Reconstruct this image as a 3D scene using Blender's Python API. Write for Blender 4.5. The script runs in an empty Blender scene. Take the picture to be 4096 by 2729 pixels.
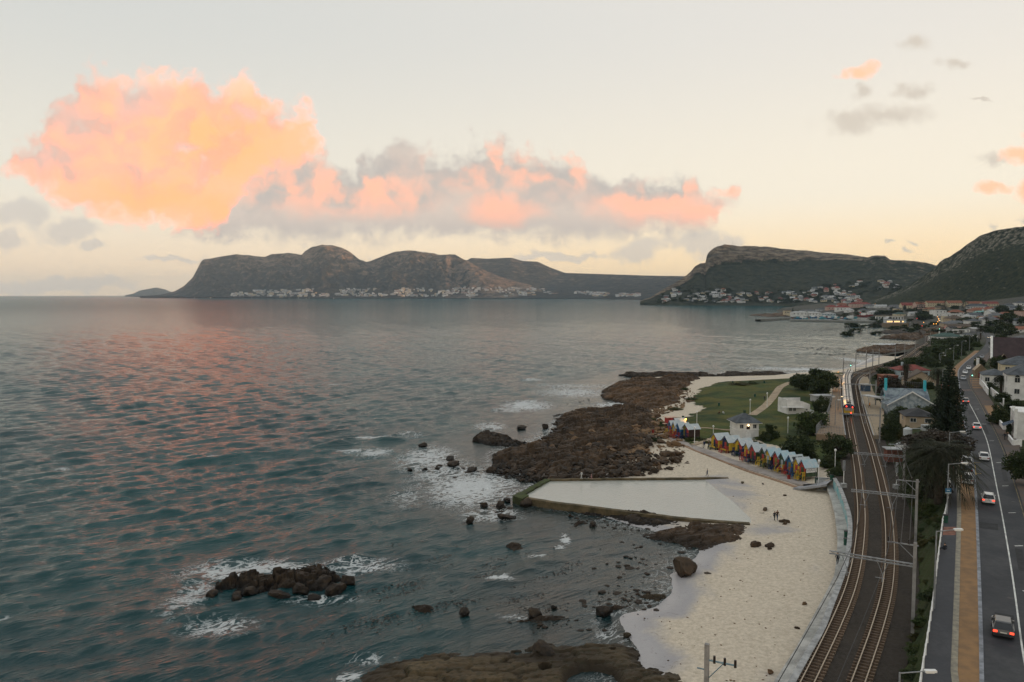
import bpy, bmesh, math, random
import numpy as np
from mathutils import Vector, Matrix
from mathutils.geometry import tessellate_polygon

SC = bpy.context.scene
COL = SC.collection
rnd = random.Random(7)
rs = np.random.RandomState(11)
R = math.radians

# ------------------------------------------------------------------ camera
CAM_Z = 40.0          # drone height above the sea, metres
FOC = 3100.0          # focal length in pixels of a 4096 wide frame
PITCH = math.atan(186.5 / FOC)
cam_d = bpy.data.cameras.new('camera')
cam = bpy.data.objects.new('camera', cam_d)
COL.objects.link(cam)
cam.location = (0, 0, CAM_Z)
cam.rotation_euler = (math.pi / 2 - PITCH, 0, 0)
cam_d.sensor_width = 36.0
cam_d.lens = 36.0 * FOC / 4096.0
cam_d.clip_start = 0.5
cam_d.clip_end = 90000
SC.camera = cam

# ------------------------------------------------------------------ look
SC.view_settings.view_transform = 'Standard'
SC.view_settings.look = 'None'
SC.view_settings.gamma = 1.0
SC.view_settings.exposure = 0.22
SC.view_settings.use_curve_mapping = False
SC.cycles.use_denoising = True
SC.cycles.use_adaptive_sampling = True
SC.cycles.adaptive_threshold = 0.025
SC.cycles.max_bounces = 6
SC.cycles.diffuse_bounces = 2
SC.cycles.glossy_bounces = 3
SC.cycles.transparent_max_bounces = 6
SC.cycles.volume_bounces = 0
SC.cycles.sample_clamp_indirect = 4.0

# ------------------------------------------------------------------ sun, low in the west (right, a little behind)
SUN_AZ = R(96)       # clockwise from +Y (the view direction)
SUN_EL = R(4.5)
sd = bpy.data.lights.new('sun', 'SUN')
sd.energy = 5.0
sd.angle = R(0.6)
sd.color = (1.0, 0.50, 0.22)
sun = bpy.data.objects.new('sun', sd)
COL.objects.link(sun)
sdir = Vector((math.sin(SUN_AZ) * math.cos(SUN_EL), math.cos(SUN_AZ) * math.cos(SUN_EL), math.sin(SUN_EL)))
sun.rotation_euler = sdir.to_track_quat('Z', 'Y').to_euler()

# ------------------------------------------------------------------ node helpers
class NT:
    def __init__(s, tree):
        s.t = tree
        s.n = tree.nodes
        s.l = tree.links

    def new(s, typ, **kw):
        n = s.n.new(typ)
        for k, v in kw.items():
            if k.startswith('i_'):
                key = k[2:]
                key = int(key) if key.isdigit() else key.replace('_', ' ')
                s.put(n.inputs[key], v)
            else:
                setattr(n, k, v)
        return n

    def put(s, sock, v):
        if isinstance(v, bpy.types.NodeSocket):
            s.l.new(v, sock)
        elif v is not None:
            sock.default_value = v

    def math(s, op, a, b=None, c=None, clamp=False):
        n = s.n.new('ShaderNodeMath')
        n.operation = op
        n.use_clamp = clamp
        for i, v in enumerate((a, b, c)):
            if v is not None:
                s.put(n.inputs[i], v)
        return n.outputs[0]

    def vmath(s, op, a, b=None, c=None):
        n = s.n.new('ShaderNodeVectorMath')
        n.operation = op
        for i, v in enumerate((a, b, c)):
            if v is not None:
                s.put(n.inputs[i], v)
        return n.outputs['Value'] if op in ('LENGTH', 'DOT_PRODUCT', 'DISTANCE') else n.outputs[0]

    def mix(s, f, a, b, blend='MIX'):
        n = s.n.new('ShaderNodeMix')
        n.data_type = 'RGBA'
        n.blend_type = blend
        n.clamp_factor = True
        s.put(n.inputs[0], f)
        s.put(n.inputs[6], a if isinstance(a, bpy.types.NodeSocket) else (*a[:3], 1))
        s.put(n.inputs[7], b if isinstance(b, bpy.types.NodeSocket) else (*b[:3], 1))
        return n.outputs[2]

    def noise(s, vec, scale, detail=3, rough=.55, dist=0.0, dim='3D'):
        n = s.n.new('ShaderNodeTexNoise')
        n.noise_dimensions = dim
        if vec is not None:
            s.l.new(vec, n.inputs['Vector'])
        s.put(n.inputs['Scale'], scale)
        n.inputs['Detail'].default_value = detail
        n.inputs['Roughness'].default_value = rough
        n.inputs['Distortion'].default_value = dist
        return n.outputs[0]

    def ramp(s, f, lo, hi, a=0.0, b=1.0, smooth=True):
        n = s.n.new('ShaderNodeMapRange')
        n.interpolation_type = 'SMOOTHSTEP' if smooth else 'LINEAR'
        n.clamp = True
        s.put(n.inputs[0], f)
        for i, v in enumerate((lo, hi, a, b)):
            s.put(n.inputs[i + 1], v)
        return n.outputs[0]

# ------------------------------------------------------------------ world: dusk sky with lit cloud banks
W = bpy.data.worlds.new('World')
SC.world = W
W.use_nodes = True
W.node_tree.nodes.clear()
nt = NT(W.node_tree)
tc = nt.new('ShaderNodeTexCoord')
DIR = tc.outputs['Generated']
sep = nt.new('ShaderNodeSeparateXYZ', i_0=DIR)
dx, dy, dz = sep.outputs
sky = nt.new('ShaderNodeTexSky')
sky.sky_type = 'NISHITA'
sky.sun_disc = False
sky.sun_elevation = SUN_EL
sky.sun_rotation = SUN_AZ
sky.altitude = 40
sky.air_density = 1.0
sky.dust_density = 2.0
sky.ozone_density = 1.0
nish = nt.mix(1.0, sky.outputs[0], (0.075, 0.075, 0.075), 'MULTIPLY')
el = nt.math('MAXIMUM', dz, 0.0)
# air near the horizon glows warm on the sunset (right) side, pale grey-blue higher up
side = nt.ramp(dx, -0.65, 0.6)
hor = nt.mix(side, (1.02, 0.78, 0.53), (1.25, 0.86, 0.40))
mid = nt.mix(side, (0.85, 0.79, 0.67), (0.97, 0.87, 0.70))
top = nt.mix(side, (0.63, 0.64, 0.615), (0.78, 0.745, 0.69))
zen = (0.60, 0.64, 0.67)
s1 = nt.mix(nt.ramp(el, 0.0, 0.13), hor, mid)
s2 = nt.mix(nt.ramp(el, 0.08, 0.34), s1, top)
s3 = nt.mix(nt.ramp(el, 0.34, 0.9), s2, zen)
base = nt.mix(0.08, s3, nish)
# gnomonic coordinates of the southern sky, in 1/3100 units
ysafe = nt.math('MAXIMUM', dy, 0.08)
A = nt.math('MULTIPLY_ADD', nt.math('DIVIDE', dx, ysafe), 3100.0, 2048.0)
B = nt.math('MULTIPLY_ADD', nt.math('DIVIDE', dz, ysafe), -3100.0, 1178.0)
comb = nt.new('ShaderNodeCombineXYZ', i_0=A, i_1=B)
AB = comb.outputs[0]
def vnoise(vec, scale, detail, rough=.55):
    n = nt.n.new('ShaderNodeTexNoise')
    nt.l.new(vec, n.inputs['Vector'])
    n.inputs['Scale'].default_value = scale
    n.inputs['Detail'].default_value = detail
    n.inputs['Roughness'].default_value = rough
    return n.outputs['Color']
w1 = nt.vmath('MULTIPLY', nt.vmath('SUBTRACT', vnoise(AB, 0.0055, 2), (0.5, 0.5, 0.5)), (170, 130, 0))
w2 = nt.vmath('MULTIPLY', nt.vmath('SUBTRACT', vnoise(AB, 0.022, 6, .60), (0.5, 0.5, 0.5)), (66, 52, 0))
WAB = nt.vmath('ADD', nt.vmath('ADD', AB, w1), w2)
def shift(vec, dx_, dy_): return nt.vmath('ADD', vec, (dx_, dy_, 0))
def lobes(lst, vec=None, k=.22):
    out = None
    for (cx, cy, rx, ry) in lst:
        q = nt.vmath('MULTIPLY_ADD', vec or WAB, (1 / rx, 1 / ry, 0), (-cx / rx, -cy / ry, 0))
        ln = nt.vmath('LENGTH', q)
        out = ln if out is None else nt.math('MINIMUM', out, ln)
    return out
def puff(vec, scale):
    v = nt.n.new('ShaderNodeTexVoronoi'); v.voronoi_dimensions = '2D'; v.feature = 'SMOOTH_F1'
    nt.l.new(vec, v.inputs['Vector']); v.inputs['Scale'].default_value = scale
    v.inputs['Smoothness'].default_value = .55; v.inputs['Detail'].default_value = 1.0
    return nt.math('SUBTRACT', .45, v.outputs['Distance'])
def curve(vec_x, pts):
    """outline height of a cloud bank against azimuth, both in sky units"""
    n = nt.n.new('ShaderNodeFloatCurve')
    cv = n.mapping.curves[0]
    n.mapping.use_clip = False
    while len(cv.points) > 2: cv.points.remove(cv.points[0])
    pts = [(x / 4096, y / 1200) for x, y in pts]
    cv.points[0].location = pts[0]; cv.points[1].location = pts[-1]
    for p in pts[1:-1]: cv.points.new(*p)
    for p in cv.points: p.handle_type = 'AUTO'
    n.mapping.update()
    nt.put(n.inputs['Value'], nt.math('MULTIPLY', vec_x, 1 / 4096))
    return nt.math('MULTIPLY', n.outputs[0], 1200.0)
BIG_T = [(0, 760), (40, 650), (100, 540), (190, 515), (290, 400), (330, 365), (360, 275), (420, 250), (480, 265), (560, 290), (640, 272), (740, 280), (830, 310), (880, 340), (920, 320), (990, 295), (1040, 315), (1070, 380), (1130, 430), (1230, 412), (1300, 430), (1330, 520), (1400, 700), (4096, 700)]
BIG_B = [(0, 600), (40, 670), (100, 715), (200, 790), (300, 860), (450, 900), (600, 910), (700, 930), (780, 935), (860, 915), (930, 850), (1000, 760), (1100, 690), (1200, 650), (1270, 590), (1310, 500), (1400, 400), (4096, 400)]
BANK_T = [(0, 1000), (600, 980), (760, 860), (850, 720), (930, 610), (1000, 560), (1100, 545), (1200, 570), (1270, 600), (1330, 645), (1400, 670), (1450, 640), (1530, 590), (1650, 572), (1720, 605), (1800, 592), (1890, 558), (1990, 562), (2060, 615), (2150, 602), (2250, 602), (2330, 635), (2400, 690), (2480, 685), (2560, 676), (2640, 705), (2720, 676), (2790, 668), (2830, 740), (2900, 738), (2960, 748), (3000, 830), (4096, 900)]
BANK_B = [(0, 800), (560, 880), (700, 940), (900, 968), (1100, 975), (1300, 980), (1500, 982), (1700, 965), (1900, 945), (2000, 955), (2150, 962), (2300, 980), (2450, 968), (2550, 940), (2700, 955), (2850, 925), (2900, 850), (2960, 800), (3000, 740), (4096, 700)]
GREYB = [(110, 860, 130, 75), (300, 925, 150, 60), (30, 960, 110, 45), (390, 992, 70, 26), (700, 1038, 190, 10), (2200, 1020, 300, 22), (2560, 990, 130, 62), (240, 1140, 420, 40), (2800, 975, 200, 62), (1600, 1030, 180, 18)]
RIGHTG = [(3390, 500, 160, 62), (3540, 485, 200, 58), (3630, 385, 90, 40), (3420, 385, 70, 52), (3620, 205, 110, 38), (3775, 265, 70, 34), (3960, 640, 90, 30), (3620, 968, 36, 13),
          (3540, 978, 17, 17), (3600, 1012, 38, 13), (3952, 912, 40, 12), (4090, 892, 60, 26), (3890, 410, 60, 9)]
RIGHTO = [(3395, 305, 100, 44), (4070, 620, 110, 44), (4180, 560, 120, 60), (3935, 755, 90, 38), (4110, 770, 90, 55), (4250, 760, 160, 80)]
LITP = [(1120, 620, 130, 70), (1430, 770, 230, 90), (1900, 650, 150, 95), (2190, 655, 190, 95), (2010, 835, 120, 50), (2690, 725, 130, 65), (2610, 820, 200, 65), (2810, 865, 150, 42), (1180, 730, 170, 80), (2920, 765, 60, 24)]
SHADE = [(480, 925, 190, 34), (290, 850, 120, 40), (1010, 470, 70, 36), (300, 490, 110, 110), (210, 640, 120, 70), (560, 410, 110, 90), (760, 590, 55, 24), (740, 960, 260, 42)]
GLOW = [(640, 800, 290, 90), (900, 570, 270, 150), (880, 850, 150, 90)]
PALE = [(640, 320, 260, 60), (960, 360, 150, 60)]
fb = nt.noise(AB, 0.016, 6, 0.62)
fb2 = nt.noise(AB, 0.0042, 3, 0.55)
fine = nt.math('SUBTRACT', fb, .5)
def xy(vec):
    q = nt.new('ShaderNodeSeparateXYZ', i_0=vec)
    return q.outputs[0], q.outputs[1]
def body(T, Bo, vec, pa, pb, sc, flat):
    """rounded heaps: how deep a sight line is inside the cloud"""
    x, y = xy(vec)
    up = nt.math('MULTIPLY', nt.math('SUBTRACT', y, curve(x, T)), 1 / sc)
    dn = nt.math('MULTIPLY', nt.math('SUBTRACT', curve(x, Bo), y), 1.1 / sc)
    pf = nt.math('ADD', nt.math('MULTIPLY', puff(vec, 0.0058), pa), nt.math('MULTIPLY', puff(vec, 0.016), pb))
    up = nt.math('ADD', nt.math('MINIMUM', up, 1.0), pf)      # heaped above, flatter below
    return nt.math('SMOOTH_MIN', up, nt.math('ADD', nt.math('MINIMUM', dn, 1.6), nt.math('MULTIPLY', pf, flat)), .25)
def dens(lst, soft=0.30, amp=0.75):
    f = nt.math('ADD', nt.math('SUBTRACT', 1.0, lobes(lst)), nt.math('MULTIPLY', fine, amp))
    return nt.ramp(f, -0.04, soft)
def soft(lst, lo=1.5, hi=.1):
    return nt.ramp(nt.math('ADD', lobes(lst, WAB), nt.math('MULTIPLY', fine, .5)), lo, hi)
SH = shift(WAB, 78, 48)     # a step towards the low sun
fbig, fbig2 = body(BIG_T, BIG_B, WAB, .75, .30, 130, .6), body(BIG_T, BIG_B, SH, .75, .30, 130, .6)
fbank, fbank2 = body(BANK_T, BANK_B, WAB, .70, .30, 130, .25), body(BANK_T, BANK_B, SH, .70, .30, 130, .25)
lit1 = nt.ramp(nt.math('SUBTRACT', fbig, fbig2), -.50, .42)
lit2 = nt.ramp(nt.math('SUBTRACT', fbank, fbank2), -.70, .55)
dbig = nt.ramp(nt.math('ADD', fbig, nt.math('MULTIPLY', fine, 1.1)), -.20, .62)
dbank = nt.ramp(nt.math('ADD', fbank, nt.math('MULTIPLY', fine, 1.1)), -.25, .55)
grey_c = nt.mix(lit2, (0.49, 0.445, 0.41), (0.66, 0.555, 0.475))
big_c = nt.mix(lit1, (0.84, 0.475, 0.36), (1.65, 0.565, 0.32))
big_c = nt.mix(nt.math('MULTIPLY', soft(GLOW), .70), big_c, nt.mix(lit1, (1.20, 0.46, 0.25), (2.10, 0.53, 0.20)))
big_c = nt.mix(nt.math('MULTIPLY', soft(PALE), .8), big_c, (1.25, 0.66, 0.46))
big_c = nt.mix(nt.math('MULTIPLY', soft(SHADE, 1.35, .1), .68), big_c, (0.60, 0.50, 0.445))
warm = nt.math('MULTIPLY', soft(LITP, 1.9, .4), nt.ramp(lit2, .0, .75))
bank_c = nt.mix(nt.math('MULTIPLY', warm, .85), grey_c, nt.mix(lit2, (0.76, 0.48, 0.375), (1.18, 0.535, 0.345)))
bank_c = nt.mix(nt.ramp(B, 830, 970, 0, .82), bank_c, (0.46, 0.42, 0.39))
def over(c, d, k, col):
    return nt.mix(nt.math('MULTIPLY', d, k), c, col)
cl = over(base, dens(GREYB, .55, .95), .66, (0.56, 0.52, 0.48))
cl = over(cl, dbank, .97, bank_c)
cl = over(cl, dbig, .99, big_c)
cr = over(base, dens(RIGHTG, .85, .95), .80, (0.60, 0.53, 0.445))
cr = over(cr, dens(RIGHTO, .70, .90), .85, (1.3, 0.57, 0.33))
# clouds stand only in the southern sky low enough to be seen; elsewhere the sky is clear
bgs = [nt.new('ShaderNodeBackground', i_Color=q, i_Strength=1.0).outputs[0] for q in (base, cl, cr)]
m1 = nt.new('ShaderNodeMixShader'); nt.put(m1.inputs[0], nt.math('GREATER_THAN', A, 3110.0)); nt.l.new(bgs[1], m1.inputs[1]); nt.l.new(bgs[2], m1.inputs[2])
gate = nt.math('MULTIPLY', nt.math('MULTIPLY', nt.math('GREATER_THAN', dy, .42), nt.math('GREATER_THAN', B, 60.0)), nt.math('LESS_THAN', B, 1300.0))
bg = nt.new('ShaderNodeMixShader'); nt.put(bg.inputs[0], gate); nt.l.new(bgs[0], bg.inputs[1]); nt.l.new(m1.outputs[0], bg.inputs[2])
out = nt.new('ShaderNodeOutputWorld')
nt.l.new(bg.outputs[0], out.inputs[0])
W.cycles.sampling_method = 'MANUAL'
W.cycles.sample_map_resolution = 512
# ------------------------------------------------------------------ geometry helpers
cp, sp = math.cos(PITCH), math.sin(PITCH)
def ray(px, py):
    u = (px - 2048.0) / FOC
    v = (py - 1364.5) / FOC
    return (u, cp - v * sp, -sp - v * cp)
def P(px, py, z=0.0):
    """where a sight line through the photograph meets height z"""
    u, f, d = ray(px, py)
    t = (z - CAM_Z) / d
    return Vector((u * t, f * t, z))
def PD(px, py, dist):
    """point on a sight line at forward distance dist"""
    u, f, d = ray(px, py)
    t = dist / f
    return Vector((u * t, dist, CAM_Z + d * t))
def PL(pts, z):
    return np.array([P(a, b, z)[:2] for a, b in pts])

def new_obj(name, me, parent=None, loc=None):
    o = bpy.data.objects.new(name, me)
    COL.objects.link(o)
    if parent is not None:
        o.parent = parent
    if loc is not None:
        o.location = loc
    return o
def tag(o, label=None, cat=None, group=None, kind=None):
    if label: o['label'] = label
    if cat: o['category'] = cat
    if group: o['group'] = group
    if kind: o['kind'] = kind
    return o
def thing(name, label, cat, loc, rz=0.0, group=None, scale=None):
    o = bpy.data.objects.new(name, None)
    COL.objects.link(o)
    o.empty_display_size = 0.3
    o.location = loc
    o.rotation_euler = (0, 0, rz)
    if scale: o.scale = (scale, scale, scale) if not isinstance(scale, (tuple, list)) else scale
    return tag(o, label, cat, group)
def copy_tree(o, parent=None):
    c = o.copy()
    COL.objects.link(c)
    c.parent = parent
    for ch in o.children:
        if ch.name in KIDS_SKIP: continue
        copy_tree(ch, c)
    return c
KIDS_SKIP = set()

class MB:
    """collects faces, then links them as one mesh object"""
    def __init__(s):
        s.v = []; s.f = []; s.m = []; s.sm = []
    def add(s, vs, fs, m=0, smooth=False):
        b = len(s.v)
        s.v += [tuple(p) for p in vs]
        for f in fs:
            s.f.append(tuple(i + b for i in f)); s.m.append(m); s.sm.append(smooth)
        return s
    def box(s, x0, x1, y0, y1, z0, z1, m=0, rz=0.0, tilt=None):
        vs = [(x, y, z) for z in (z0, z1) for x, y in ((x0, y0), (x1, y0), (x1, y1), (x0, y1))]
        if rz:
            cx, cy = (x0 + x1) / 2, (y0 + y1) / 2
            c, q = math.cos(rz), math.sin(rz)
            vs = [(cx + (x - cx) * c - (y - cy) * q, cy + (x - cx) * q + (y - cy) * c, z) for x, y, z in vs]
        return s.add(vs, [(3, 2, 1, 0), (4, 5, 6, 7), (0, 1, 5, 4), (1, 2, 6, 5), (2, 3, 7, 6), (3, 0, 4, 7)], m)
    def cyl(s, p0, p1, r0, r1=None, n=8, m=0, caps=True, smooth=True):
        r1 = r0 if r1 is None else r1
        p0, p1 = Vector(p0), Vector(p1)
        d = (p1 - p0)
        if d.length < 1e-6: return s
        q = d.to_track_quat('Z', 'Y')
        vs = []
        for p, r in ((p0, r0), (p1, r1)):
            for i in range(n):
                a = 2 * math.pi * i / n
                vs.append(p + q @ Vector((r * math.cos(a), r * math.sin(a), 0)))
        s.add(vs, [(i, (i + 1) % n, n + (i + 1) % n, n + i) for i in range(n)], m, smooth)
        if caps:
            s.add(vs[:n], [tuple(range(n - 1, -1, -1))], m)
            s.add(vs[n:], [tuple(range(n))], m)
        return s
    def tube(s, pts, r, n=5, m=0):
        for a, b in zip(pts[:-1], pts[1:]):
            s.cyl(a, b, r, r, n, m, caps=False)
        return s
    def prism(s, prof, a0, a1, axis='y', m=0):
        """extrude a profile of (u, z) points along an axis"""
        n = len(prof)
        def pt(u, z, a):
            return (u, a, z) if axis == 'y' else (a, u, z)
        vs = [pt(u, z, a0) for u, z in prof] + [pt(u, z, a1) for u, z in prof]
        fs = [(i, (i + 1) % n, n + (i + 1) % n, n + i) for i in range(n)]
        fs += [tuple(range(n - 1, -1, -1)), tuple(range(n, 2 * n))]
        return s.add(vs, fs, m)
    def poly(s, pts, z0, z1, m=0):
        n = len(pts)
        vs = [(x, y, z0) for x, y in pts] + [(x, y, z1) for x, y in pts]
        fs = [(i, (i + 1) % n, n + (i + 1) % n, n + i) for i in range(n)]
        tri = tessellate_polygon([[Vector((x, y, 0)) for x, y in pts]])
        fs += [tuple(n + i for i in t) for t in tri]
        return s.add(vs, fs, m)
    def ball(s, c, r, m=0, seg=8, ring=6, sq=(1, 1, 1)):
        vs = []; fs = []
        for i in range(ring + 1):
            th = math.pi * i / ring
            for j in range(seg):
                a = 2 * math.pi * j / seg
                vs.append((c[0] + r * sq[0] * math.sin(th) * math.cos(a), c[1] + r * sq[1] * math.sin(th) * math.sin(a), c[2] + r * sq[2] * math.cos(th)))
        for i in range(ring):
            for j in range(seg):
                fs.append((i * seg + j, (i + 1) * seg + j, (i + 1) * seg + (j + 1) % seg, i * seg + (j + 1) % seg))
        return s.add(vs, fs, m, True)
    def hip(s, x0, x1, y0, y1, z, h, over=.4, m=0, ridge=None):
        """hipped roof over a rectangle; the ridge runs along the longer side"""
        x0 -= over; x1 += over; y0 -= over; y1 += over
        w, d = x1 - x0, y1 - y0
        cx, cy = (x0 + x1) / 2, (y0 + y1) / 2
        k = min(w, d) / 2 * (0.9 if ridge is None else ridge)
        if w >= d:
            r = [(x0 + k, cy, z + h), (x1 - k, cy, z + h)]
        else:
            r = [(cx, y0 + k, z + h), (cx, y1 - k, z + h)]
        t = .15
        lo = [(x0, y0, z - t), (x1, y0, z - t), (x1, y1, z - t), (x0, y1, z - t)]
        vs = [(x0, y0, z), (x1, y0, z), (x1, y1, z), (x0, y1, z)] + r + lo
        if w >= d:
            fs = [(0, 1, 5, 4), (1, 2, 5), (2, 3, 4, 5), (3, 0, 4)]
        else:
            fs = [(0, 1, 4), (1, 2, 5, 4), (2, 3, 5), (3, 0, 4, 5)]
        fs += [(9, 8, 7, 6), (6, 7, 1, 0), (7, 8, 2, 1), (8, 9, 3, 2), (9, 6, 0, 3)]
        return s.add(vs, fs, m)
    def gable(s, x0, x1, y0, y1, z, h, over=.35, axis='x', m=0, t=.14):
        """two roof slabs; the ridge runs along axis"""
        if axis == 'x':
            a0, a1, b0, b1 = x0 - over, x1 + over, y0, y1
        else:
            a0, a1, b0, b1 = y0 - over, y1 + over, x0, x1
        mid = (b0 + b1) / 2
        sl = h / (mid - b0)
        e = over
        prof = [(b0 - e, z - e * sl), (mid, z + h), (b1 + e, z - e * sl), (b1 + e, z - e * sl + t), (mid, z + h + t * 1.2), (b0 - e, z - e * sl + t)]
        n = 6
        vs = []
        for a in (a0, a1):
            for u, q in prof:
                vs.append((a, u, q) if axis == 'x' else (u, a, q))
        fs = [(i, (i + 1) % n, n + (i + 1) % n, n + i) for i in range(n)]
        fs += [(0, 1, 4, 5), (1, 2, 3, 4), (n + 5, n + 4, n + 1, n), (n + 4, n + 3, n + 2, n + 1)]
        return s.add(vs, fs, m)
    def mesh(s, name, mats):
        me = bpy.data.meshes.new(name)
        me.from_pydata(s.v, [], s.f)
        for m in (mats if isinstance(mats, (list, tuple)) else [mats]):
            me.materials.append(m)
        me.polygons.foreach_set('material_index', s.m)
        me.polygons.foreach_set('use_smooth', s.sm)
        me.update()
        return me
    def build(s, name, mats, parent=None, loc=None):
        return new_obj(name, s.mesh(name, mats), parent, loc)

def np_mesh(name, verts, quads, mats, smooth=True, mi=None):
    """fast mesh from numpy arrays (faces: n x 3 or n x 4)"""
    me = bpy.data.meshes.new(name)
    nf, k = quads.shape
    me.vertices.add(len(verts))
    me.vertices.foreach_set('co', np.asarray(verts, dtype=np.float32).ravel())
    me.loops.add(nf * k)
    me.loops.foreach_set('vertex_index', quads.astype(np.int32).ravel())
    me.polygons.add(nf)
    me.polygons.foreach_set('loop_start', np.arange(0, nf * k, k, dtype=np.int32))
    if mi is not None:
        me.polygons.foreach_set('material_index', np.asarray(mi, dtype=np.int32))
    me.polygons.foreach_set('use_smooth', np.full(nf, smooth))
    for m in (mats if isinstance(mats, (list, tuple)) else [mats]):
        me.materials.append(m)
    me.update(calc_edges=True)
    me.validate()
    return me
def attr(me, name, vals):
    a = me.attributes.new(name, 'FLOAT', 'POINT')
    a.data.foreach_set('value', np.asarray(vals, dtype=np.float32))

# value noise on the plane, for terrain
_perm = rs.rand(256, 256)
def vnoise2(x, y):
    xi = np.floor(x).astype(int); yi = np.floor(y).astype(int)
    fx = x - xi; fy = y - yi
    fx = fx * fx * (3 - 2 * fx); fy = fy * fy * (3 - 2 * fy)
    g = lambda a, b: _perm[a % 256, b % 256]
    return (g(xi, yi) * (1 - fx) + g(xi + 1, yi) * fx) * (1 - fy) + (g(xi, yi + 1) * (1 - fx) + g(xi + 1, yi + 1) * fx) * fy
def fbm2(x, y, oct=4):
    s = 0; a = .5; t = 0
    for i in range(oct):
        s = s + a * vnoise2(x * 2 ** i + 17.3 * i, y * 2 ** i + 5.1 * i); t += a; a *= .5
    return s / t
def sstep(a, b, x):
    t = np.clip((x - a) / (b - a), 0, 1)
    return t * t * (3 - 2 * t)
def in_poly(poly, x, y):
    poly = np.asarray(poly); n = len(poly)
    r = np.zeros(np.shape(x), bool)
    j = n - 1
    for i in range(n):
        xi, yi = poly[i]; xj, yj = poly[j]
        c = ((yi > y) != (yj > y)) & (x < (xj - xi) * (y - yi) / (yj - yi + 1e-12) + xi)
        r ^= c
        j = i
    return r
def dist_line(pl, x, y, closed=False):
    pl = np.asarray(pl)
    d = np.full(np.shape(x), 1e9)
    n = len(pl)
    for i in range(n if closed else n - 1):
        a = pl[i]; b = pl[(i + 1) % n]
        e = b - a
        L = (e ** 2).sum() + 1e-9
        t = np.clip(((x - a[0]) * e[0] + (y - a[1]) * e[1]) / L, 0, 1)
        d = np.minimum(d, np.hypot(x - a[0] - t * e[0], y - a[1] - t * e[1]))
    return d

# ------------------------------------------------------------------ materials
MATS = {}
def mk(name, col, rough=.8, var=.18, scale=2.0, col2=None, bump=0.0, bscale=None, metal=0.0, spec=.3, emit=None, estr=1.0, coat=0.0, detail=4):
    """procedural surface: base colour broken up by noise, optional relief"""
    if name in MATS: return MATS[name]
    m = bpy.data.materials.new(name)
    m.use_nodes = True
    t = NT(m.node_tree)
    b = t.n['Principled BSDF']
    tc = t.new('ShaderNodeTexCoord')
    co = tc.outputs['Object']
    f = t.noise(co, scale, detail, .6)
    c2 = col2 if col2 else tuple(max(0, c * (1 - 2 * var)) for c in col)
    c1 = col if col2 else tuple(min(1, c * (1 + var)) for c in col)
    cc = t.mix(t.ramp(f, .3, .7), c2, c1)
    t.put(b.inputs['Base Color'], cc)
    b.inputs['Roughness'].default_value = rough
    b.inputs['Metallic'].default_value = metal
    b.inputs['Specular IOR Level'].default_value = spec
    if coat: b.inputs['Coat Weight'].default_value = coat
    if emit:
        b.inputs['Emission Color'].default_value = (*emit, 1)
        b.inputs['Emission Strength'].default_value = estr
    if bump:
        bn = t.new('ShaderNodeBump', i_Strength=1.0, i_Distance=bump)
        t.put(bn.inputs['Height'], t.noise(co, bscale or scale * 3, 4, .6))
        t.l.new(bn.outputs[0], b.inputs['Normal'])
    MATS[name] = m
    return m
# ------------------------------------------------------------------ lines of the coast, railway and road (real metres)
ZR, ZROAD = 4.5, 8.0
def smooth(pl, it=2):
    pl = np.asarray(pl, float)
    for _ in range(it):
        q = [pl[0]]
        for a, b in zip(pl[:-1], pl[1:]):
            q += [a * .75 + b * .25, a * .25 + b * .75]
        q.append(pl[-1])
        pl = np.array(q)
    return pl
def resample(pl, step):
    pl = np.asarray(pl, float)
    s = np.r_[0, np.cumsum(np.hypot(*np.diff(pl, axis=0).T))]
    n = max(2, int(s[-1] / step))
    t = np.linspace(0, s[-1], n + 1)
    return np.c_[np.interp(t, s, pl[:, 0]), np.interp(t, s, pl[:, 1])]
def tangents(pl):
    d = np.gradient(pl, axis=0)
    return d / (np.hypot(d[:, 0], d[:, 1])[:, None] + 1e-9)
def offset(pl, k):
    """shift a line to its right-hand side by k metres"""
    t = tangents(pl)
    return pl + np.c_[t[:, 1], -t[:, 0]] * k
def back(pl, d=30):
    e = pl[0] - pl[1]
    return np.vstack([pl[0] + e / np.hypot(*e) * d, pl])
def fx(pl):
    pl = np.asarray(pl)
    o = np.argsort(pl[:, 1])
    ys, xs = pl[o, 1], pl[o, 0]
    return lambda y: np.interp(y, ys, xs)

FARRAIL = [(3715, 1368), (3712, 1350), (3700, 1330), (3680, 1310), (3665, 1293), (3655, 1280), (3640, 1266)]
TL = back(PL([(3236, 2729), (3305, 2589), (3345, 2504), (3395, 2384), (3417, 2307), (3432, 2231), (3442, 2145), (3447, 2060), (3440, 1977), (3431, 1891), (3421, 1827), (3413, 1772), (3403, 1725), (3397, 1690), (3391, 1650), (3387, 1600), (3384, 1560), (3386, 1535), (3398, 1515), (3420, 1500), (3450, 1488), (3490, 1474), (3540, 1460), (3580, 1448), (3620, 1432), (3650, 1412), (3672, 1394), (3700, 1381)] + FARRAIL, ZR))
TL = resample(smooth(TL, 2), 1.0)
TR = offset(TL, 3.9)
TR = resample(smooth(TR[::4], 2), 1.0)
WT = back(PL([(3155, 2729), (3232, 2593), (3283, 2508), (3309, 2435), (3339, 2359), (3365, 2290), (3382, 2231), (3393, 2145), (3395, 2070), (3373, 1998), (3352, 1943), (3333, 1913)], 4.7))
WT = resample(smooth(WT, 2), 1.0)
WALL_END = WT[-1, 1]
far_left = offset(TL, -3.0)
far_left = far_left[far_left[:, 1] > WALL_END + 6]
xl = fx(np.vstack([WT, far_left]))
xb = fx(offset(TR, 3.4))
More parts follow.
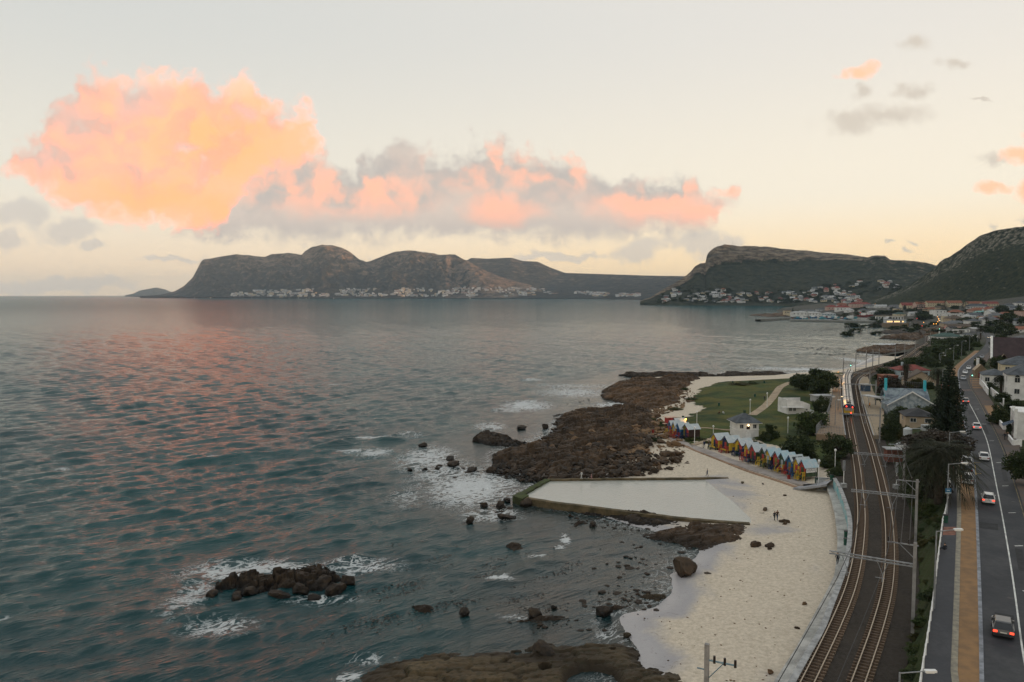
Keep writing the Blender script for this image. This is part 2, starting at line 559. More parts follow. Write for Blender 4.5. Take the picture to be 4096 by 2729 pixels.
RLp = back(PL([(3936, 2729), (3930, 2487), (3913, 2060), (3903, 1913), (3893, 1827), (3869, 1725), (3852, 1656), (3847, 1605), (3842, 1562), (3838, 1524), (3833, 1496), (3838, 1475), (3858, 1454), (3888, 1430), (3922, 1402), (3942, 1378), (3948, 1354), (3925, 1336), (3850, 1325), (3790, 1316), (3765, 1300), (3752, 1276), (3748, 1255)], ZROAD))
RRp = back(PL([(4275, 2729), (4190, 2400), (4105, 2060), (4057, 1913), (4030, 1827), (3989, 1733), (3946, 1656), (3912, 1590), (3886, 1554), (3874, 1522), (3876, 1500), (3897, 1468), (3930, 1432), (3962, 1402), (3985, 1378), (3995, 1354), (3960, 1332), (3870, 1320), (3812, 1312), (3785, 1298), (3770, 1276), (3762, 1255)], ZROAD))
RLp = resample(smooth(RLp, 2), 2.0)
RRp = resample(smooth(RRp, 2), 2.0)
xrl, xrr = fx(RLp), fx(RRp)
SWp = back(PL([(3685, 2729), (3710, 2572), (3732, 2423), (3749, 2273), (3770, 2103), (3783, 2060), (3792, 1998), (3801, 1955)], ZROAD))
far_sw = np.array([(xrl(y) - 5.0, y) for y in np.arange(SWp[-1, 1] + 12, 1250, 20)])
xsw = fx(np.vstack([SWp, far_sw]))
xstrip = fx(np.vstack([PL([(3830, 2729), (3838, 2400), (3845, 2060), (3842, 1960)], ZROAD), [(xrl(y) - 2.3, y) for y in (175, 250, 400)]]))

COAST = np.vstack([[(-8, 20), (8, 45), (10, 60)], PL([(2500, 2900), (2520, 2720), (2560, 2610), (2500, 2530), (2480, 2460), (2620, 2430), (2690, 2370), (2690, 2300), (2790, 2225), (2800, 2190), (2700, 2150), (2560, 2110), (2420, 2070), (2390, 2050), (2150, 2008), (2085, 1985), (2130, 1950), (2190, 1925), (2100, 1900), (2010, 1870), (1990, 1840), (2020, 1805), (2080, 1790), (2140, 1770), (2200, 1740), (2240, 1700), (2300, 1655), (2440, 1645), (2560, 1640), (2570, 1615), (2500, 1600), (2440, 1590), (2440, 1560), (2480, 1535), (2540, 1520), (2600, 1508), (2700, 1507), (2850, 1507), (2950, 1503), (3050, 1503), (3150, 1495), (3250, 1487), (3350, 1478), (3400, 1470), (3440, 1452), (3480, 1432), (3520, 1420), (3560, 1412), (3620, 1400), (3650, 1388), (3690, 1375), (3680, 1362), (3720, 1358), (3705, 1345), (3650, 1328), (3655, 1315), (3645, 1300), (3630, 1290), (3620, 1276), (3560, 1270), (3510, 1268), (3440, 1268), (3420, 1272), (3330, 1270), (3290, 1266), (3230, 1260), (3160, 1256), (3130, 1252), (3110, 1245), (3170, 1238), (3250, 1231), (3320, 1224), (3420, 1214)], 0.0), [(1800, 3600), (3500, 3600), (3500, -300), (-8, -300)]])

LAWN = PL([(2640, 1680), (2690, 1662), (2750, 1650), (2800, 1618), (2775, 1592), (2765, 1568), (2805, 1545), (2860, 1522), (2950, 1518), (3050, 1512), (3130, 1507), (3200, 1490), (3300, 1481), (3372, 1478), (3378, 1495), (3350, 1512), (3338, 1530), (3328, 1570), (3322, 1605), (3305, 1670), (3268, 1735), (3388, 1748), (3400, 1790), (3396, 1850), (3380, 1905), (3330, 1900), (3290, 1870), (3220, 1812), (3100, 1768), (2990, 1740), (2900, 1725), (2850, 1738), (2800, 1755), (2755, 1770), (2700, 1730), (2670, 1700)], 3.2)

POOL = PL([(2069, 1985), (2190, 1915), (2825, 1912), (2905, 1975), (2962, 2020), (3010, 2068), (3022, 2092), (2690, 2072), (2390, 2032)], 1.1)
def zt(x, y):
    """ground height"""
    x = np.asarray(x, float); y = np.asarray(y, float)
    inside = in_poly(COAST, x, y)
    d = dist_line(COAST, x, y, True)
    zb = np.where(inside, 2.6 * (1 - np.exp(-d / 20.0)), -0.09 * d)
    zb = np.where(inside, zb + (fbm2(x * .12, y * .12, 3) - .5) * .35 * np.clip(d / 10, 0, 1), zb)
    lw = in_poly(LAWN, x, y)
    dl = dist_line(LAWN, x, y, True)
    zb = zb + np.where(lw, sstep(0, 7, dl) * 0.9, 0)
    pin = in_poly(POOL, x, y)
    dp = dist_line(POOL, x, y, True)
    zb = np.where(pin, 0.95 - .7 * sstep(0, 5, dp), np.minimum(zb, 0.97 + .05 * dp))
    a, b, c, e = xl(y), xb(y), xsw(y), xrr(y)
    wide = np.where(y < WALL_END + 2, 1.0, 9.0)
    w = sstep(a + .4 - wide * .9, a + .4 + wide * .1 + .9, x)
    slope = np.interp(y, [0, 250, 450, 800, 1450, 1700], [.03, .05, .06, .12, .12, .015])
    zi = np.interp(0, [0], [0]) + np.where(x < b, ZR - .25, np.where(x < c, ZR - .25 + (ZROAD - .25 - ZR + .25) * sstep(0, 1, (x - b) / np.maximum(c - b, .5)), np.where(x < e, ZROAD - .25, ZROAD - .25 + slope * (x - e - 3) * (x > e + 3))))
    zi = np.minimum(zi, 60)
    z = zb * (1 - w) + zi * w
    # beyond the railway cutting the coast road climbs onto the town slope
    return np.where(inside, np.where(x > a - 12, z, zb), zb)
def zt1(x, y):
    return float(zt(np.array([x]), np.array([y]))[0])
def PG(px, py, dz=0.0):
    """the spot on the ground seen at a pixel of the photograph"""
    z = 3.0
    for _ in range(14):
        p = P(px, py, z)
        q = max(0.0, zt1(p.x, p.y))
        z = z * .4 + q * .6
    p = P(px, py, z)
    p.z = max(0.0, zt1(p.x, p.y)) + dz
    return p

# ------------------------------------------------------------------ ground materials
def ground_mat(name, c1, c2, c3, s1, s2, bump, bs, rough=.9):
    m = bpy.data.materials.new(name)
    m.use_nodes = True
    t = NT(m.node_tree); b = t.n['Principled BSDF']
    co = t.new('ShaderNodeTexCoord').outputs['Object']
    f1 = t.ramp(t.noise(co, s1, 5, .6, .4), .35, .65)
    f2 = t.ramp(t.noise(co, s2, 4, .65), .35, .68)
    f3 = t.noise(co, s2 * 6, 3, .6)
    c = t.mix(f1, c1, c2)
    c = t.mix(t.math('MULTIPLY', f2, .7), c, c3)
    c = t.mix(.35, c, t.mix(f3, (0, 0, 0), (1, 1, 1)), 'SOFT_LIGHT')
    t.put(b.inputs['Base Color'], c)
    b.inputs['Roughness'].default_value = rough
    b.inputs['Specular IOR Level'].default_value = .2
    bn = t.new('ShaderNodeBump', i_Strength=1.0, i_Distance=bump)
    t.put(bn.inputs['Height'], t.noise(co, bs, 5, .65))
    t.l.new(bn.outputs[0], b.inputs['Normal'])
    return m
def sand_mat():
    m = bpy.data.materials.new('sand')
    m.use_nodes = True
    t = NT(m.node_tree); b = t.n['Principled BSDF']
    co = t.new('ShaderNodeTexCoord').outputs['Object']
    wet = t.new('ShaderNodeAttribute', attribute_name='wet').outputs['Fac']
    rub = t.new('ShaderNodeAttribute', attribute_name='rubble').outputs['Fac']
    f1 = t.noise(co, .045, 5, .55, .8)
    f2 = t.noise(co, 1.9, 6, .75)
    f3 = t.noise(co, 4.0, 4, .7)
    dry = t.mix(t.ramp(f2, .3, .7), (.42, .355, .265), (.64, .55, .43))
    damp = t.mix(f2, (.29, .275, .275), (.39, .37, .365))
    wv = t.math('ADD', t.math('MULTIPLY', wet, .75), t.math('MULTIPLY', t.math('SUBTRACT', f1, .5), 2.0))
    c = t.mix(t.ramp(wv, .17, .52), dry, damp)
    c = t.mix(t.ramp(f3, .60, .78, 0, .4), c, (.22, .17, .12))
    weed = t.math('MULTIPLY', t.ramp(t.noise(co, .55, 5, .7, 1.2), .58, .72), t.ramp(wet, .15, .6))
    c = t.mix(t.math('MULTIPLY', weed, .7), c, (.07, .055, .035))
    c = t.mix(t.math('MULTIPLY', rub, .9), c, t.mix(f2, (.05, .034, .02), (.13, .085, .05)))
    t.put(b.inputs['Base Color'], c)
    t.put(b.inputs['Roughness'], t.ramp(wet, .55, 1.0, .85, .32))
    b.inputs['Specular IOR Level'].default_value = .3
    bn = t.new('ShaderNodeBump', i_Strength=.7, i_Distance=.06)
    t.put(bn.inputs['Height'], t.math('ADD', t.noise(co, 3.6, 4, .7), t.math('MULTIPLY', f1, .5)))
    t.l.new(bn.outputs[0], b.inputs['Normal'])
    return m
M_SAND = sand_mat()
M_GRASS = ground_mat('lawn_grass', (.012, .032, .008), (.046, .070, .014), (.105, .088, .016), .06, .12, .22, 2.6)
M_BANK = ground_mat('bank_scrub', (.020, .040, .012), (.044, .062, .018), (.050, .046, .022), .12, .7, .45, 2.2)
M_TOWNG = ground_mat('town_ground', (.030, .036, .020), (.055, .050, .038), (.10, .09, .075), .03, .12, .3, .6)
M_BALLAST = ground_mat('ballast', (.030, .024, .018), (.045, .035, .026), (.060, .050, .042), .25, 2.5, .10, 9.0)
M_ASPH = ground_mat('asphalt', (.028, .031, .036), (.062, .063, .065), (.034, .036, .040), .12, .35, .012, 14.0, .72)
M_PAVE = ground_mat('pavement_tar', (.050, .052, .058), (.065, .066, .070), (.045, .046, .05), .2, 2.0, .012, 14.0, .8)

# ------------------------------------------------------------------ near and far terrain sheets
def grid_mesh(name, x0, x1, y0, y1, st, mat, keep, dz=0.0, zfun=zt):
    xs = np.arange(x0, x1 + st, st); ys = np.arange(y0, y1 + st, st)
    X, Y = np.meshgrid(xs, ys)
    Z = zfun(X.ravel(), Y.ravel()).reshape(X.shape) + dz
    nx = len(xs)
    k = keep(X, Y, Z)
    cell = k[:-1, :-1] & k[1:, :-1] & k[:-1, 1:] & k[1:, 1:]
    j, i = np.nonzero(cell)
    a = j * nx + i
    quads = np.c_[a, a + 1, a + nx + 1, a + nx]
    used = np.zeros(X.size, bool); used[quads.ravel()] = True
    remap = np.cumsum(used) - 1
    V = np.c_[X.ravel(), Y.ravel(), Z.ravel()][used]
    me = np_mesh(name, V, remap[quads], mat)
    return me, V
def near_beach_keep(X, Y, Z):
    return (Z > -2.2) & (X < xl(Y) + 2.5)
me, V = grid_mesh('beach', -60, 240, 48, 520, 1.0, M_SAND, near_beach_keep)
RUB = PL([(2160, 1925), (2040, 1900), (1930, 1850), (2010, 1790), (2180, 1745), (2300, 1650), (2540, 1640), (2640, 1680), (2690, 1740), (2660, 1800), (2600, 1850), (2500, 1895)], .6)
wet = np.clip(1.2 - V[:, 2] / .7, 0, 1)
wet = np.maximum(wet, .75 * np.clip(1 - dist_line(POOL, V[:, 0], V[:, 1], True) / 9, 0, 1))
attr(me, 'wet', wet)
rb = in_poly(RUB, V[:, 0], V[:, 1]) * sstep(0, 5, dist_line(RUB, V[:, 0], V[:, 1], True))
attr(me, 'rubble', rb)
beach = tag(new_obj('beach', me), 'pale sandy beach curving below the sea wall', kind='structure')
me, V = grid_mesh('bank_ground', 10, 420, 40, 520, 1.5, M_BANK, lambda X, Y, Z: (X > xl(Y) + .6) & (X < xrr(Y) + 150))
tag(new_obj('ground', me), 'dark scrubby ground between railway and road', kind='structure')
me, V = grid_mesh('town_slope', 150, 2300, 505, 2400, 12.0, M_TOWNG, lambda X, Y, Z: Z > -3.0)
tag(new_obj('terrain', me), 'ground of the town rising from the harbour', kind='structure')
lawn_in = lambda X, Y, Z: in_poly(LAWN, X.ravel() + 5 * (fbm2(X.ravel() * .3, Y.ravel() * .3, 4) - .5), Y.ravel() + 12 * (fbm2(X.ravel() * .2 + 9, Y.ravel() * .2, 4) - .5)).reshape(X.shape)
lx0, ly0 = LAWN.min(0); lx1, ly1 = LAWN.max(0)
me, V = grid_mesh('lawn', lx0, lx1, ly0, ly1, .7, M_GRASS, lawn_in, dz=.06)
tag(new_obj('lawn', me), 'green seaside lawn behind the beach huts', kind='structure')

# ------------------------------------------------------------------ sea
def sea_height(x, y):
    r2 = random.Random(5)
    h = np.zeros_like(x)
    dist = np.hypot(x, y)
    base = math.atan2(-.76, .65)
    patch = .55 + .9 * fbm2(x * .021 + 9, y * .021, 3)
    for k in range(70):
        lam = .80 * (11 / .80) ** (((k + .5) / 70) ** 1.15) * r2.uniform(.92, 1.08)
        th = base + r2.gauss(0, .20 if lam > 9 else (.34 if lam > 4 else .5))
        a = .0088 * lam * r2.uniform(.4, 1.5) * (.75 if lam > 14 else 1)
        kk = 2 * math.pi / lam
        ph = r2.uniform(0, 6.28)
        f = np.clip(1.8 - dist * .0038 * 3.2 / lam, 0, 1)     # short waves fade where the mesh cannot carry them
        w = kk * (x * math.cos(th) + y * math.sin(th)) + ph
        h += a * f * (1.9 * np.exp(.95 * (np.sin(w) - 1)) - .85)   # peaked crests, flat troughs
    h *= patch
    return h + .12 * h * h
# two breaking crests out in the bay
CRESTS = [(PL([(760, 1852), (900, 1838), (1060, 1822), (1250, 1800), (1420, 1770), (1560, 1752), (1700, 1728)], 0), 3.0, .75), (PL([(1270, 1622), (1450, 1607), (1560, 1604)], 0), 3, .3),
          (PL([(0, 2525), (260, 2500), (480, 2462), (680, 2420)], 0), 3.2, .45), (PL([(1900, 2345), (2030, 2318), (2120, 2275), (2200, 2240)], 0), 2.0, .45), (PL([(300, 2290), (520, 2250), (700, 2190)], 0), 3.0, .35)]
az = np.concatenate([np.radians(np.linspace(-100, -41, 16)), np.radians(np.linspace(-40, 37, 640)), np.radians(np.linspace(40, 100, 12))])
rr = np.concatenate([[8, 20, 35, 50], np.exp(np.linspace(math.log(62), math.log(2600), 960)), np.exp(np.linspace(math.log(2700), math.log(30000), 34))])
AZ, RRg = np.meshgrid(az, rr)
X = (RRg * np.sin(AZ)).ravel(); Y = (RRg * np.cos(AZ)).ravel()
near = np.hypot(X, Y) < 3000
H = np.zeros_like(X)
H[near] = sea_height(X[near], Y[near])
rfar = np.hypot(X, Y)
H *= np.clip(1.4 - rfar / 1900, 0, 1)
ins = in_poly(COAST, X, Y)
dco = np.full_like(X, 900.0)
nn = rfar < 1500
dco[nn] = dist_line(COAST, X[nn], Y[nn], True)
att = np.where(ins, 0.0, .12 + .88 * sstep(0, 45, dco))
H *= att
for pl, wd, amp in CRESTS:
    m = rfar < 400
    d = dist_line(pl, X[m], Y[m])
    H[m] += amp * np.exp(-(d / wd) ** 2) * (.6 + .8 * fbm2(X[m] * .15, Y[m] * .15, 2))
# earth's curve takes the water below the horizon
H -= np.where(rfar > 3000, (rfar - 3000) ** 2 / 1.9e7 * .2, 0) * (rfar > 3000)
FOAM = [(1010, 2290, 340, 62, .75), (1450, 2265, 200, 45, .62), (880, 2510, 190, 60, .56), (760, 2390, 110, 110, .5), (1890, 1950, 240, 90, .78), (1710, 1835, 150, 65, .72), (1790, 1900, 200, 90, .55),
        (2110, 1622, 120, 26, .85), (2040, 1640, 90, 16, .6), (2290, 1570, 190, 26, .66), (2460, 1620, 110, 14, .75), (1960, 1708, 90, 24, .6), (1480, 1757, 90, 9, .95), (1400, 1806, 60, 9, .8), (1500, 1812, 90, 26, .62),
        (900, 1826, 90, 6, .7), (2262, 2160, 26, 26, .85), (2240, 2190, 34, 12, .6), (2000, 2318, 70, 17, .85), (2150, 2230, 50, 12, .6), (1960, 2060, 170, 36, .62), (1400, 2712, 70, 30, .85), (1480, 2640, 120, 30, .5),
        (1730, 2690, 170, 34, .5), (2440, 2545, 90, 24, .45), (3230, 1478, 200, 9, .8), (3060, 1494, 240, 8, .75), (3420, 1442, 60, 16, .7), (3480, 1420, 50, 8, .6), (2700, 1500, 260, 7, .7), (2300, 1545, 240, 14, .5),
        (2120, 1790, 90, 20, .62), (1640, 1745, 70, 14, .5), (3560, 1378, 110, 6, .8), (250, 1880, 40, 6, .6), (10, 2480, 30, 20, .7), (2080, 2470, 120, 16, .45), (2050, 1840, 130, 60, .6), (2250, 1710, 90, 30, .55), (1300, 2400, 200, 30, .5), (1640, 1990, 120, 60, .42), (2130, 1520, 60, 8, .6), (3100, 1475, 150, 10, .6), (1330, 1540, 40, 4, .5)]
foam = np.zeros_like(X)
m = rfar < 900
for (a, b, ra, rb_, s) in FOAM:
    c = P(a, b, 0)
    ex = (P(a + ra, b, 0) - c).length
    ey = (P(a, b - rb_, 0) - P(a, b + rb_, 0)).length / 2
    q = np.hypot((X[m] - c.x) / ex, (Y[m] - c.y) / ey)
    foam[m] = np.maximum(foam[m], s * np.clip(1.25 - q, 0, 1) / .8)
foam[m] = np.maximum(foam[m], .52 * np.clip(1 - np.abs(dco[m] - 1) / 8.0, 0, 1) * np.where(Y[m] > 150, 1, .75))
foam = np.clip(foam, 0, 1)
shal = np.clip(1 - dco / 38.0, 0, 1) * (~ins) + ins * 1.0
V = np.c_[X, Y, H]
nr, na = AZ.shape
jj, ii = np.meshgrid(np.arange(nr - 1), np.arange(na - 1), indexing='ij')
a = (jj * na + ii).ravel()
quads = np.c_[a, a + 1, a + na + 1, a + na][:, ::-1]
deep_in = ins & (dco > 14)
kill = deep_in[quads].all(1)
quads = quads[~kill]
used = np.zeros(len(V), bool); used[quads.ravel()] = True
remap = np.cumsum(used) - 1
def sea_mat():
    m = bpy.data.materials.new('sea_water')
    m.use_nodes = True
    t = NT(m.node_tree); b = t.n['Principled BSDF']
    co = t.new('ShaderNodeTexCoord').outputs['Object']
    geo = t.new('ShaderNodeNewGeometry').outputs['Position']
    mp = t.new('ShaderNodeMapping', i_Vector=co)
    mp.inputs['Rotation'].default_value = (0, 0, R(40))
    mp.inputs['Scale'].default_value = (1, .26, 1)
    mp.vector_type = 'TEXTURE'
    mp2 = t.new('ShaderNodeMapping', i_Vector=co); mp2.vector_type = 'TEXTURE'
    mp2.inputs['Rotation'].default_value = (0, 0, R(40)); mp2.inputs['Scale'].default_value = (1, .6, 1)
    fo = t.new('ShaderNodeAttribute', attribute_name='foam').outputs['Fac']
    sh = t.new('ShaderNodeAttribute', attribute_name='shal').outputs['Fac']
    # body colour: deep teal, browner over the shallow kelp reefs
    big = t.noise(co, .02, 3, .5)
    deep = t.mix(t.ramp(big, .35, .65), (.001, .024, .027), (.002, .042, .043))
    shoal = t.mix(t.ramp(t.noise(co, .16, 4, .6, .6), .38, .62), (.008, .016, .017), (.020, .015, .009))
    body = t.mix(t.ramp(sh, .15, .75), deep, shoal)
    # lacy foam
    n1 = t.noise(mp2.outputs[0], .22, 4, .55, 1.6)
    n2 = t.noise(mp2.outputs[0], 1.1, 3, .6, 1.0)
    fn = t.math('ADD', t.math('MULTIPLY', n1, .76), t.math('MULTIPLY', n2, .24))
    lace = t.math('ABSOLUTE', t.math('SUBTRACT', fn, .5))
    fsum = t.math('SUBTRACT', fo, t.math('MULTIPLY', lace, 9.5))
    fm = t.ramp(fsum, .02, .62, 0, .85)
    dense = t.ramp(t.math('ADD', fo, t.math('MULTIPLY', t.math('SUBTRACT', fn, .5), 3.4)), .98, 1.35)
    fm = t.math('MAXIMUM', fm, dense)
    col = t.mix(fm, body, (.70, .71, .70))
    t.put(b.inputs['Base Color'], col)
    t.put(b.inputs['Roughness'], t.math('MAXIMUM', t.math('MULTIPLY', fm, .8), .09))
    b.inputs['IOR'].default_value = 1.35
    b.inputs['Specular IOR Level'].default_value = .5
    h1 = t.noise(mp.outputs[0], .50, 3, .6, .2)
    h2 = t.noise(mp.outputs[0], 1.9, 2, .6, .3)
    h3 = t.noise(mp.outputs[0], .085, 3, .6, .2)
    calm = t.ramp(sh, .2, .8, 1.0, .6)
    hh = t.math('ADD', t.math('MULTIPLY', h1, .21), t.math('MULTIPLY', h2, .07))
    hh = t.math('ADD', hh, t.math('MULTIPLY', h3, .6))
    hh = t.math('MULTIPLY', hh, calm)
    bn = t.new('ShaderNodeBump', i_Strength=1.0, i_Distance=1.0)
    t.put(bn.inputs['Height'], hh)
    t.l.new(bn.outputs[0], b.inputs['Normal'])
    # far out the unresolved wave fronts show more of the water's own colour
    fr = t.new('ShaderNodeAttribute', attribute_name='open').outputs['Fac']
    df = t.new('ShaderNodeBsdfDiffuse', i_Color=(.006, .058, .066, 1))
    mx = t.new('ShaderNodeMixShader'); t.put(mx.inputs[0], fr); t.l.new(b.outputs[0], mx.inputs[1]); t.l.new(df.outputs[0], mx.inputs[2])
    t.l.new(mx.outputs[0], t.n['Material Output'].inputs[0])
    return m
M_SEA = sea_mat()
me = np_mesh('sea', V[used], remap[quads], M_SEA)
attr(me, 'open', (.16 + .38 * sstep(120, 3000, rfar))[used]); attr(me, 'foam', foam[used]); attr(me, 'shal', shal[used])
tag(new_obj('sea', me), 'choppy teal sea with orange cloud reflections', kind='structure')
# ------------------------------------------------------------------ mountains: ridge lines at their real distances
def hill_mat(name, veg1, veg2, rock1, rock2, s, rockbias=.5, bump=6.0):
    m = bpy.data.materials.new(name)
    m.use_nodes = True
    t = NT(m.node_tree); b = t.n['Principled BSDF']
    co = t.new('ShaderNodeTexCoord').outputs['Object']
    rk = t.new('ShaderNodeAttribute', attribute_name='rock').outputs['Fac']
    n1 = t.noise(co, s, 6, .62)
    n2 = t.noise(co, s * 7, 5, .7)
    n3 = t.noise(co, s * 26, 3, .7)
    mp = t.new('ShaderNodeMapping', i_Vector=co); mp.inputs['Scale'].default_value = (1, 1, 5)
    strata = t.noise(mp.outputs[0], s * 4, 4, .65)
    veg = t.mix(t.ramp(n2, .35, .65), veg1, veg2)
    veg = t.mix(t.ramp(n3, .50, .68, 0, .75), veg, tuple(c * .35 for c in veg1))
    rock = t.mix(t.ramp(strata, .35, .66), rock1, rock2)
    rock = t.mix(t.ramp(n3, .52, .70, 0, .6), rock, veg1)
    f = t.math('ADD', rk, t.math('MULTIPLY', t.math('SUBTRACT', n2, .5), 1.6))
    c = t.mix(t.ramp(f, rockbias - .12, rockbias + .12), veg, rock)
    t.put(b.inputs['Base Color'], c)
    b.inputs['Roughness'].default_value = .95
    b.inputs['Specular IOR Level'].default_value = .1
    bn = t.new('ShaderNodeBump', i_Strength=1.0, i_Distance=bump)
    t.put(bn.inputs['Height'], t.math('ADD', n2, t.math('MULTIPLY', strata, .6)))
    t.l.new(bn.outputs[0], b.inputs['Normal'])
    return m
def mountain(name, label, sil, base, Dr, Db, mat, prof, gul=.06, gs=.004, rows=70, step=6, backslope=.8, rockf=None, rough=0.0, seed=0, sink=False):
    sil = np.array(sil, float); base = np.array(base, float)
    px = np.arange(sil[0, 0], sil[-1, 0] + .1, step)
    sy = np.interp(px, sil[:, 0], sil[:, 1]); by = np.interp(px, base[:, 0], base[:, 1])
    sy = sy + (fbm2(px * .05 + seed, px * 0 + seed, 3) - .5) * 5 * rough
    dr = Dr(px); db = Db(px)
    n = len(px)
    ridge = np.array([PD(a, b, d) for a, b, d in zip(px, sy, dr)])
    foot = np.array([PD(a, b, d) for a, b, d in zip(px, by, db)])
    foot[:, 2] = np.maximum(foot[:, 2], -3)
    if sink: foot[:, 2] = np.minimum(foot[:, 2], zt(foot[:, 0], foot[:, 1]) - 1)
    ts = np.concatenate([np.linspace(-.06, 1, rows), 1 + np.linspace(.06, 1, 10) * backslope])
    V = []; RK = []
    u = np.cumsum(np.r_[0, np.hypot(*np.diff(ridge[:, :2], axis=0).T)])
    for t in ts:
        if t <= 1:
            tt = max(t, 0)
            p = foot + (ridge - foot) * t
            hrel = prof(tt, px)
            p[:, 2] = foot[:, 2] + (ridge[:, 2] - foot[:, 2]) * hrel + min(t, 0) * 120
            wgt = np.sin(math.pi * np.clip(tt, 0, 1)) ** .6
        else:
            q = (t - 1) / backslope
            p = ridge + (ridge - foot) * np.array([1, 1, 0]) * (t - 1)
            p[:, 2] = ridge[:, 2] * (1 - q ** 1.3) - 4 * q
            wgt = 0; hrel = 1 - q
        hgt = np.abs(ridge[:, 2] - foot[:, 2])
        vv = t * np.hypot(*(ridge - foot)[:, :2].T)
        g = 1 - np.abs(2 * fbm2(u * gs + .6 * fbm2(vv * gs * 2, u * gs * 2, 2) + seed, vv * gs * .35 + seed, 4) - 1) * 2
        g2 = fbm2(u * gs * 6, vv * gs * 6, 3) - .5
        p[:, 2] += wgt * hgt * (gul * (g - .5) + gul * .5 * g2)
        V.append(p); RK.append((rockf(tt if t <= 1 else 1, px, g) if rockf else np.zeros(n)))
    V = np.concatenate(V); RK = np.concatenate(RK)
    m = len(ts)
    jj, ii = np.meshgrid(np.arange(m - 1), np.arange(n - 1), indexing='ij')
    a = (jj * n + ii).ravel()
    me = np_mesh(name, V, np.c_[a, a + 1, a + n + 1, a + n], mat)
    attr(me, 'rock', RK)
    return tag(new_obj(name, me), label, kind='structure'), V.reshape(m, n, 3), px
M_H1 = hill_mat('far_range', (.014, .021, .022), (.062, .060, .048), (.10, .080, .064), (.26, .19, .135), .0018, .46, 90)
M_H2 = hill_mat('cliff_hill', (.018, .025, .016), (.062, .062, .036), (.075, .060, .045), (.30, .235, .17), .005, .5, 24)
M_H3 = hill_mat('near_hill', (.014, .021, .010), (.050, .053, .024), (.10, .09, .07), (.30, .27, .21), .014, .46, 7)
M_H0 = hill_mat('far_cape', (.05, .06, .05), (.07, .07, .06), (.12, .11, .09), (.16, .14, .11), .001, .6, 30)
cst = lambda v: (lambda px: np.full(np.shape(px), float(v)))
lin = lambda *p: (lambda px: np.interp(px, [a for a, b in p], [b for a, b in p]))
mountain('cape', 'low blue headland far out on the horizon', [(500, 1181), (530, 1176), (560, 1162), (600, 1155), (625, 1150), (660, 1158), (690, 1170), (740, 1181)], [(480, 1182), (760, 1182)], cst(15000), cst(14500), M_H0, lambda t, px: t ** .9, rows=20, step=5, gul=.03, gs=.002)
# range behind the naval town
mtb, MVB, mpxb = mountain('back_range', 'long low mountain range behind the far town', [(1750, 1060), (1850, 1045), (1870, 1040), (1885, 1032), (1950, 1035), (2045, 1031), (2090, 1044), (2150, 1047), (2200, 1070), (2260, 1092), (2350, 1095), (2450, 1098), (2600, 1103), (2740, 1105), (2860, 1098), (3000, 1080)],
         [(1700, 1187), (2200, 1188), (2450, 1192), (2700, 1196), (3000, 1196)], lin((1750, 9800), (2200, 9500), (3000, 7000)), lin((1750, 7900), (2300, 7300), (2700, 5200), (3000, 5000)), M_H1, lambda t, px: .25 * t + .75 * t ** 1.6, gul=.10, gs=.0011, rows=60, step=6, rockf=lambda t, px, g: np.full(len(px), .1 + .25 * t))
mt1, MV1, mpx1 = mountain('far_mountain', 'humped mountain across the bay with sunlit right flanks', [(560, 1184), (640, 1180), (700, 1165), (735, 1145), (770, 1112), (790, 1075), (802, 1050), (815, 1037), (840, 1035), (880, 1027), (945, 1017), (1000, 1023), (1060, 1028), (1085, 1017), (1130, 1014), (1165, 1013), (1205, 1021), (1220, 1005), (1250, 990), (1290, 981), (1330, 981), (1370, 992), (1400, 1008), (1440, 1040), (1465, 1048), (1480, 1045), (1530, 1025), (1580, 1007), (1640, 1003), (1700, 1010), (1760, 1020), (1780, 1019), (1820, 1018), (1840, 1030), (1880, 1050), (1930, 1078), (1980, 1100), (2060, 1125), (2200, 1160), (2330, 1184)],
         [(540, 1184), (900, 1185), (1400, 1188), (2330, 1189)], lin((560, 9200), (900, 9300), (1300, 9100), (1700, 8900), (1850, 8600), (2330, 8000)), lin((560, 8900), (900, 8000), (1300, 7700), (1850, 7500), (2330, 7500)), M_H1,
         lambda t, px: .30 * t + .70 * t ** 1.5, gul=.36, gs=.0019, rows=120, step=4, rockf=lambda t, px, g: np.where(px > 1780, .45, .12 + .32 * t ** 2) + .14 * (g > .5))  # right flank's paler rock tone carries part of its sunlight in the colour
def prof2(t, px):
    cl = np.interp(px, [2800, 2830, 3200, 3500, 3800], [.70, .60, .72, .85, .9])
    lower = cl * (t / .80) ** 1.15
    face = np.interp(t, [0, .80, .84, .93, .96, 1.0], [0, 0, .52, .70, .92, 1.0])
    return np.where(t < .80, lower, cl + (1 - cl) * face)
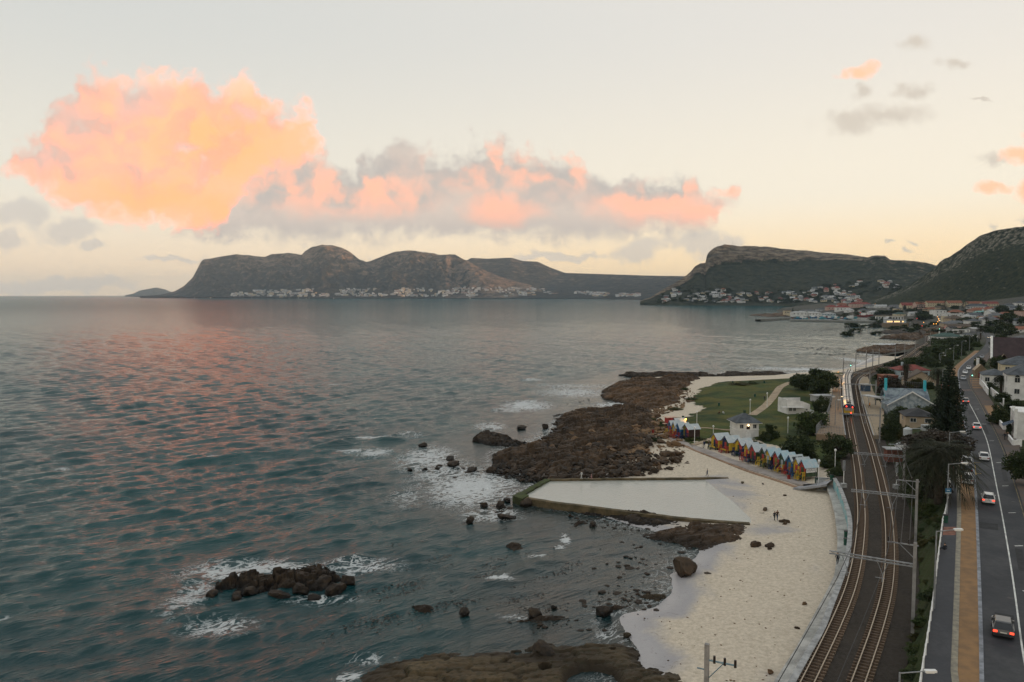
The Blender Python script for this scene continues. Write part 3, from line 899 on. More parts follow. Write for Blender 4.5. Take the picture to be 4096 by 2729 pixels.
mt2, MV2, mpx2 = mountain('cliff_mountain', 'flat-topped mountain with a rocky cliff band above houses', [(2560, 1204), (2600, 1190), (2650, 1160), (2720, 1120), (2760, 1090), (2780, 1065), (2800, 1054), (2822, 1052), (2828, 1020), (2840, 1005), (2870, 985), (2900, 978), (2960, 985), (3000, 983), (3080, 988), (3150, 998), (3250, 1005), (3300, 1010), (3370, 1017), (3430, 1022), (3470, 1030), (3500, 1020), (3540, 1025), (3560, 1040), (3620, 1042), (3700, 1050), (3745, 1062), (3800, 1080), (3900, 1100), (4100, 1140), (4300, 1180)],
         [(2540, 1210), (2620, 1213), (2700, 1216), (3000, 1217), (3300, 1214), (3600, 1205), (4300, 1200)], lin((2560, 3050), (2900, 3500), (3300, 3500), (3700, 3100), (4300, 2900)), lin((2560, 2950), (2700, 2800), (3000, 2750), (3300, 2600), (3600, 2500), (4300, 2400)), M_H2, prof2, gul=.05, gs=.006, rows=110, step=3, rough=1.0,
         rockf=lambda t, px, g: np.where(px < 3450, .05 + 1.1 * sstep(.79, .84, t), .1 + .35 * t + .2 * sstep(.8, .9, t)))
SIL3 = [(3440, 1216), (3480, 1208), (3560, 1178), (3650, 1130), (3720, 1083), (3745, 1062), (3760, 1043), (3800, 1022), (3850, 987), (3900, 952), (3920, 937), (3980, 917), (4040, 906), (4096, 900), (4200, 880), (4500, 830), (5000, 740), (5600, 640), (6600, 500), (8200, 200), (10500, -300)]
mt3, MV3, mpx3 = mountain('near_hill', 'bushy rock-strewn hillside rising at the right', SIL3, [(3420, 1216), (3500, 1210), (3800, 1203), (4100, 1200), (4600, 1200), (6000, 1200), (10500, 1150)],
         lin((3440, 2250), (3750, 2050), (4100, 1800), (4600, 1500), (6000, 900), (10500, 420)), lin((3440, 2100), (3600, 1800), (4100, 1530), (4600, 1250), (6000, 660), (10500, 250)), M_H3,
         lambda t, px: np.clip(.75 * t + .25 * t ** 2 - .05 * np.sin(t * 9), 0, 1), gul=.05, gs=.014, rows=130, step=5, rough=1.2, sink=True, rockf=lambda t, px, g: -.06 + .40 * sstep(.55, .85, t) + .10 * (g > .45) * (t > .25))

# the inland range west of the town (out of frame to the right): added and shaped to keep the low sun off the shore
xs = np.arange(1900, 4200, 60.0); ys = np.arange(-2600, 4320, 60.0)
X, Y = np.meshgrid(xs, ys)
Z = 430 * np.exp(-((X - 2900) / 520.0) ** 2) * (.75 + .5 * fbm2(X * .0015, Y * .0015, 4)) * sstep(-2600, -2000, Y) * (1 - sstep(3900, 4280, Y)) - 5
nx = len(xs); j, i = np.meshgrid(np.arange(len(ys) - 1), np.arange(nx - 1), indexing='ij'); a = (j * nx + i).ravel()
me = np_mesh('inland_shade_range', np.c_[X.ravel(), Y.ravel(), Z.ravel()], np.c_[a, a + 1, a + nx + 1, a + nx], M_H2)
attr(me, 'rock', np.full(X.size, .2))
tag(new_obj('inland_shade_range', me), 'unseen mountain range inland of the town, added to shade the shore', kind='structure')
# evening air: far things fade
hz = bpy.data.materials.new('haze_air'); hz.use_nodes = True
hz.node_tree.nodes.clear()
ht = NT(hz.node_tree)
pv = ht.new('ShaderNodeVolumePrincipled'); pv.inputs['Color'].default_value = (.62, .82, 1.0, 1); pv.inputs['Density'].default_value = 3.2e-5; pv.inputs['Anisotropy'].default_value = .0
ho = ht.new('ShaderNodeOutputMaterial'); ht.l.new(pv.outputs[0], ho.inputs['Volume'])
hb = MB().box(-31000, 31000, -31000, 31000, -60, 720).build('haze', hz)
tag(hb, 'pale evening haze over the bay', kind='stuff')
# ------------------------------------------------------------------ strips laid on the ground
def strip_mesh(La, Lb, za, zb_, mats, skirt=0.0, name='strip'):
    n = len(La)
    za = np.broadcast_to(za, n); zb_ = np.broadcast_to(zb_, n)
    V = np.r_[np.c_[La, za], np.c_[Lb, zb_]]
    i = np.arange(n - 1)
    q = np.c_[i, n + i, n + i + 1, i + 1]
    if skirt:
        V = np.r_[V, np.c_[La, za - skirt], np.c_[Lb, zb_ - skirt]]
        q = np.r_[q, np.c_[2 * n + i, i, i + 1, 2 * n + i + 1], np.c_[n + i, 3 * n + i, 3 * n + i + 1, n + i + 1]]
    return np_mesh(name, V, q, mats, smooth=False)
def ystrip(name, fa, fb, y0, y1, step, z, mat, label, skirt=0.0, zf=None):
    ys = np.arange(y0, y1 + step, step)
    A_ = np.c_[fa(ys), ys]; B_ = np.c_[fb(ys), ys]
    me = strip_mesh(A_, B_, z, z, mat, skirt, name)
    return tag(new_obj(name, me), label, kind='structure')
M_CONC = mk('concrete', (.34, .34, .33), .9, .18, 1.2, bump=.02)
M_CONCD = mk('old_concrete', (.22, .215, .19), .9, .25, .8, bump=.03)
M_BRICK = mk('ochre_paving', (.27, .155, .070), .9, col2=(.19, .115, .06), scale=.9, bump=.01, bscale=9)
M_RPAVE = mk('red_paving', (.22, .10, .07), .9, .2, 1.0)
M_KERB = mk('kerb_stone', (.30, .27, .20), .9, col2=(.18, .16, .13), scale=1.5)
M_KERBG = mk('grey_kerb', (.24, .25, .27), .9, .2, 1.0)
M_PAINT = mk('road_paint', (.62, .62, .58), .7, .15, .6)
M_YPAINT = mk('yellow_paint', (.50, .33, .05), .7, .15, .6)
M_RAIL = mk('rail_steel', (.36, .30, .23), .34, .1, 3.0, metal=1.0, spec=.5)
M_SLEEP = mk('concrete_sleeper', (.155, .105, .070), .9, .3, 1.0, bump=.02)
M_WHITE = mk('white_paint', (.74, .73, .70), .7, .08, 1.0)
M_STEEL = mk('galvanised_steel', (.27, .28, .29), .6, .15, 2.0, metal=.3)
M_POLE = mk('mast_concrete', (.26, .25, .24), .85, .15, 1.0)
M_DARK = mk('dark_metal', (.02, .02, .022), .5, .2, 2.0)
M_BLACK = mk('insulator', (.025, .018, .016), .4, .2, 3.0)
M_MURAL = mk('turquoise_mural', (.10, .36, .40), .8, col2=(.40, .43, .42), scale=.8)

# railway ballast
ystrip('railway_ballast', lambda y: xl(y) - .05, lambda y: xb(y), 42, 1150, 2.0, ZR + .02, M_BALLAST, 'dark stone ballast bed of the railway')
# two tracks: rails and single sleepers
def make_track(line, label, group):
    sel = line[(line[:, 1] > 58) & (line[:, 1] < 700)]
    o = P(0, 0, 0) * 0
    t = thing('railway_track', label, 'railway track', (sel[0, 0], sel[0, 1], ZR), 0, group)
    org = Vector((sel[0, 0], sel[0, 1], ZR))
    for sgn in (-1, 1):
        c = offset(sel, sgn * .54)
        n = len(c)
        prof = [(-.055, .20), (-.055, .36), (.055, .36), (.055, .20)]
        tn = tangents(c); nr_ = np.c_[tn[:, 1], -tn[:, 0]]
        V = []
        for u, h in prof:
            p = c + nr_ * u
            V.append(np.c_[p[:, 0] - org.x, p[:, 1] - org.y, np.full(n, h)])
        V = np.concatenate(V)
        i = np.arange(n - 1)
        q = np.concatenate([np.c_[k * n + i, ((k + 1) % 4) * n + i, ((k + 1) % 4) * n + i + 1, k * n + i + 1] for k in range(4)])
        new_obj('rail', np_mesh('rail', V, q, M_RAIL, smooth=False), t)
    sl = resample(sel, .70)
    tn = tangents(sl)
    sm = MB()
    sm.prism([(-.13, .0), (-.11, .20), (.11, .20), (.13, .0)], -1.05, 1.05, 'x')
    sme = sm.mesh('sleeper', M_SLEEP)
    rest = MB()
    k = 0
    for p, d in zip(sl, tn):
        ang = math.atan2(d[1], d[0]) - math.pi / 2
        if k < 300:
            s = new_obj('sleeper', sme, t, (p[0] - org.x, p[1] - org.y, 0))
            s.rotation_euler = (0, 0, ang)
            k += 1
        elif p[1] < 560:
            rest.box(p[0] - org.x - 1.05, p[0] - org.x + 1.05, p[1] - org.y - .12, p[1] - org.y + .12, 0, .2, 0, ang)
    r = rest.build('sleepers_beyond', M_SLEEP, t)
    r['kind'] = 'stuff'
    return t
make_track(TL, 'seaward railway track, the one the train stands on', 'the two railway tracks')
make_track(TR, 'landward railway track, next to the grassy bank', 'the two railway tracks')

# sea wall, coping and beach walkway
wt = thing('sea_wall', 'grey concrete sea wall with turquoise mural panels below the railway', 'sea wall', (WT[0, 0], WT[0, 1], 2.0))
o0 = Vector((WT[0, 0], WT[0, 1], 2.0))
Wl = WT - np.array([o0.x, o0.y])
for i0 in range(0, len(Wl) - 1, 6):
    seg = Wl[i0:i0 + 7]
    if len(seg) < 2: continue
    mur = WT[i0, 1] > 104
    m = MB()
    for (ax, ay), (bx, by), oa, ob in zip(seg[:-1], seg[1:], offset(seg, .45)[:-1], offset(seg, .45)[1:]):
        m.add([(ax, ay, -1.2), (bx, by, -1.2), (bx, by, 2.62), (ax, ay, 2.62), (oa[0], oa[1], 2.62), (ob[0], ob[1], 2.62), (oa[0], oa[1], 2.0), (ob[0], ob[1], 2.0)], [(1, 0, 3, 2), (3, 4, 5, 2), (4, 6, 7, 5)])
    m.build('wall_panel', M_MURAL if mur else M_CONC, wt)
me = strip_mesh(offset(Wl, -.08), offset(Wl, .55), 2.74, 2.74, M_CONC, .14, 'coping')
new_obj('coping', me, wt)
xwk = fx(np.vstack([[(WT[0, 0] - 4.0, WT[0, 1])], PL([(3095, 2729), (3185, 2590), (3250, 2470), (3306, 2367), (3338, 2299), (3348, 2214), (3350, 2145), (3345, 2103), (3340, 2060), (3325, 1998), (3308, 1950), (3298, 1925)], 2.75)]))
ystrip('walkway', xwk, lambda y: xl(y) + .2, WT[0, 1], WALL_END + 3, 1.5, 2.78, mk('walkway_concrete', (.44, .425, .39), .9, .18, .6, bump=.01), 'pale concrete walkway at the foot of the sea wall', .5)
# green panels set into the wall near the bottom
for a, b, lb in ((3247, 2535, 'nearest green mural panel low on the sea wall'), (3381, 2180, 'dark green bin by the sea wall below the first portal mast'), (3380, 2150, 'dark green bin by the sea wall, farther of the two')):
    p = P(a, b, 2.78)
    t = thing('wall_panel' if 'mural' in lb else 'litter_bin', lb, 'mural' if 'mural' in lb else 'litter bin', (xl(p.y) - .32, p.y, 2.78), 0)
    if 'mural' in lb:
        ang = math.atan2(*(WT[30] - WT[24])[::-1])
        t.rotation_euler = (0, 0, math.atan2(WT[25, 1] - WT[22, 1], WT[25, 0] - WT[22, 0]))
        t.location.x = xl(p.y) - .05
        MB().box(-1.3, 1.3, -.03, .03, .1, 1.7).build('panel', mk('green_mural', (.07, .16, .09), .8, col2=(.28, .33, .25), scale=1.3), t)
        MB().box(-1.36, 1.36, -.02, .02, 1.7, 1.76).build('frame', M_CONC, t)
    else:
        MB().cyl((0, 0, 0), (0, 0, .95), .3, .34, 10).build('drum', mk('bin_green', (.02, .085, .055), .6, .2, 2.0), t)
        MB().cyl((0, 0, .95), (0, 0, 1.03), .36, .36, 10).build('rim', M_DARK, t)

# road, markings, kerbs, pavements
road = ystrip('road', xrl, xrr, 38, 1250, 2.0, ZROAD, M_ASPH, 'grey asphalt main road with a white centre line')
def paint(name, pts, w, mat, z=ZROAD + .012):
    pts = np.asarray(pts)
    me = strip_mesh(offset(pts, -w / 2), offset(pts, w / 2), z, z, mat, 0, name)
    return new_obj(name, me, road)
CLN = resample(smooth(back(PL([(4120, 2729), (4096, 2657), (4052, 2310), (4009, 2060), (3980, 1913), (3959, 1802), (3942, 1742), (3903, 1661), (3875, 1610)], ZROAD)), 2), 1.5)
paint('centre_line', CLN, .16, M_PAINT)
yl = CLN[(CLN[:, 1] > 160) & (CLN[:, 1] < 170)]
for y in (82, 97, 112, 128, 146, 168, 190, 215):
    x = float(xrr(y)) - 1.9
    paint('lane_dash', [(x - .55, y), (x, y + .04), (x + .55, y + .08)], .22, M_PAINT)
for y in (137, 146):
    x = float(xrl(y))
    paint('bay_mark', [(x + .05, y), (x + 1.2, y)], .14, M_YPAINT)
paint('kerb_line', [(float(xrl(y)) + .14, y) for y in np.arange(136, 147, 1.0)], .12, M_YPAINT)
paint('yellow_line', [(float(xrr(y)) - .30, y) for y in np.arange(60, 300, 3.0)], .10, mk('worn_yellow', (.22, .17, .08), .8, .3, .5))
M_PATCH = mk('tar_patch', (.024, .025, .027), .8, .2, 1.0)
for y, k, L_, w_ in ((72, 2.2, 5, 1.6), (88, 4.9, 9, .8), (104, 1.4, 4, 2.2), (131, 5.2, 12, .7), (150, 2.0, 6, 1.5), (176, 4.4, 14, .9), (205, 2.6, 8, 2.0)):
    paint('tar_patch', [(float(xrl(q)) + k, q) for q in np.arange(y, y + L_, 1.0)], w_, M_PATCH, ZROAD + .006)
for y, k in ((80, 3.1), (118, 5.6), (143, 2.2), (190, 4.0)):
    x = float(xrl(y)) + k
    MB().cyl((x, y, ZROAD - .05), (x, y, ZROAD + .01), .34, .34, 12).build('manhole_cover', M_DARK, road)
for y in (256, 259):
    paint('crossing_line', [(float(xrl(y)) + .3, y), ((float(xrl(y)) + float(xrr(y))) / 2, y + .2), (float(xrr(y)) - .3, y + .4)], .6, mk('brick_crossing', (.30, .17, .13), .8, .2, 1.0))
ystrip('parking_strip', xstrip, lambda y: xrl(y) - .38, 38, 245, 2.0, ZROAD + .05, M_BRICK, 'ochre brick parking strip beside the road', .1)
ystrip('grey_kerb', lambda y: xrl(y) - .38, lambda y: xrl(y) + .02, 38, 420, 2.0, ZROAD + .07, M_KERBG, 'grey kerb between parking strip and road', .12)
ystrip('cobbled_gutter', lambda y: xstrip(y) - .62, xstrip, 38, 175, 2.0, ZROAD + .09, M_KERB, 'pale cobbled gutter beside the pavement', .12)
ystrip('pavement', xsw, lambda y: xstrip(y) - .62, 38, 232, 2.0, ZROAD + .14, M_PAVE, 'dark tar pavement above the grassy bank', .5)
ystrip('far_parking_strip', lambda y: xrl(y) - 3.0, lambda y: xrl(y) - .3, 300, 440, 4.0, ZROAD + .05, M_BRICK, 'orange brick strip beside the distant bend of the road', .1)
for y, lb in ((101, 'red brick band across the pavement beside the litter bin'), (138, 'red paving under the lamp post by the palm')):
    s = ystrip('pavement_band', lambda q: xsw(q) + .2, lambda q: xstrip(q) - .7, y, y + (2.5 if y < 110 else 14), 1.2, ZROAD + .155, M_RPAVE, lb)
ystrip('far_pavement', lambda y: xrr(y), lambda y: xrr(y) + 3.6, 60, 480, 2.5, ZROAD + .13, mk('worn_pavement', (.075, .068, .064), .9, col2=(.11, .075, .055), scale=.25), 'worn pavement on the far side of the road', .3)
# paved patches on the far pavement
for (y0, y1, m, lb) in ((196, 221, M_BRICK, 'ochre paved bay on the far side of the road'), (262, 300, M_BRICK, 'striped ochre paving before the pedestrian crossing')):
    if y0 > 250:
        for k in range(6):
            ystrip('paving_band', lambda y: xrr(y) + .4, lambda y: xrr(y) + 6.0, y0 + k * 7, y0 + k * 7 + 2.6, 1.3, ZROAD + .16, m, lb)
    else:
        ystrip('paving_bay', lambda y: xrr(y) + .5, lambda y: xrr(y) + 4.6, y0, y1, 5.0, ZROAD + .16, m, lb)

# white railing between pavement and bank
rl = thing('railing', 'weathered white railing along the pavement above the bank', 'railing', (float(xsw(50)), 50, ZROAD))
ys = np.arange(50, 140, 2.4)
for y in ys:
    x = float(xsw(y)) - float(xsw(50))
    MB().box(x - .06, x + .06, y - 50 - .06, y - 50 + .06, -.3, 1.15).build('post', M_WHITE, rl)
for h in (.55, 1.08):
    m = MB()
    pts = [(float(xsw(y)) - float(xsw(50)), y - 50, h) for y in ys]
    for a_, b_ in zip(pts[:-1], pts[1:]):
        m.cyl(a_, b_, .05, .05, 5, caps=False)
    m.build('rail', M_WHITE, rl)

# station platforms
def slab(name, pts, z, h, mat, edge_mat, label, cat, edge_pts):
    c = P(*pts[0], z)
    w = [P(a, b, z) - c for a, b in pts]
    t = thing(name, label, cat, c)
    MB().poly([(p.x, p.y) for p in w], -h, 0).build('deck', mat, t)
    e = np.array([(P(a, b, z) - c)[:2] for a, b in edge_pts])
    e = resample(smooth(e, 2), 2.0)
    new_obj('edge_line', strip_mesh(offset(e, -.12), offset(e, .12), .02, .02, M_CONC, .0, 'edge'), t)
    return t
M_PLAT = mk('platform_paving', (.33, .255, .165), .9, col2=(.25, .20, .14), scale=.5, bump=.01, bscale=5)
M_PLAT2 = mk('platform_brick', (.28, .20, .13), .9, col2=(.20, .145, .10), scale=.7)
slab('platform', [(3265, 1737), (3382, 1740), (3374, 1690), (3369, 1640), (3364, 1590), (3361, 1549), (3362, 1520), (3372, 1503), (3345, 1500), (3335, 1528), (3322, 1605), (3305, 1673)], 5.45, 1.5, M_PLAT2, M_WHITE, 'brick paved seaward station platform lit by orange lamps', 'platform', [(3382, 1740), (3374, 1690), (3369, 1640), (3364, 1590), (3361, 1549), (3362, 1520), (3372, 1503)])
slab('platform', [(3495, 1742), (3536, 1742), (3536, 1640), (3516, 1600), (3493, 1565), (3482, 1530), (3470, 1507), (3452, 1507), (3438, 1522), (3434, 1545), (3446, 1584), (3467, 1656)], 5.45, 1.5, M_PLAT, M_WHITE, 'tan landward station platform with a worker standing on it', 'platform', [(3495, 1742), (3467, 1656), (3446, 1584), (3434, 1545), (3438, 1522), (3452, 1507)])

# tidal pool
c = P(2069, 1985, 1.1)
pw = thing('tidal_pool_wall', 'low mossy concrete wall enclosing the tidal pool', 'pool wall', c)
M_MOSS = mk('mossy_concrete', (.15, .11, .06), .95, col2=(.045, .038, .02), scale=.45, bump=.12)
M_ALGAE = mk('algae_concrete', (.055, .075, .02), .95, col2=(.03, .032, .015), scale=.6, bump=.08)
def pool_side(pts, w, mat, name):
    e = resample(np.array([(P(a, b, 1.25) - c)[:2] for a, b in pts]), 1.2)
    e = e + np.c_[fbm2(e[:, 0], e[:, 1], 2) - .5, fbm2(e[:, 1] + 7, e[:, 0], 2) - .5] * .35
    n = len(e)
    hz = .18 + .10 * (fbm2(e[:, 0] * .8, e[:, 1] * .8, 2) - .5)
    new_obj(name, strip_mesh(offset(e, -w / 2), offset(e, w / 2), hz, hz, mat, 2.6, name), pw)
pool_side([(2069, 1985), (2120, 1956), (2190, 1917)], 1.3, M_ALGAE, 'wall_section')
pool_side([(2190, 1917), (2400, 1915), (2620, 1913), (2830, 1911), (2912, 1911)], .9, M_MOSS, 'wall_section')
pool_side([(2069, 1985), (2220, 2010), (2390, 2030), (2540, 2050), (2690, 2068), (2860, 2084), (3000, 2093)], 1.1, M_MOSS, 'wall_section')
MB().poly([(x - c.x, y - c.y) for x, y in PL([(2050, 1988), (2075, 1972), (2115, 1984), (2090, 2000)], 1.25)], -2, .35).build('corner_block', M_ALGAE, pw)
m = bpy.data.materials.new('pool_water'); m.use_nodes = True
t = NT(m.node_tree); b = t.n['Principled BSDF']
co = t.new('ShaderNodeTexCoord').outputs['Object']
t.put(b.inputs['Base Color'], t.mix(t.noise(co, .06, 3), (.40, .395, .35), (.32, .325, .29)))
b.inputs['Roughness'].default_value = .06; b.inputs['IOR'].default_value = 1.33
bn = t.new('ShaderNodeBump', i_Strength=1.0, i_Distance=.09)
t.put(bn.inputs['Height'], t.noise(co, 1.3, 4, .6)); t.l.new(bn.outputs[0], b.inputs['Normal'])
pp = [tuple(q) for q in POOL]
cx, cy = np.mean(POOL, axis=0)
pp = [(x + (x - cx) * .006, y + (y - cy) * .006) for x, y in pp]
mb = MB()
tri = tessellate_polygon([[Vector((x, y, 0)) for x, y in pp]])
mb.add([(x, y, .92) for x, y in pp], [tuple(q) for q in tri])
tag(mb.build('pool_water', m), 'still pale water of the tidal pool', kind='structure')

# brick path in front of the huts, path across the lawn
def path(name, pts, w, mat, label, dz=.10):
    pl = np.array([PG(a, b)[:2] for a, b in pts])
    pl = resample(smooth(pl, 2), 1.2)
    A_, B_ = offset(pl, -w / 2), offset(pl, w / 2)
    z = np.maximum(zt(A_[:, 0], A_[:, 1]), zt(B_[:, 0], B_[:, 1])) + dz
    return tag(new_obj(name, strip_mesh(A_, B_, z, z, mat, .4, name)), label, kind='structure')
M_PATH = mk('sand_path', (.36, .28, .19), .95, .15, .5)
path('hut_path', [(2630, 1735), (2700, 1760), (2760, 1785), (2830, 1810), (2900, 1836), (2980, 1866), (3060, 1890), (3130, 1912), (3190, 1930), (3240, 1945)], 3.0, mk('pale_paving', (.34, .30, .27), .9, .12, .4), 'pale paved path in front of the beach huts', .04)
path('path_edging', [(2625, 1737), (2700, 1768), (2760, 1795), (2830, 1822), (2900, 1849), (2980, 1882), (3060, 1908), (3130, 1930), (3185, 1950)], .9, mk('brick_edging', (.30, .19, .12), .9, .2, .6), 'brown brick edging along the beach path', .10)
path('lawn_path', [(3008, 1662), (3050, 1635), (3085, 1600), (3105, 1570), (3125, 1545), (3170, 1528), (3230, 1516), (3300, 1508), (3345, 1500)], 2.6, M_PATH, 'curving sandy path across the lawn', .14)
path('garden_path', [(2790, 1713), (2860, 1716), (2945, 1722)], .9, M_PATH, 'thin pale path edging the lawn by the lifeguard house', .14)
path('hut_side_path', [(2770, 1782), (2830, 1765), (2870, 1752)], 1.6, M_PATH, 'pale path slanting past the first hut of the row', .16)
path('ramp_path', [(3200, 1948), (3260, 1955), (3320, 1965)], 5.0, mk('ramp_concrete', (.30, .30, .31), .9, .15, .5), 'grey paved apron at the end of the hut path', .06)
path('platform_path', [(3230, 1700), (3270, 1735), (3330, 1790)], 1.2, M_PATH, 'narrow trodden path beside the platform trees', .12)
# ------------------------------------------------------------------ rocks
def rock_mat(name, a, b_, c_, s=.6, wetk=.15):
    m = bpy.data.materials.new(name); m.use_nodes = True
    t = NT(m.node_tree); b = t.n['Principled BSDF']
    geo = t.new('ShaderNodeNewGeometry'); co = geo.outputs['Position']
    n1 = t.noise(co, s * .25, 4, .6); n2 = t.noise(co, s * 2.2, 5, .65)
    n3 = t.noise(co, s * 9, 3, .6)
    c = t.mix(t.ramp(n1, .38, .62), a, b_)
    c = t.mix(t.ramp(t.noise(co, s * .06, 3, .6), .42, .62, 0, .7), c, tuple(q * .38 for q in a))
    c = t.mix(t.ramp(n2, .42, .68, 0, .85), c, c_)
    c = t.mix(t.ramp(n3, .55, .75, 0, .6), c, tuple(q * .4 for q in a))
    zz = t.new('ShaderNodeSeparateXYZ', i_0=co).outputs[2]
    tide = t.ramp(t.math('ADD', zz, t.math('MULTIPLY', t.math('SUBTRACT', n2, .5), .9)), .25, 1.05, wetk, 1.0)   # wet, weedy zone near the water
    c = t.mix(tide, tuple(q * .28 for q in a), c)
    t.put(b.inputs['Base Color'], c)
    b.inputs['Roughness'].default_value = .72
    b.inputs['Specular IOR Level'].default_value = .25
    bn = t.new('ShaderNodeBump', i_Strength=1.0, i_Distance=.14)
    t.put(bn.inputs['Height'], t.noise(co, s * 4, 5, .7)); t.l.new(bn.outputs[0], b.inputs['Normal'])
    return m
M_RKD = rock_mat('wet_rock', (.020, .015, .011), (.040, .027, .017), (.060, .040, .022))
M_RKB = rock_mat('brown_rock', (.060, .038, .021), (.115, .070, .038), (.030, .022, .015))
M_RKO = rock_mat('ochre_rock', (.17, .095, .045), (.23, .145, .075), (.09, .055, .030))
M_RKY = rock_mat('tan_shelf_rock', (.075, .050, .024), (.125, .088, .044), (.026, .024, .011))
M_RKP = rock_mat('pale_hill_rock', (.17, .155, .125), (.22, .20, .16), (.10, .095, .075))
M_RKX = rock_mat('red_brown_shelf', (.085, .050, .025), (.15, .085, .042), (.035, .024, .014))

def cells(x, y):
    """jittered cell pattern: random value per block and distance to the block's edge"""
    xi = np.floor(x).astype(int); yi = np.floor(y).astype(int)
    f1 = np.full(x.shape, 9.0); f2 = np.full(x.shape, 9.0); v = np.zeros(x.shape)
    for a in (-1, 0, 1):
        for b in (-1, 0, 1):
            cx = xi + a; cy = yi + b
            jx = cx + .15 + .7 * _perm[cx % 256, cy % 256]; jy = cy + .15 + .7 * _perm[(cy + 91) % 256, (cx + 37) % 256]
            d = np.hypot(x - jx, y - jy)
            val = _perm[(cx + 13) % 256, (cy + 71) % 256]
            nearer = d < f1
            f2 = np.where(nearer, f1, np.minimum(f2, d))
            v = np.where(nearer, val, v)
            f1 = np.where(nearer, d, f1)
    return v, f2 - f1
def shelf(name, label, pts, z0, hh, st, mat, size=(3.0, 1.2), ang=.3, edge=4.0, holes=(), group=None, crack=.45):
    poly = PL(pts, z0)
    x0, y0 = poly.min(0); x1, y1 = poly.max(0)
    xs = np.arange(x0, x1, st); ys = np.arange(y0, y1, st)
    X, Y = np.meshgrid(xs, ys)
    x, y = X.ravel(), Y.ravel()
    wx = x + 4.5 * (fbm2(x * .22, y * .22, 4) - .5); wy = y + 4.5 * (fbm2(x * .22 + 50, y * .22, 4) - .5)
    ins = in_poly(poly, wx, wy)
    d = dist_line(poly, wx, wy, True)
    c, s = math.cos(ang), math.sin(ang)
    u = (x * c + y * s) / size[0]; w = (-x * s + y * c) / size[1]
    v, e = cells(u, w)
    v2, e2 = cells(u * 2.6 + 5, w * 2.6 + 9)
    h = z0 + hh * (sstep(0, edge, d) * (.35 + .75 * v) + .25 * (v2 - .5) + .9 * (fbm2(x * .08, y * .08, 3) - .5)) - crack * hh * (1 - sstep(.02, .10, e)) - crack * .45 * hh * (1 - sstep(.02, .12, e2))
    for (a, b, r) in holes:
        q = P(a, b, 0)
        dd = np.hypot(x - q.x, (y - q.y))
        rr_ = (P(a + r, b, 0) - q).length
        h -= hh * 1.6 * (1 - sstep(rr_ * .6, rr_ * 1.1, dd))
    h = h + np.maximum(zt(x, y), 0) * .95
    h = np.where(ins, h, -1.5)
    h = np.maximum(h, -1.2)
    nx = len(xs)
    k = ins.reshape(X.shape)
    cell = k[:-1, :-1] | k[1:, :-1] | k[:-1, 1:] | k[1:, 1:]
    j, i = np.nonzero(cell)
    a = j * nx + i
    q = np.c_[a, a + 1, a + nx + 1, a + nx]
    used = np.zeros(x.size, bool); used[q.ravel()] = True
    rm = np.cumsum(used) - 1
    cx, cy = poly.mean(0)
    V = np.c_[x - cx, y - cy, h][used]
    me = np_mesh(name, V, rm[q], mat, smooth=False)
    return tag(new_obj(name, me, None, (cx, cy, 0)), label, 'rock shelf', group)
SHG = 'rock shelves along the shore'
shelf('rock_shelf', 'broad tan and brown rock shelf along the bottom edge', [(1380, 2790), (1440, 2705), (1560, 2665), (1700, 2632), (1850, 2605), (2080, 2592), (2150, 2566), (2250, 2572), (2400, 2552), (2520, 2572), (2600, 2602), (2590, 2640), (2680, 2690), (2740, 2735), (2720, 2850), (1380, 2850)], .25, .85, .26, M_RKY, (6.5, 2.0), .15, 3.0, crack=.25, holes=((2370, 2740, 130), (2180, 2690, 25), (2450, 2620, 14)), group=SHG)
shelf('rock_shelf', 'broken dark rock shelf below the near pool wall', [(2540, 2122), (2680, 2112), (2800, 2108), (2960, 2118), (2985, 2132), (2930, 2182), (2800, 2204), (2740, 2192), (2640, 2160), (2560, 2140)], .2, .95, .30, M_RKB, (3.5, 1.3), .1, 2.5, holes=((2735, 2130, 30), (2800, 2145, 22), (2650, 2118, 20)), group=SHG)
shelf('rock_shelf', 'dark weedy reef hugging the outside of the pool wall', [(2180, 2022), (2330, 2042), (2500, 2064), (2720, 2090), (2740, 2108), (2640, 2118), (2500, 2092), (2380, 2066), (2220, 2040)], -.05, .75, .3, M_RKD, (2.5, 1.0), .0, 2.0, group=SHG)
shelf('rock_shelf', 'large dark brown rock field between the surf and the huts', [(2160, 1928), (2040, 1903), (1950, 1874), (1925, 1850), (1970, 1812), (2010, 1790), (2080, 1786), (2130, 1782), (2180, 1745), (2210, 1700), (2230, 1660), (2300, 1645), (2420, 1638), (2540, 1640), (2600, 1660), (2640, 1700), (2640, 1740), (2600, 1790), (2580, 1830), (2530, 1862), (2470, 1892), (2420, 1908)], -.5, 2.1, .36, M_RKB, (4.2, 1.7), .35, 5.0, holes=((2440, 1845, 70), (2520, 1870, 50), (2180, 1810, 18), (2050, 1850, 26), (2120, 1815, 20), (2180, 1870, 18), (2250, 1750, 20), (2010, 1832, 16), (2090, 1885, 16), (2300, 1700, 16), (2350, 1880, 22)), group=SHG)
shelf('rock_slab', 'low dark slab of rock jutting into the surf beside the rock field', [(1890, 1766), (1900, 1748), (1950, 1738), (2050, 1745), (2075, 1760), (2110, 1790), (2020, 1792), (1930, 1778)], .1, 1.5, .35, M_RKD, (3.0, 1.5), .4, 2.5, group=SHG)
shelf('rock_shelf', 'layered rock shelf with a rusty top beyond the rock field', [(2410, 1595), (2410, 1565), (2445, 1541), (2510, 1532), (2520, 1517), (2600, 1522), (2720, 1520), (2800, 1528), (2760, 1556), (2740, 1590), (2700, 1622), (2620, 1642), (2560, 1637), (2500, 1612)], .4, 1.9, .6, M_RKX, (7.0, 2.2), .5, 3.5, group=SHG)
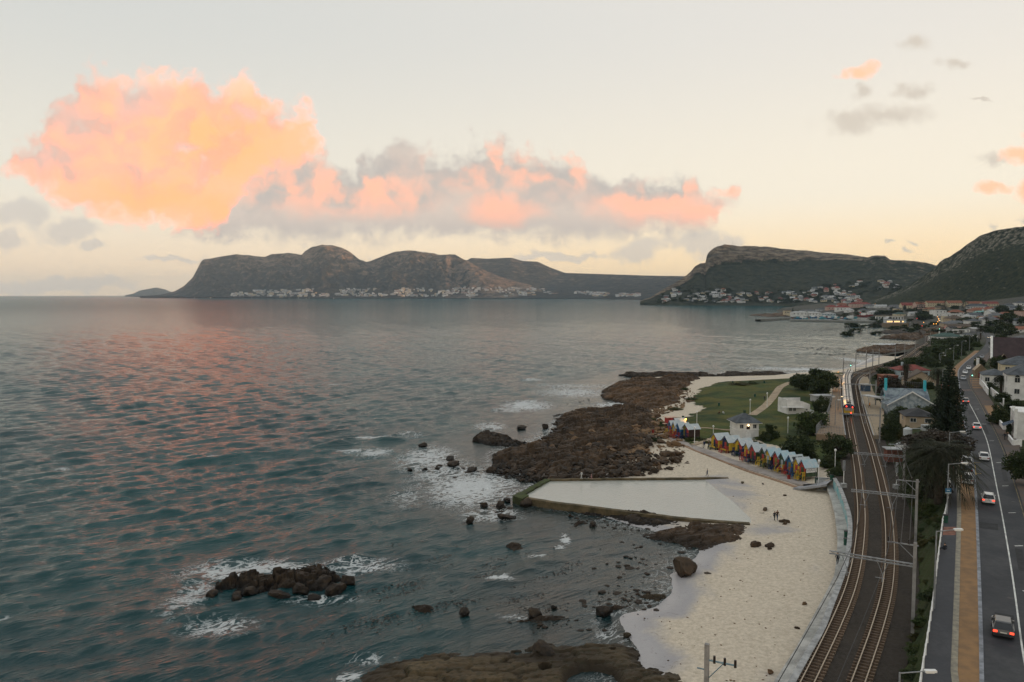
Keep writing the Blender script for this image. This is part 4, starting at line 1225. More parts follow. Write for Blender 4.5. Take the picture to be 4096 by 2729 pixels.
shelf('rock_shelf', 'thin black reef at the far tip of the lawn', [(2470, 1501), (2560, 1494), (2700, 1497), (2850, 1500), (2900, 1508), (2800, 1514), (2640, 1512), (2520, 1508)], .2, 1.5, .6, M_RKD, (5.0, 1.8), .1, 2.0, group=SHG)
shelf('rock_shelf', 'dark rocks fringing the lawn where the white wash ends', [(2850, 1504), (2900, 1494), (3000, 1492), (3100, 1490), (3160, 1494), (3100, 1506), (2980, 1510), (2900, 1512)], .3, 1.2, .6, M_RKD, (3.0, 1.4), .1, 2.0, group=SHG)
shelf('rock_shelf', 'dark reef across the water from the curved railway', [(3422, 1406), (3440, 1395), (3500, 1387), (3580, 1386), (3660, 1384), (3680, 1390), (3610, 1406), (3540, 1416), (3490, 1414)], .2, 1.9, 1.0, M_RKX, (5.0, 2.0), .6, 3.0, group=SHG)
shelf('rock_shelf', 'long brown reef in front of the green roofed house', [(3515, 1354), (3545, 1343), (3640, 1337), (3720, 1334), (3790, 1345), (3770, 1362), (3690, 1364), (3620, 1358), (3560, 1356)], .3, 2.2, 1.6, M_RKX, (8.0, 3.0), .4, 4.0, group=SHG)
shelf('rock_shelf', 'flat dark reef off the harbour restaurant', [(3460, 1331), (3540, 1326), (3610, 1318), (3655, 1322), (3640, 1332), (3560, 1336)], .2, 1.4, 1.6, M_RKD, (8.0, 3.0), .2, 4.0, group=SHG)
shelf('rock_shelf', 'low black rocks under the harbour restaurant', [(3460, 1302), (3500, 1297), (3640, 1297), (3650, 1306), (3560, 1309), (3480, 1306)], .3, 2.4, 2.0, M_RKD, (8.0, 4.0), .2, 4.0, group=SHG)
shelf('rock_shelf', 'dark reef trailing from the harbour point', [(2990, 1262), (3060, 1257), (3130, 1253), (3170, 1256), (3150, 1266), (3080, 1268)], .2, 2.2, 3.0, M_RKX, (14.0, 6.0), .2, 8.0, group=SHG)

for lb, pts in (('thin dark ledge in the shallows behind the bottom shelf', [(2060, 2492), (2180, 2482), (2310, 2490), (2330, 2506), (2200, 2520), (2080, 2510)]),
                ('dark ledge around the round rock by the beach', [(2360, 2462), (2400, 2440), (2520, 2436), (2540, 2462), (2470, 2482), (2380, 2480)]),
                ('tan ledge running out from the damp sand', [(2500, 2412), (2560, 2396), (2680, 2392), (2700, 2410), (2640, 2436), (2540, 2432)]),
                ('two long flat rocks awash in the shallows', [(2370, 2242), (2440, 2238), (2520, 2254), (2510, 2268), (2420, 2262)]),
                ('flat reef awash left of the round weedy rock', [(1560, 2440), (1700, 2420), (1780, 2440), (1740, 2470), (1620, 2470)]),
                ('broken reef awash beside the kelp', [(1980, 2200), (2080, 2190), (2140, 2210), (2060, 2226)]),
                ('dark reef awash under the calm water by the pool', [(2240, 2100), (2320, 2092), (2380, 2110), (2300, 2124)])):
    shelf('rock_ledge', lb, pts, -.42, .9, .22, M_RKB if 'tan' not in lb else M_RKY, (3.5, .9), .1, 1.5, group='low ledges in the shallows', crack=.3)

def rock_mesh(seed, sub=2, flat=.65, rough=.35):
    r2 = random.Random(seed)
    bm = bmesh.new()
    bmesh.ops.create_icosphere(bm, subdivisions=sub, radius=1.0)
    planes = [(Vector((r2.gauss(0, 1), r2.gauss(0, 1), r2.gauss(0, .8))).normalized(), r2.uniform(.42, .88)) for _ in range(13)]
    for v in bm.verts:
        p = v.co.copy()
        for n, d in planes:
            k = p.dot(n)
            if k > d: p -= n * (k - d)
        s = 1 + rough * 1.9 * (fbm2(np.array([p.x * 1.7 + seed]), np.array([p.y * 1.7 + p.z * 1.3]), 3)[0] - .5)
        s += rough * .9 * (fbm2(np.array([p.x * 3.6 + p.z * 2.1 + seed]), np.array([p.y * 3.6 - p.z * 2.7]), 3)[0] - .5)
        v.co = Vector((p.x * s, p.y * s, p.z * s * flat))
    me = bpy.data.meshes.new('boulder')
    bm.to_mesh(me); bm.free()
    return me
RK = {}
for nm, mt in (('d', M_RKD), ('b', M_RKB), ('o', M_RKO), ('y', M_RKY), ('p', M_RKP)):
    RK[nm] = []
    for k in range(5):
        me = rock_mesh(k * 3 + 1, 3)
        me.materials.append(mt)
        RK[nm].append(me)
def boulder(px, py, wpx, hpx, kind, label, group=None, z=None, name='boulder', k=None, sink=.25):
    p = PG(px, py)
    if z is not None: p = P(px, py, z)
    sc = wpx / FOC * p.y / 2
    hz = max(.25, hpx / FOC * p.y) / 2 / .62
    o = new_obj(name, RK[kind][rnd.randrange(5) if k is None else k], None, (p.x, p.y, p.z + hz * .62 * (1 - 2 * sink) ))
    o.scale = (sc * rnd.uniform(.9, 1.1), sc * rnd.uniform(.7, 1.0), hz)
    o.rotation_euler = (rnd.uniform(-.15, .15), rnd.uniform(-.15, .15), rnd.uniform(0, 6.28))
    return tag(o, label, 'rock', group)
shelf('rock_shelf', 'dark base reef of the wave-washed islet', [(800, 2375), (850, 2330), (950, 2310), (1080, 2300), (1230, 2275), (1380, 2285), (1425, 2330), (1420, 2390), (1300, 2410), (1100, 2415), (920, 2412), (820, 2400)], -.6, 2.6, .20, M_RKD, (2.4, 1.3), .5, 4.0, group=SHG, crack=.3)
# the wave-washed islet: big separate rocks
ISL = 'rocks of the wave-washed islet'
for a, b, w, h, lb in ((1290, 2350, 120, 85, 'tall blunt boulder at the right of the islet'), (1390, 2345, 110, 80, 'rounded boulder at the right end of the islet'), (1340, 2375, 120, 70, 'boulder in front of the islet\'s right end'), (1200, 2375, 110, 70, 'broad boulder in the middle of the islet'),
                       (1070, 2350, 75, 90, 'upright boulder standing left of the islet\'s middle'), (1010, 2315, 80, 45, 'low rock at the back of the islet in white foam'), (910, 2340, 100, 50, 'flat rock at the back left of the islet'), (850, 2390, 85, 52, 'leftmost rock of the islet in white foam'),
                       (945, 2395, 100, 52, 'front left rock of the islet'), (1110, 2390, 130, 48, 'low dark rock at the islet\'s front edge'), (1240, 2300, 60, 60, 'peaked rock behind the islet\'s tall boulder'), (1000, 2375, 120, 55, 'dark rock between the islet\'s left rocks'), (1180, 2330, 70, 40, 'small rock behind the islet\'s middle'), (1250, 2400, 90, 40, 'half sunk rock at the islet\'s front'), (1330, 2300, 70, 40, 'rock behind the islet\'s right end')):
    boulder(a, b, w * .80, h * .75, 'd', lb, ISL, 0.0)
# single rocks one can point at
for a, b, w, h, kd, lb in ((2738, 2300, 125, 92, 'b', 'large brown boulder at the water line on the sand'), (2180, 2625, 112, 84, 'd', 'big dark boulder standing on the bottom rock shelf'), (1852, 2462, 62, 46, 'd', 'round weedy rock alone in the kelp'), (2132, 2472, 76, 52, 'd', 'square dark rock in the shallows'),
                           (2418, 2462, 72, 50, 'd', 'dark round rock on a ledge by the beach'), (3022, 2186, 48, 30, 'b', 'brown boulder on the sand right of the dark shelf'), (3078, 2184, 54, 20, 'b', 'flat pointed rock beside the brown boulder on the sand'), (3080, 2198, 28, 16, 'b', 'small rock in front of the flat pointed rock'),
                           (2510, 2548, 42, 24, 'y', 'pale rounded stone at the edge of the shallows'), (1605, 2715, 50, 42, 'y', 'mossy rock at the left end of the bottom shelf'), (2105, 2010, 60, 44, 'd', 'dark boulder against the outer pool corner'), (2000, 2030, 62, 34, 'd', 'dark boulder left of the pool corner'), (1935, 2028, 52, 26, 'd', 'half-submerged boulder farthest left of the pool'),
                           (2030, 2005, 62, 20, 'd', 'flat black rock lying against the pool corner'), (1880, 2092, 52, 34, 'd', 'weedy rock in the surf left of the pool'), (2030, 2075, 90, 30, 'd', 'low reef rock in foam below the pool corner'), (2370, 2105, 42, 24, 'd', 'dark rock in the calm water below the pool wall'), (2280, 2068, 20, 16, 'b', 'small rock beside the pool wall'), (2350, 2050, 28, 22, 'y', 'orange topped rock beside the pool wall'),
                           (2215, 2435, 30, 18, 'd', 'small rock behind the square dark rock'), (3060, 2040, 32, 14, 'b', 'flat brown stone alone on the sand by the strolling couple'), (3140, 2098, 24, 16, 'b', 'brown stone on the sand near the walkway'), (3140, 2090, 44, 18, 'b', 'cluster stone on the sand near the walkway'), (2970, 1934, 22, 12, 'y', 'pale topped stone on the dry sand'), (3140, 1984, 20, 8, 'b', 'thin brown stone on the upper beach'), (3052, 1938, 14, 7, 'b', 'tiny brown stone right of the pale topped stone'),
                           (3218, 2418, 26, 16, 'o', 'orange stone on the sand by the walkway'), (3190, 2515, 22, 12, 'b', 'brown stone near the green wall panel'), (3080, 2695, 30, 22, 'o', 'orange stone near the bottom of the beach'), (1690, 1785, 46, 22, 'd', 'dark rock left of the jutting slab'), (1640, 1885, 26, 16, 'd', 'dark rock farthest left in the white water'), (1700, 1882, 22, 14, 'd', 'small dark rock in the white water'),
                           (1750, 1882, 26, 20, 'd', 'black rock right of the small one in the white water'), (2085, 1715, 70, 18, 'd', 'flat dark rock in the inlet'), (2180, 1715, 40, 26, 'd', 'dark block at the mouth of the inlet'), (2210, 1800, 46, 28, 'o', 'pale domed boulder in the rock field'), (2440, 1800, 60, 24, 'o', 'wide pale slab boulder in the rock field'), (1885, 1886, 60, 22, 'd', 'low black reef rock at the edge of the foam'), (1820, 1862, 70, 30, 'd', 'black rock mass at the left end of the rock field'), (1800, 1842, 60, 24, 'd', 'jagged black rock in front of the rock field')):
    boulder(a, b, w, h, kd, lb)
# countable boulders of the rock field, then the rubble between them
FG = 'boulders of the rock field'
cand = []
poly = np.array([(2160, 1928), (1960, 1870), (1990, 1800), (2150, 1775), (2230, 1680), (2300, 1648), (2540, 1642), (2620, 1665), (2680, 1730), (2720, 1770), (2750, 1830), (2690, 1880), (2560, 1905), (2420, 1908)])
poly2 = np.array([(2540, 1600), (2700, 1590), (2760, 1560), (2790, 1600), (2720, 1640), (2640, 1670), (2560, 1650)])
while len(cand) < 3600:
    a, b = rnd.uniform(1950, 2790), rnd.uniform(1560, 1910)
    i1 = bool(in_poly(poly, np.array([a]), np.array([b]))[0]); i2 = bool(in_poly(poly2, np.array([a]), np.array([b]))[0])
    if not (i1 or i2): continue
    right = (a - 2150) / 500 - (b - 1760) / 500
    if a > 2600 and b > 1770 and rnd.random() < .7: continue
    sz = rnd.uniform(.28, .75) if rnd.random() > .16 else rnd.uniform(.8, 1.6)
    if b < 1640: sz *= .8
    kd = 'o' if rnd.random() < right * .75 else ('b' if rnd.random() < .7 else 'd')
    if b > 1830: kd = 'd' if rnd.random() < .5 else 'b'
    cand.append((sz * 3100 / (40 * 3100 / (b - 1178)), sz, a, b, kd))
cand.sort(reverse=True)
rubb = {'d': [], 'b': [], 'o': []}
pc = [P(a, b, 1.2) for (_, _, a, b, _) in cand]
ZC = np.maximum(zt(np.array([q.x for q in pc]), np.array([q.y for q in pc])), .0) + .22
base_rocks = {k: np.array([v.co[:] for v in RK['b'][k].vertices]) for k in range(5)}
small = [rock_mesh(40 + k, 1) for k in range(4)]
small_v = [np.array([v.co[:] for v in m_.vertices]) for m_ in small]
small_f = [np.array([p.vertices[:] for p in m_.polygons]) for m_ in small]
for k, (w, sz, a, b, kd) in enumerate(cand):
    p = pc[k]
    z = ZC[k]
    if k < 250:
        o = new_obj('boulder', RK[kd][rnd.randrange(5)], None, (p.x, p.y, z + sz * .15))
        o.scale = (sz * rnd.uniform(.8, 1.3), sz * rnd.uniform(.7, 1.1), sz * rnd.uniform(.6, 1.0))
        o.rotation_euler = (rnd.uniform(-.3, .3), rnd.uniform(-.3, .3), rnd.uniform(0, 6.28))
        col_ = {'o': 'orange-brown', 'b': 'brown', 'd': 'dark wet'}[kd]
        sz_ = 'large ' if sz > 1.15 else ''
        rg = 'beside the tidal pool wall' if b > 1865 else ('at the surf edge of the rock field' if a < 2160 else ('in the rocks beside the lawn' if b < 1650 else ('on the beach side of the rock field' if a > 2540 else ('in the far half of the rock field' if b < 1750 else 'in the near half of the rock field'))))
        tag(o, sz_ + col_ + ' boulder ' + rg, 'rock', sz_ + col_ + ' boulders ' + rg)
    else:
        rubb[kd].append((p.x, p.y, z, sz))
def rubble(name, label, lst, mat, flat=1.0):
    V = []; F = []; n = 0
    for (x, y, z, s) in lst:
        i = rnd.randrange(4)
        a = rnd.uniform(0, 6.28); c_, s_ = math.cos(a), math.sin(a)
        v = small_v[i] * np.array([s * rnd.uniform(.8, 1.4), s * rnd.uniform(.7, 1.1), s * rnd.uniform(.7, 1.0) * flat])
        v = np.c_[v[:, 0] * c_ - v[:, 1] * s_ + x, v[:, 0] * s_ + v[:, 1] * c_ + y, v[:, 2] + z]
        V.append(v); F.append(small_f[i] + n); n += len(v)
    o = new_obj(name, np_mesh(name, np.concatenate(V), np.concatenate(F), mat, smooth=False))
    return tag(o, label, 'rocks', kind='stuff')
rubble('rock_rubble', 'orange-brown rubble of smaller stones in the rock field', rubb['o'], M_RKO)
rubble('rock_rubble', 'brown rubble of smaller stones in the rock field', rubb['b'], M_RKB)
rubble('rock_rubble', 'dark wet rubble of smaller stones in the rock field', rubb['d'], M_RKD)
# loose stones in the shallows and on the sand
sh = []
for a0, b0, ra, rb_, n_, s0, s1 in ((2560, 2230, 160, 70, 60, .15, .5), (2520, 2120, 130, 40, 40, .15, .4), (2430, 2080, 160, 30, 30, .15, .4), (2450, 2400, 160, 60, 70, .15, .45), (2250, 2500, 220, 40, 40, .15, .4), (2560, 2400, 80, 60, 40, .15, .45), (2000, 2050, 150, 50, 14, .2, .6), (2700, 1850, 60, 60, 60, .2, .5), (2760, 1800, 60, 30, 25, .2, .45), (2330, 2060, 120, 30, 30, .15, .4), (1850, 1880, 120, 40, 26, .3, .9), (2030, 1900, 80, 30, 30, .3, .8), (2300, 1600, 70, 20, 8, .4, .9)):
    for _ in range(n_):
        p = P(a0 + rnd.gauss(0, ra * .55), b0 + rnd.gauss(0, rb_ * .55), 0)
        zz = max(0, zt1(p.x, p.y))
        sh.append((p.x, p.y, zz + .03, s0 * .6 + (s1 * 1.5 - s0 * .6) * rnd.random() ** 2.5))
rubble('shore_stones', 'scattered dark stones in the shallows below the pool', sh, M_RKB, .55)
sd_ = []
for _ in range(170):
    p = P(rnd.uniform(2560, 3260), rnd.uniform(1960, 2720), 1.5)
    zz = zt1(p.x, p.y)
    if zz < .35 or p.x > xl(p.y) - 4.5 or in_poly(POOL, np.array([p.x]), np.array([p.y]))[0]: continue
    sd_.append((p.x, p.y, zz, rnd.uniform(.05, .20)))
rubble('beach_pebbles', 'small stones and weed strewn over the dry sand', sd_, M_RKO)
# floating kelp heads
kv = []
for a0, b0, ra, rb_, n_ in ((1700, 2330, 330, 110, 150), (1800, 2200, 250, 60, 26), (2020, 2300, 180, 80, 60), (1500, 2470, 220, 70, 60), (2260, 2260, 140, 60, 30), (1900, 2120, 220, 40, 18), (2100, 2420, 240, 40, 36), (1250, 2560, 260, 60, 10)):
    for _ in range(n_):
        p = P(a0 + rnd.gauss(0, ra * .5), b0 + rnd.gauss(0, rb_ * .5), 0.0)
        if p.y < 70: continue
        for q in range(rnd.randrange(2, 9)):
            dd_ = rnd.gauss(0, 1.4); kv.append((p.x + .77 * dd_ + rnd.gauss(0, .25), p.y + .64 * dd_ + rnd.gauss(0, .25), .04, rnd.uniform(.07, .24)))
rubble('kelp', 'dark kelp heads floating in the foreground shallows', kv, mk('kelp_brown', (.016, .012, .006), .5, .3, 2.0), .4)
kv = []
for a0, b0, ra, rb_, n_ in ((3380, 1318, 120, 8, 260), (3300, 1395, 90, 5, 60), (3420, 1335, 40, 4, 80), (3330, 1415, 120, 6, 70)):
    for _ in range(n_):
        p = P(a0 + rnd.gauss(0, ra * .6), b0 + rnd.gauss(0, rb_ * .6), 0.0)
        kv.append((p.x, p.y, .12, rnd.uniform(.5, 1.5)))
rubble('kelp_bed', 'dark kelp beds on the bright water near the harbour', kv, mk('kelp_brown', (.016, .012, .006)), .25)
# ------------------------------------------------------------------ ground finder for the far town
def PM(px, py, y0=440, y1=2380):
    u, f, d = ray(px, py)
    ys = np.arange(y0, y1, 3.0)
    t = ys / f
    zz = CAM_Z + d * t
    g = zt(u * t, ys)
    k = np.nonzero(zz <= np.maximum(g, 0))[0]
    if len(k) == 0: return None
    i = k[0]
    return Vector((u * t[i], ys[i], max(g[i], 0)))

# ------------------------------------------------------------------ wall and roof materials
def wallm(n, c): return mk('wall_' + n, c, .85, .10, .4, bump=.01)
WM = {'white': wallm('white', (.66, .65, .62)), 'cream': wallm('cream', (.55, .47, .32)), 'grey': wallm('grey', (.36, .36, .35)), 'stone': mk('wall_stone', (.25, .19, .12), .95, col2=(.16, .12, .08), scale=2.0, bump=.05),
      'pale': wallm('pale', (.50, .52, .52)), 'pink': wallm('pink', (.48, .34, .28)), 'tan': wallm('tan', (.42, .33, .23)), 'blue': wallm('blue', (.36, .44, .47)), 'brick': mk('wall_brick', (.18, .07, .05), .9, .25, 1.5)}
def roofm(n, c, c2=None): return mk('roof_' + n, c, .85, .2, .5, col2=c2, bump=.03, bscale=2.5)
RM = {'grey': roofm('grey', (.13, .135, .14)), 'slate': roofm('slate', (.085, .095, .105)), 'dark': roofm('dark', (.045, .045, .047)), 'red': roofm('red', (.22, .055, .045)), 'terra': roofm('terra', (.24, .095, .055)), 'green': roofm('green', (.055, .10, .085)),
      'light': roofm('light', (.42, .42, .41)), 'brown': roofm('brown', (.11, .085, .065)), 'teal': roofm('teal', (.18, .36, .33)), 'plum': roofm('plum', (.060, .040, .042), (.04, .028, .03)), 'rust': roofm('rust', (.26, .30, .31), (.08, .10, .13))}
M_GLASS = mk('window_glass', (.028, .032, .036), .12, .2, .5, spec=.6)
M_LIT = mk('lit_window', (.9, .6, .3), .5, emit=(1.0, .55, .2), estr=1.6)
M_FRAME = mk('window_frame', (.60, .59, .56), .7, .1, 1.0)

def win(parent, x, y, z, w, h, face, arch=False, lit=False):
    """a framed window set 3 cm proud of a wall; face 'f' looks to -y, 'l' looks to -x"""
    m = MB(); g = MB()
    t = .10
    if face == 'f':
        for a0, a1, b0, b1 in ((x - w / 2 - t, x - w / 2, z, z + h), (x + w / 2, x + w / 2 + t, z, z + h), (x - w / 2 - t, x + w / 2 + t, z - t, z), (x - w / 2 - t, x + w / 2 + t, z + h, z + h + t), (x - .03, x + .03, z, z + h)):
            m.box(a0, a1, y - .07, y - .003, b0, b1)
        g.box(x - w / 2, x + w / 2, y - .035, y - .004, z, z + h)
        if arch:
            n = 8
            vs = [(x + (w / 2) * math.cos(math.pi * k / n), y - .035, z + h + t + (w / 2) * math.sin(math.pi * k / n)) for k in range(n + 1)]
            g.add(vs, [tuple(range(n, -1, -1))])
    else:
        for a0, a1, b0, b1 in ((y - w / 2 - t, y - w / 2, z, z + h), (y + w / 2, y + w / 2 + t, z, z + h), (y - w / 2 - t, y + w / 2 + t, z - t, z), (y - w / 2 - t, y + w / 2 + t, z + h, z + h + t), (y - .03, y + .03, z, z + h)):
            m.box(x - .07, x - .003, a0, a1, b0, b1)
        g.box(x - .035, x - .004, y - w / 2, y + w / 2, z, z + h)
    o = m.build('window', M_FRAME, parent)
    g.build('pane', M_LIT if lit else M_GLASS, o)
    return o
def house(label, x0, x1, base, eave, apex, d=8.0, roof='hip', wall='white', rm='grey', rz=0.0, wins=(3, 1), chim=0, z=None, pos=None, axis='x', group=None, cat='house', name='house', parts=True, lwin=1, over=.4, lit=0, arch=False):
    mid = (x0 + x1) / 2
    p = pos if pos is not None else (PG(mid, base) if z is None else P(mid, base, z))
    mpp = p.y / FOC
    w = (x1 - x0) * mpp
    ze = CAM_Z - (eave - 1178) * p.y / FOC
    zr = CAM_Z - (apex - 1178) * (p.y + d / 2) / FOC
    h = max(2.2, ze - p.z)
    rh = max(.5, zr - p.z - h)
    t = thing(name, label, cat, (p.x, p.y, p.z), R(rz), group)
    W2 = w / 2
    walls = MB().box(-W2, W2, 0, d, -2.5, h)
    if roof == 'gable':
        if axis == 'x':
            for xx in (-W2, W2): walls.add([(xx, 0, h), (xx, d, h), (xx, d / 2, h + rh)], [(0, 1, 2)])
        else:
            for yy in (0, d): walls.add([(-W2, yy, h), (W2, yy, h), (0, yy, h + rh)], [(0, 1, 2)])
    walls.build('wall', WM[wall], t)
    r = MB()
    if roof == 'hip': r.hip(-W2, W2, 0, d, h, rh, over)
    elif roof == 'gable': r.gable(-W2, W2, 0, d, h + .02, rh, over, axis)
    else:
        r.box(-W2 - .15, W2 + .15, -.15, d + .15, h, h + .3)
    ro = r.build('roof', RM[rm], t)
    for k in range(chim):
        cx = -W2 * .5 + k * W2
        MB().box(cx - .35, cx + .35, d / 2 - .35, d / 2 + .35, h, h + rh + 1.0).build('chimney', WM[wall], ro)
    if parts:
        n, rows = wins
        fh = h / max(1, rows)
        for j in range(rows):
            for i in range(n):
                cx = -W2 + w * (i + .5) / n
                win(t, cx, 0, j * fh + fh * .32, min(1.3, w / n * .5), fh * .42, 'f', arch and j == rows - 1, lit and (i + j) % 3 == 0)
            for i in range(lwin):
                win(t, -W2, d * (i + .5) / lwin, j * fh + fh * .32, 1.1, fh * .42, 'l')
    return t, (w, d, h, rh)

# ------------------------------------------------------------------ beach huts
HC = {'yellow': mk('hut_yellow', (.55, .36, .035), .75, .12, 1.0), 'red': mk('hut_red', (.38, .045, .038), .75, .12, 1.0), 'blue': mk('hut_blue', (.022, .115, .26), .75, .15, 1.0), 'green': mk('hut_green', (.040, .070, .035), .75, .15, 1.0),
      'brown': mk('hut_brown', (.040, .022, .015), .8, .25, 1.0), 'navy': mk('hut_navy', (.018, .030, .085), .75, .15, 1.0), 'grey': mk('hut_grey', (.30, .34, .36), .75, .15, 1.0), 'white': M_WHITE, 'olive': mk('hut_olive', (.20, .17, .04), .75, .15, 1.0)}
M_HROOF = mk('hut_roof', (.50, .51, .50), .6, col2=(.36, .42, .44), scale=1.3, bump=.02, bscale=6)
M_HROOF2 = mk('hut_roof_blue', (.28, .44, .50), .6, col2=(.46, .50, .51), scale=1.6, bump=.02, bscale=6)
M_HROOF3 = mk('hut_roof_peach', (.60, .40, .30), .7, .1, 1.0)
HROT = math.atan2(.31, .95)
def hut(apx, apy, front, side, door, stair, label, wd=1.95, dp=2.9, roofmat=None, split=None, ztop=6.15, panel=False, sign=False):
    zg = 2.6
    p = P(apx, apy, ztop)
    g = max(2.3, zt1(p.x + .8, p.y))
    t = thing('beach_hut', label, 'beach hut', (p.x, p.y, g), HROT, 'row of painted beach huts')
    st = .55; wh = st + 2.05; ah = ztop - g
    h2 = wd / 2
    fl = MB().box(-.75, dp, -h2, h2, st - .12, st)
    fl.build('deck', HC[side] if side != 'white' else HC['brown'], t)
    for x in (.1, dp - .1):
        for y in (-h2 + .1, h2 - .1):
            MB().box(x - .07, x + .07, y - .07, y + .07, -.8, st - .12).build('stilt', HC['brown'], t)
    w = MB()
    w.add([(0, -h2, st), (0, h2, st), (0, h2, wh), (0, 0, ah - .12), (0, -h2, wh)], [(4, 3, 2, 1, 0)], 0)
    w.add([(dp, -h2, st), (dp, h2, st), (dp, h2, wh), (dp, 0, ah - .12), (dp, -h2, wh)], [(0, 1, 2, 3, 4)], 1)
    w.add([(0, -h2, st), (dp, -h2, st), (dp, -h2, wh), (0, -h2, wh)], [(0, 1, 2, 3)], 1)
    w.add([(0, h2, st), (dp, h2, st), (dp, h2, wh), (0, h2, wh)], [(3, 2, 1, 0)], 1)
    w.build('wall', [HC[front], HC[side]], t)
    if split:
        MB().add([(-.025, .02, st), (-.025, h2 + .01, st), (-.025, h2 + .01, wh - .02), (-.025, .02, ah - .2)], [(3, 2, 1, 0)]).build('front_panel', HC[split], t)
    # planked roof, two slopes
    rm_ = roofmat or M_HROOF
    r = MB(); sl = (ah - wh) / h2; e = .22; tt = .07
    for s_ in (-1, 1):
        a0 = (0, ah); a1 = (s_ * (h2 + e), ah - sl * (h2 + e))
        for k in range(1):
            vs = [(-.35, a0[0], a0[1]), (dp + .2, a0[0], a0[1]), (dp + .2, a1[0], a1[1]), (-.35, a1[0], a1[1])]
            lo = [(x, y, z - tt) for x, y, z in vs]
            f = [(0, 1, 2, 3), (7, 6, 5, 4), (0, 4, 5, 1), (1, 5, 6, 2), (2, 6, 7, 3), (3, 7, 4, 0)]
            if s_ > 0: f = [q[::-1] for q in f]
            r.add(vs + lo, f)
    ro = r.build('roof', rm_, t)
    if panel:
        for k in range(2):
            y0, y1 = -h2 * .35 - 0, -h2 * .95
            x0, x1 = .25 + k * 1.35, 1.45 + k * 1.35
            MB().add([(x0, y0, ah + sl * y0 + .05), (x1, y0, ah + sl * y0 + .05), (x1, y1, ah + sl * y1 + .05), (x0, y1, ah + sl * y1 + .05)], [(3, 2, 1, 0)]).build('solar_panel', M_DARK, ro)
    bb = MB()
    for s_ in (-1, 1):
        bb.add([(-.37, 0, ah + .02), (-.37, s_ * (h2 + e), ah - sl * (h2 + e) + .02), (-.37, s_ * (h2 + e), ah - sl * (h2 + e) - .16), (-.37, 0, ah - .16)], [(0, 1, 2, 3) if s_ < 0 else (3, 2, 1, 0)])
        bb.box(-.37, -.33, min(0, s_ * .02), max(0, s_ * .02), ah - .16, ah)
    bb.build('barge_board', HC['navy' if front != 'blue' else 'blue'], ro)
    dr = MB().box(-.05, -.005, -.38, .38, st, st + 1.75).build('door', HC[door], t)
    MB().box(-.09, -.05, .24, .30, st + .85, st + .95).build('handle', M_DARK, dr)
    s = MB()
    for k in range(3):
        s.box(-.75 - .28 * (k + 1), -.75 - .28 * k, -.5, .5, st - .18 * (k + 1) - .05, st - .18 * (k + 1))
    sto = s.build('stairs', HC[stair], t)
    for y, y2 in ((-h2, -.55), (h2, .55)):
        rr_ = MB()
        for x in (-.72, -.2):
            rr_.box(x - .05, x + .05, y - .05, y + .05, -.3, st + .95)
        rr_.box(-.75, -.02, y - .04, y + .04, st + .85, st + .95)
        for x in (-.55, -.38):
            rr_.box(x - .03, x + .03, y - .03, y + .03, st, st + .9)
        rr_.cyl((-.72, y, st + .80), (-.75, y2, st + .85), .04, .04, 5)
        rr_.cyl((-.75, y2, st + .85), (-1.55, y2, .6), .045, .045, 5)
        rr_.box(-1.58, -1.48, y2 - .04, y2 + .04, -.2, .65)
        rr_.build('stair_railing', HC[stair], t)
    if sign:
        sg = MB().box(.15, dp - .3, -h2 - .06, -h2 - .01, st + .75, st + 1.95).build('sign_board', M_WHITE, t)
        l = MB()
        for row, n in ((1.55, 6), (1.15, 8)):
            for k in range(n):
                x = .42 + k * (dp - 1.0) / (n - 1) * (.72 if n == 6 else 1) + (.3 if n == 6 else 0)
                l.box(x, x + .05, -h2 - .075, -h2 - .062, st + row - .14, st + row + .14)
                l.box(x, x + .17, -h2 - .075, -h2 - .062, st + row + (.09 if k % 2 else -.14), st + row + (.14 if k % 2 else -.09))
        l.build('lettering', HC['navy'], sg)
    return t
hut(2859, 1733, 'red', 'yellow', 'navy', 'green', 'wide red and yellow hut at the far end of the front row', 2.9, 3.6, split='yellow')
hut(2903, 1743, 'green', 'yellow', 'red', 'red', 'wide green fronted hut with yellow side wall', 2.7, 3.4, split='navy')
hut(2955, 1754, 'red', 'navy', 'green', 'navy', 'red and yellow hut with navy railings, third of the front row', 2.7, 3.2, split='yellow')
hut(2988, 1771, 'yellow', 'navy', 'red', 'red', 'yellow hut with dark red stairs between two red huts', 1.9)
hut(3012, 1778, 'red', 'green', 'green', 'navy', 'red hut behind the white lamp post of the path', 2.2, 3.2)
hut(3053, 1789, 'green', 'green', 'red', 'yellow', 'green hut with a red door and yellow railing', 2.0, 3.0)
hut(3073, 1795, 'yellow', 'brown', 'grey', 'green', 'bright yellow hut with a grey door beside a green hut', 1.95, 2.9, M_HROOF2)
hut(3105, 1804, 'red', 'brown', 'olive', 'navy', 'red hut with an olive door half hidden by the dome bush', 2.0, 2.8, M_HROOF2)
hut(3129, 1811, 'green', 'red', 'grey', 'yellow', 'green hut with pale door and yellow stairs left of the blue hut', 2.05, 3.0, M_HROOF2)
hut(3160, 1820, 'blue', 'navy', 'olive', 'red', 'blue hut with dark panels on its roof', 1.95, 2.9, panel=True)
hut(3187, 1830, 'yellow', 'brown', 'red', 'blue', 'yellow hut with a red door next to the last hut', 1.9, 2.9)
hut(3211, 1839, 'red', 'green', 'green', 'yellow', 'nearest hut, red front and green side with a white sign', 1.9, 3.0, M_HROOF2, sign=True)
hut(2681, 1682, 'blue', 'navy', 'red', 'yellow', 'blue hut at the left of the far group', 1.9, 2.7)
hut(2697, 1688, 'yellow', 'red', 'grey', 'red', 'yellow hut with a pale door in the far group', 1.9, 2.8, M_HROOF)
hut(2714, 1692, 'blue', 'blue', 'navy', 'red', 'blue hut with red stairs in the far group', 2.1, 2.9)
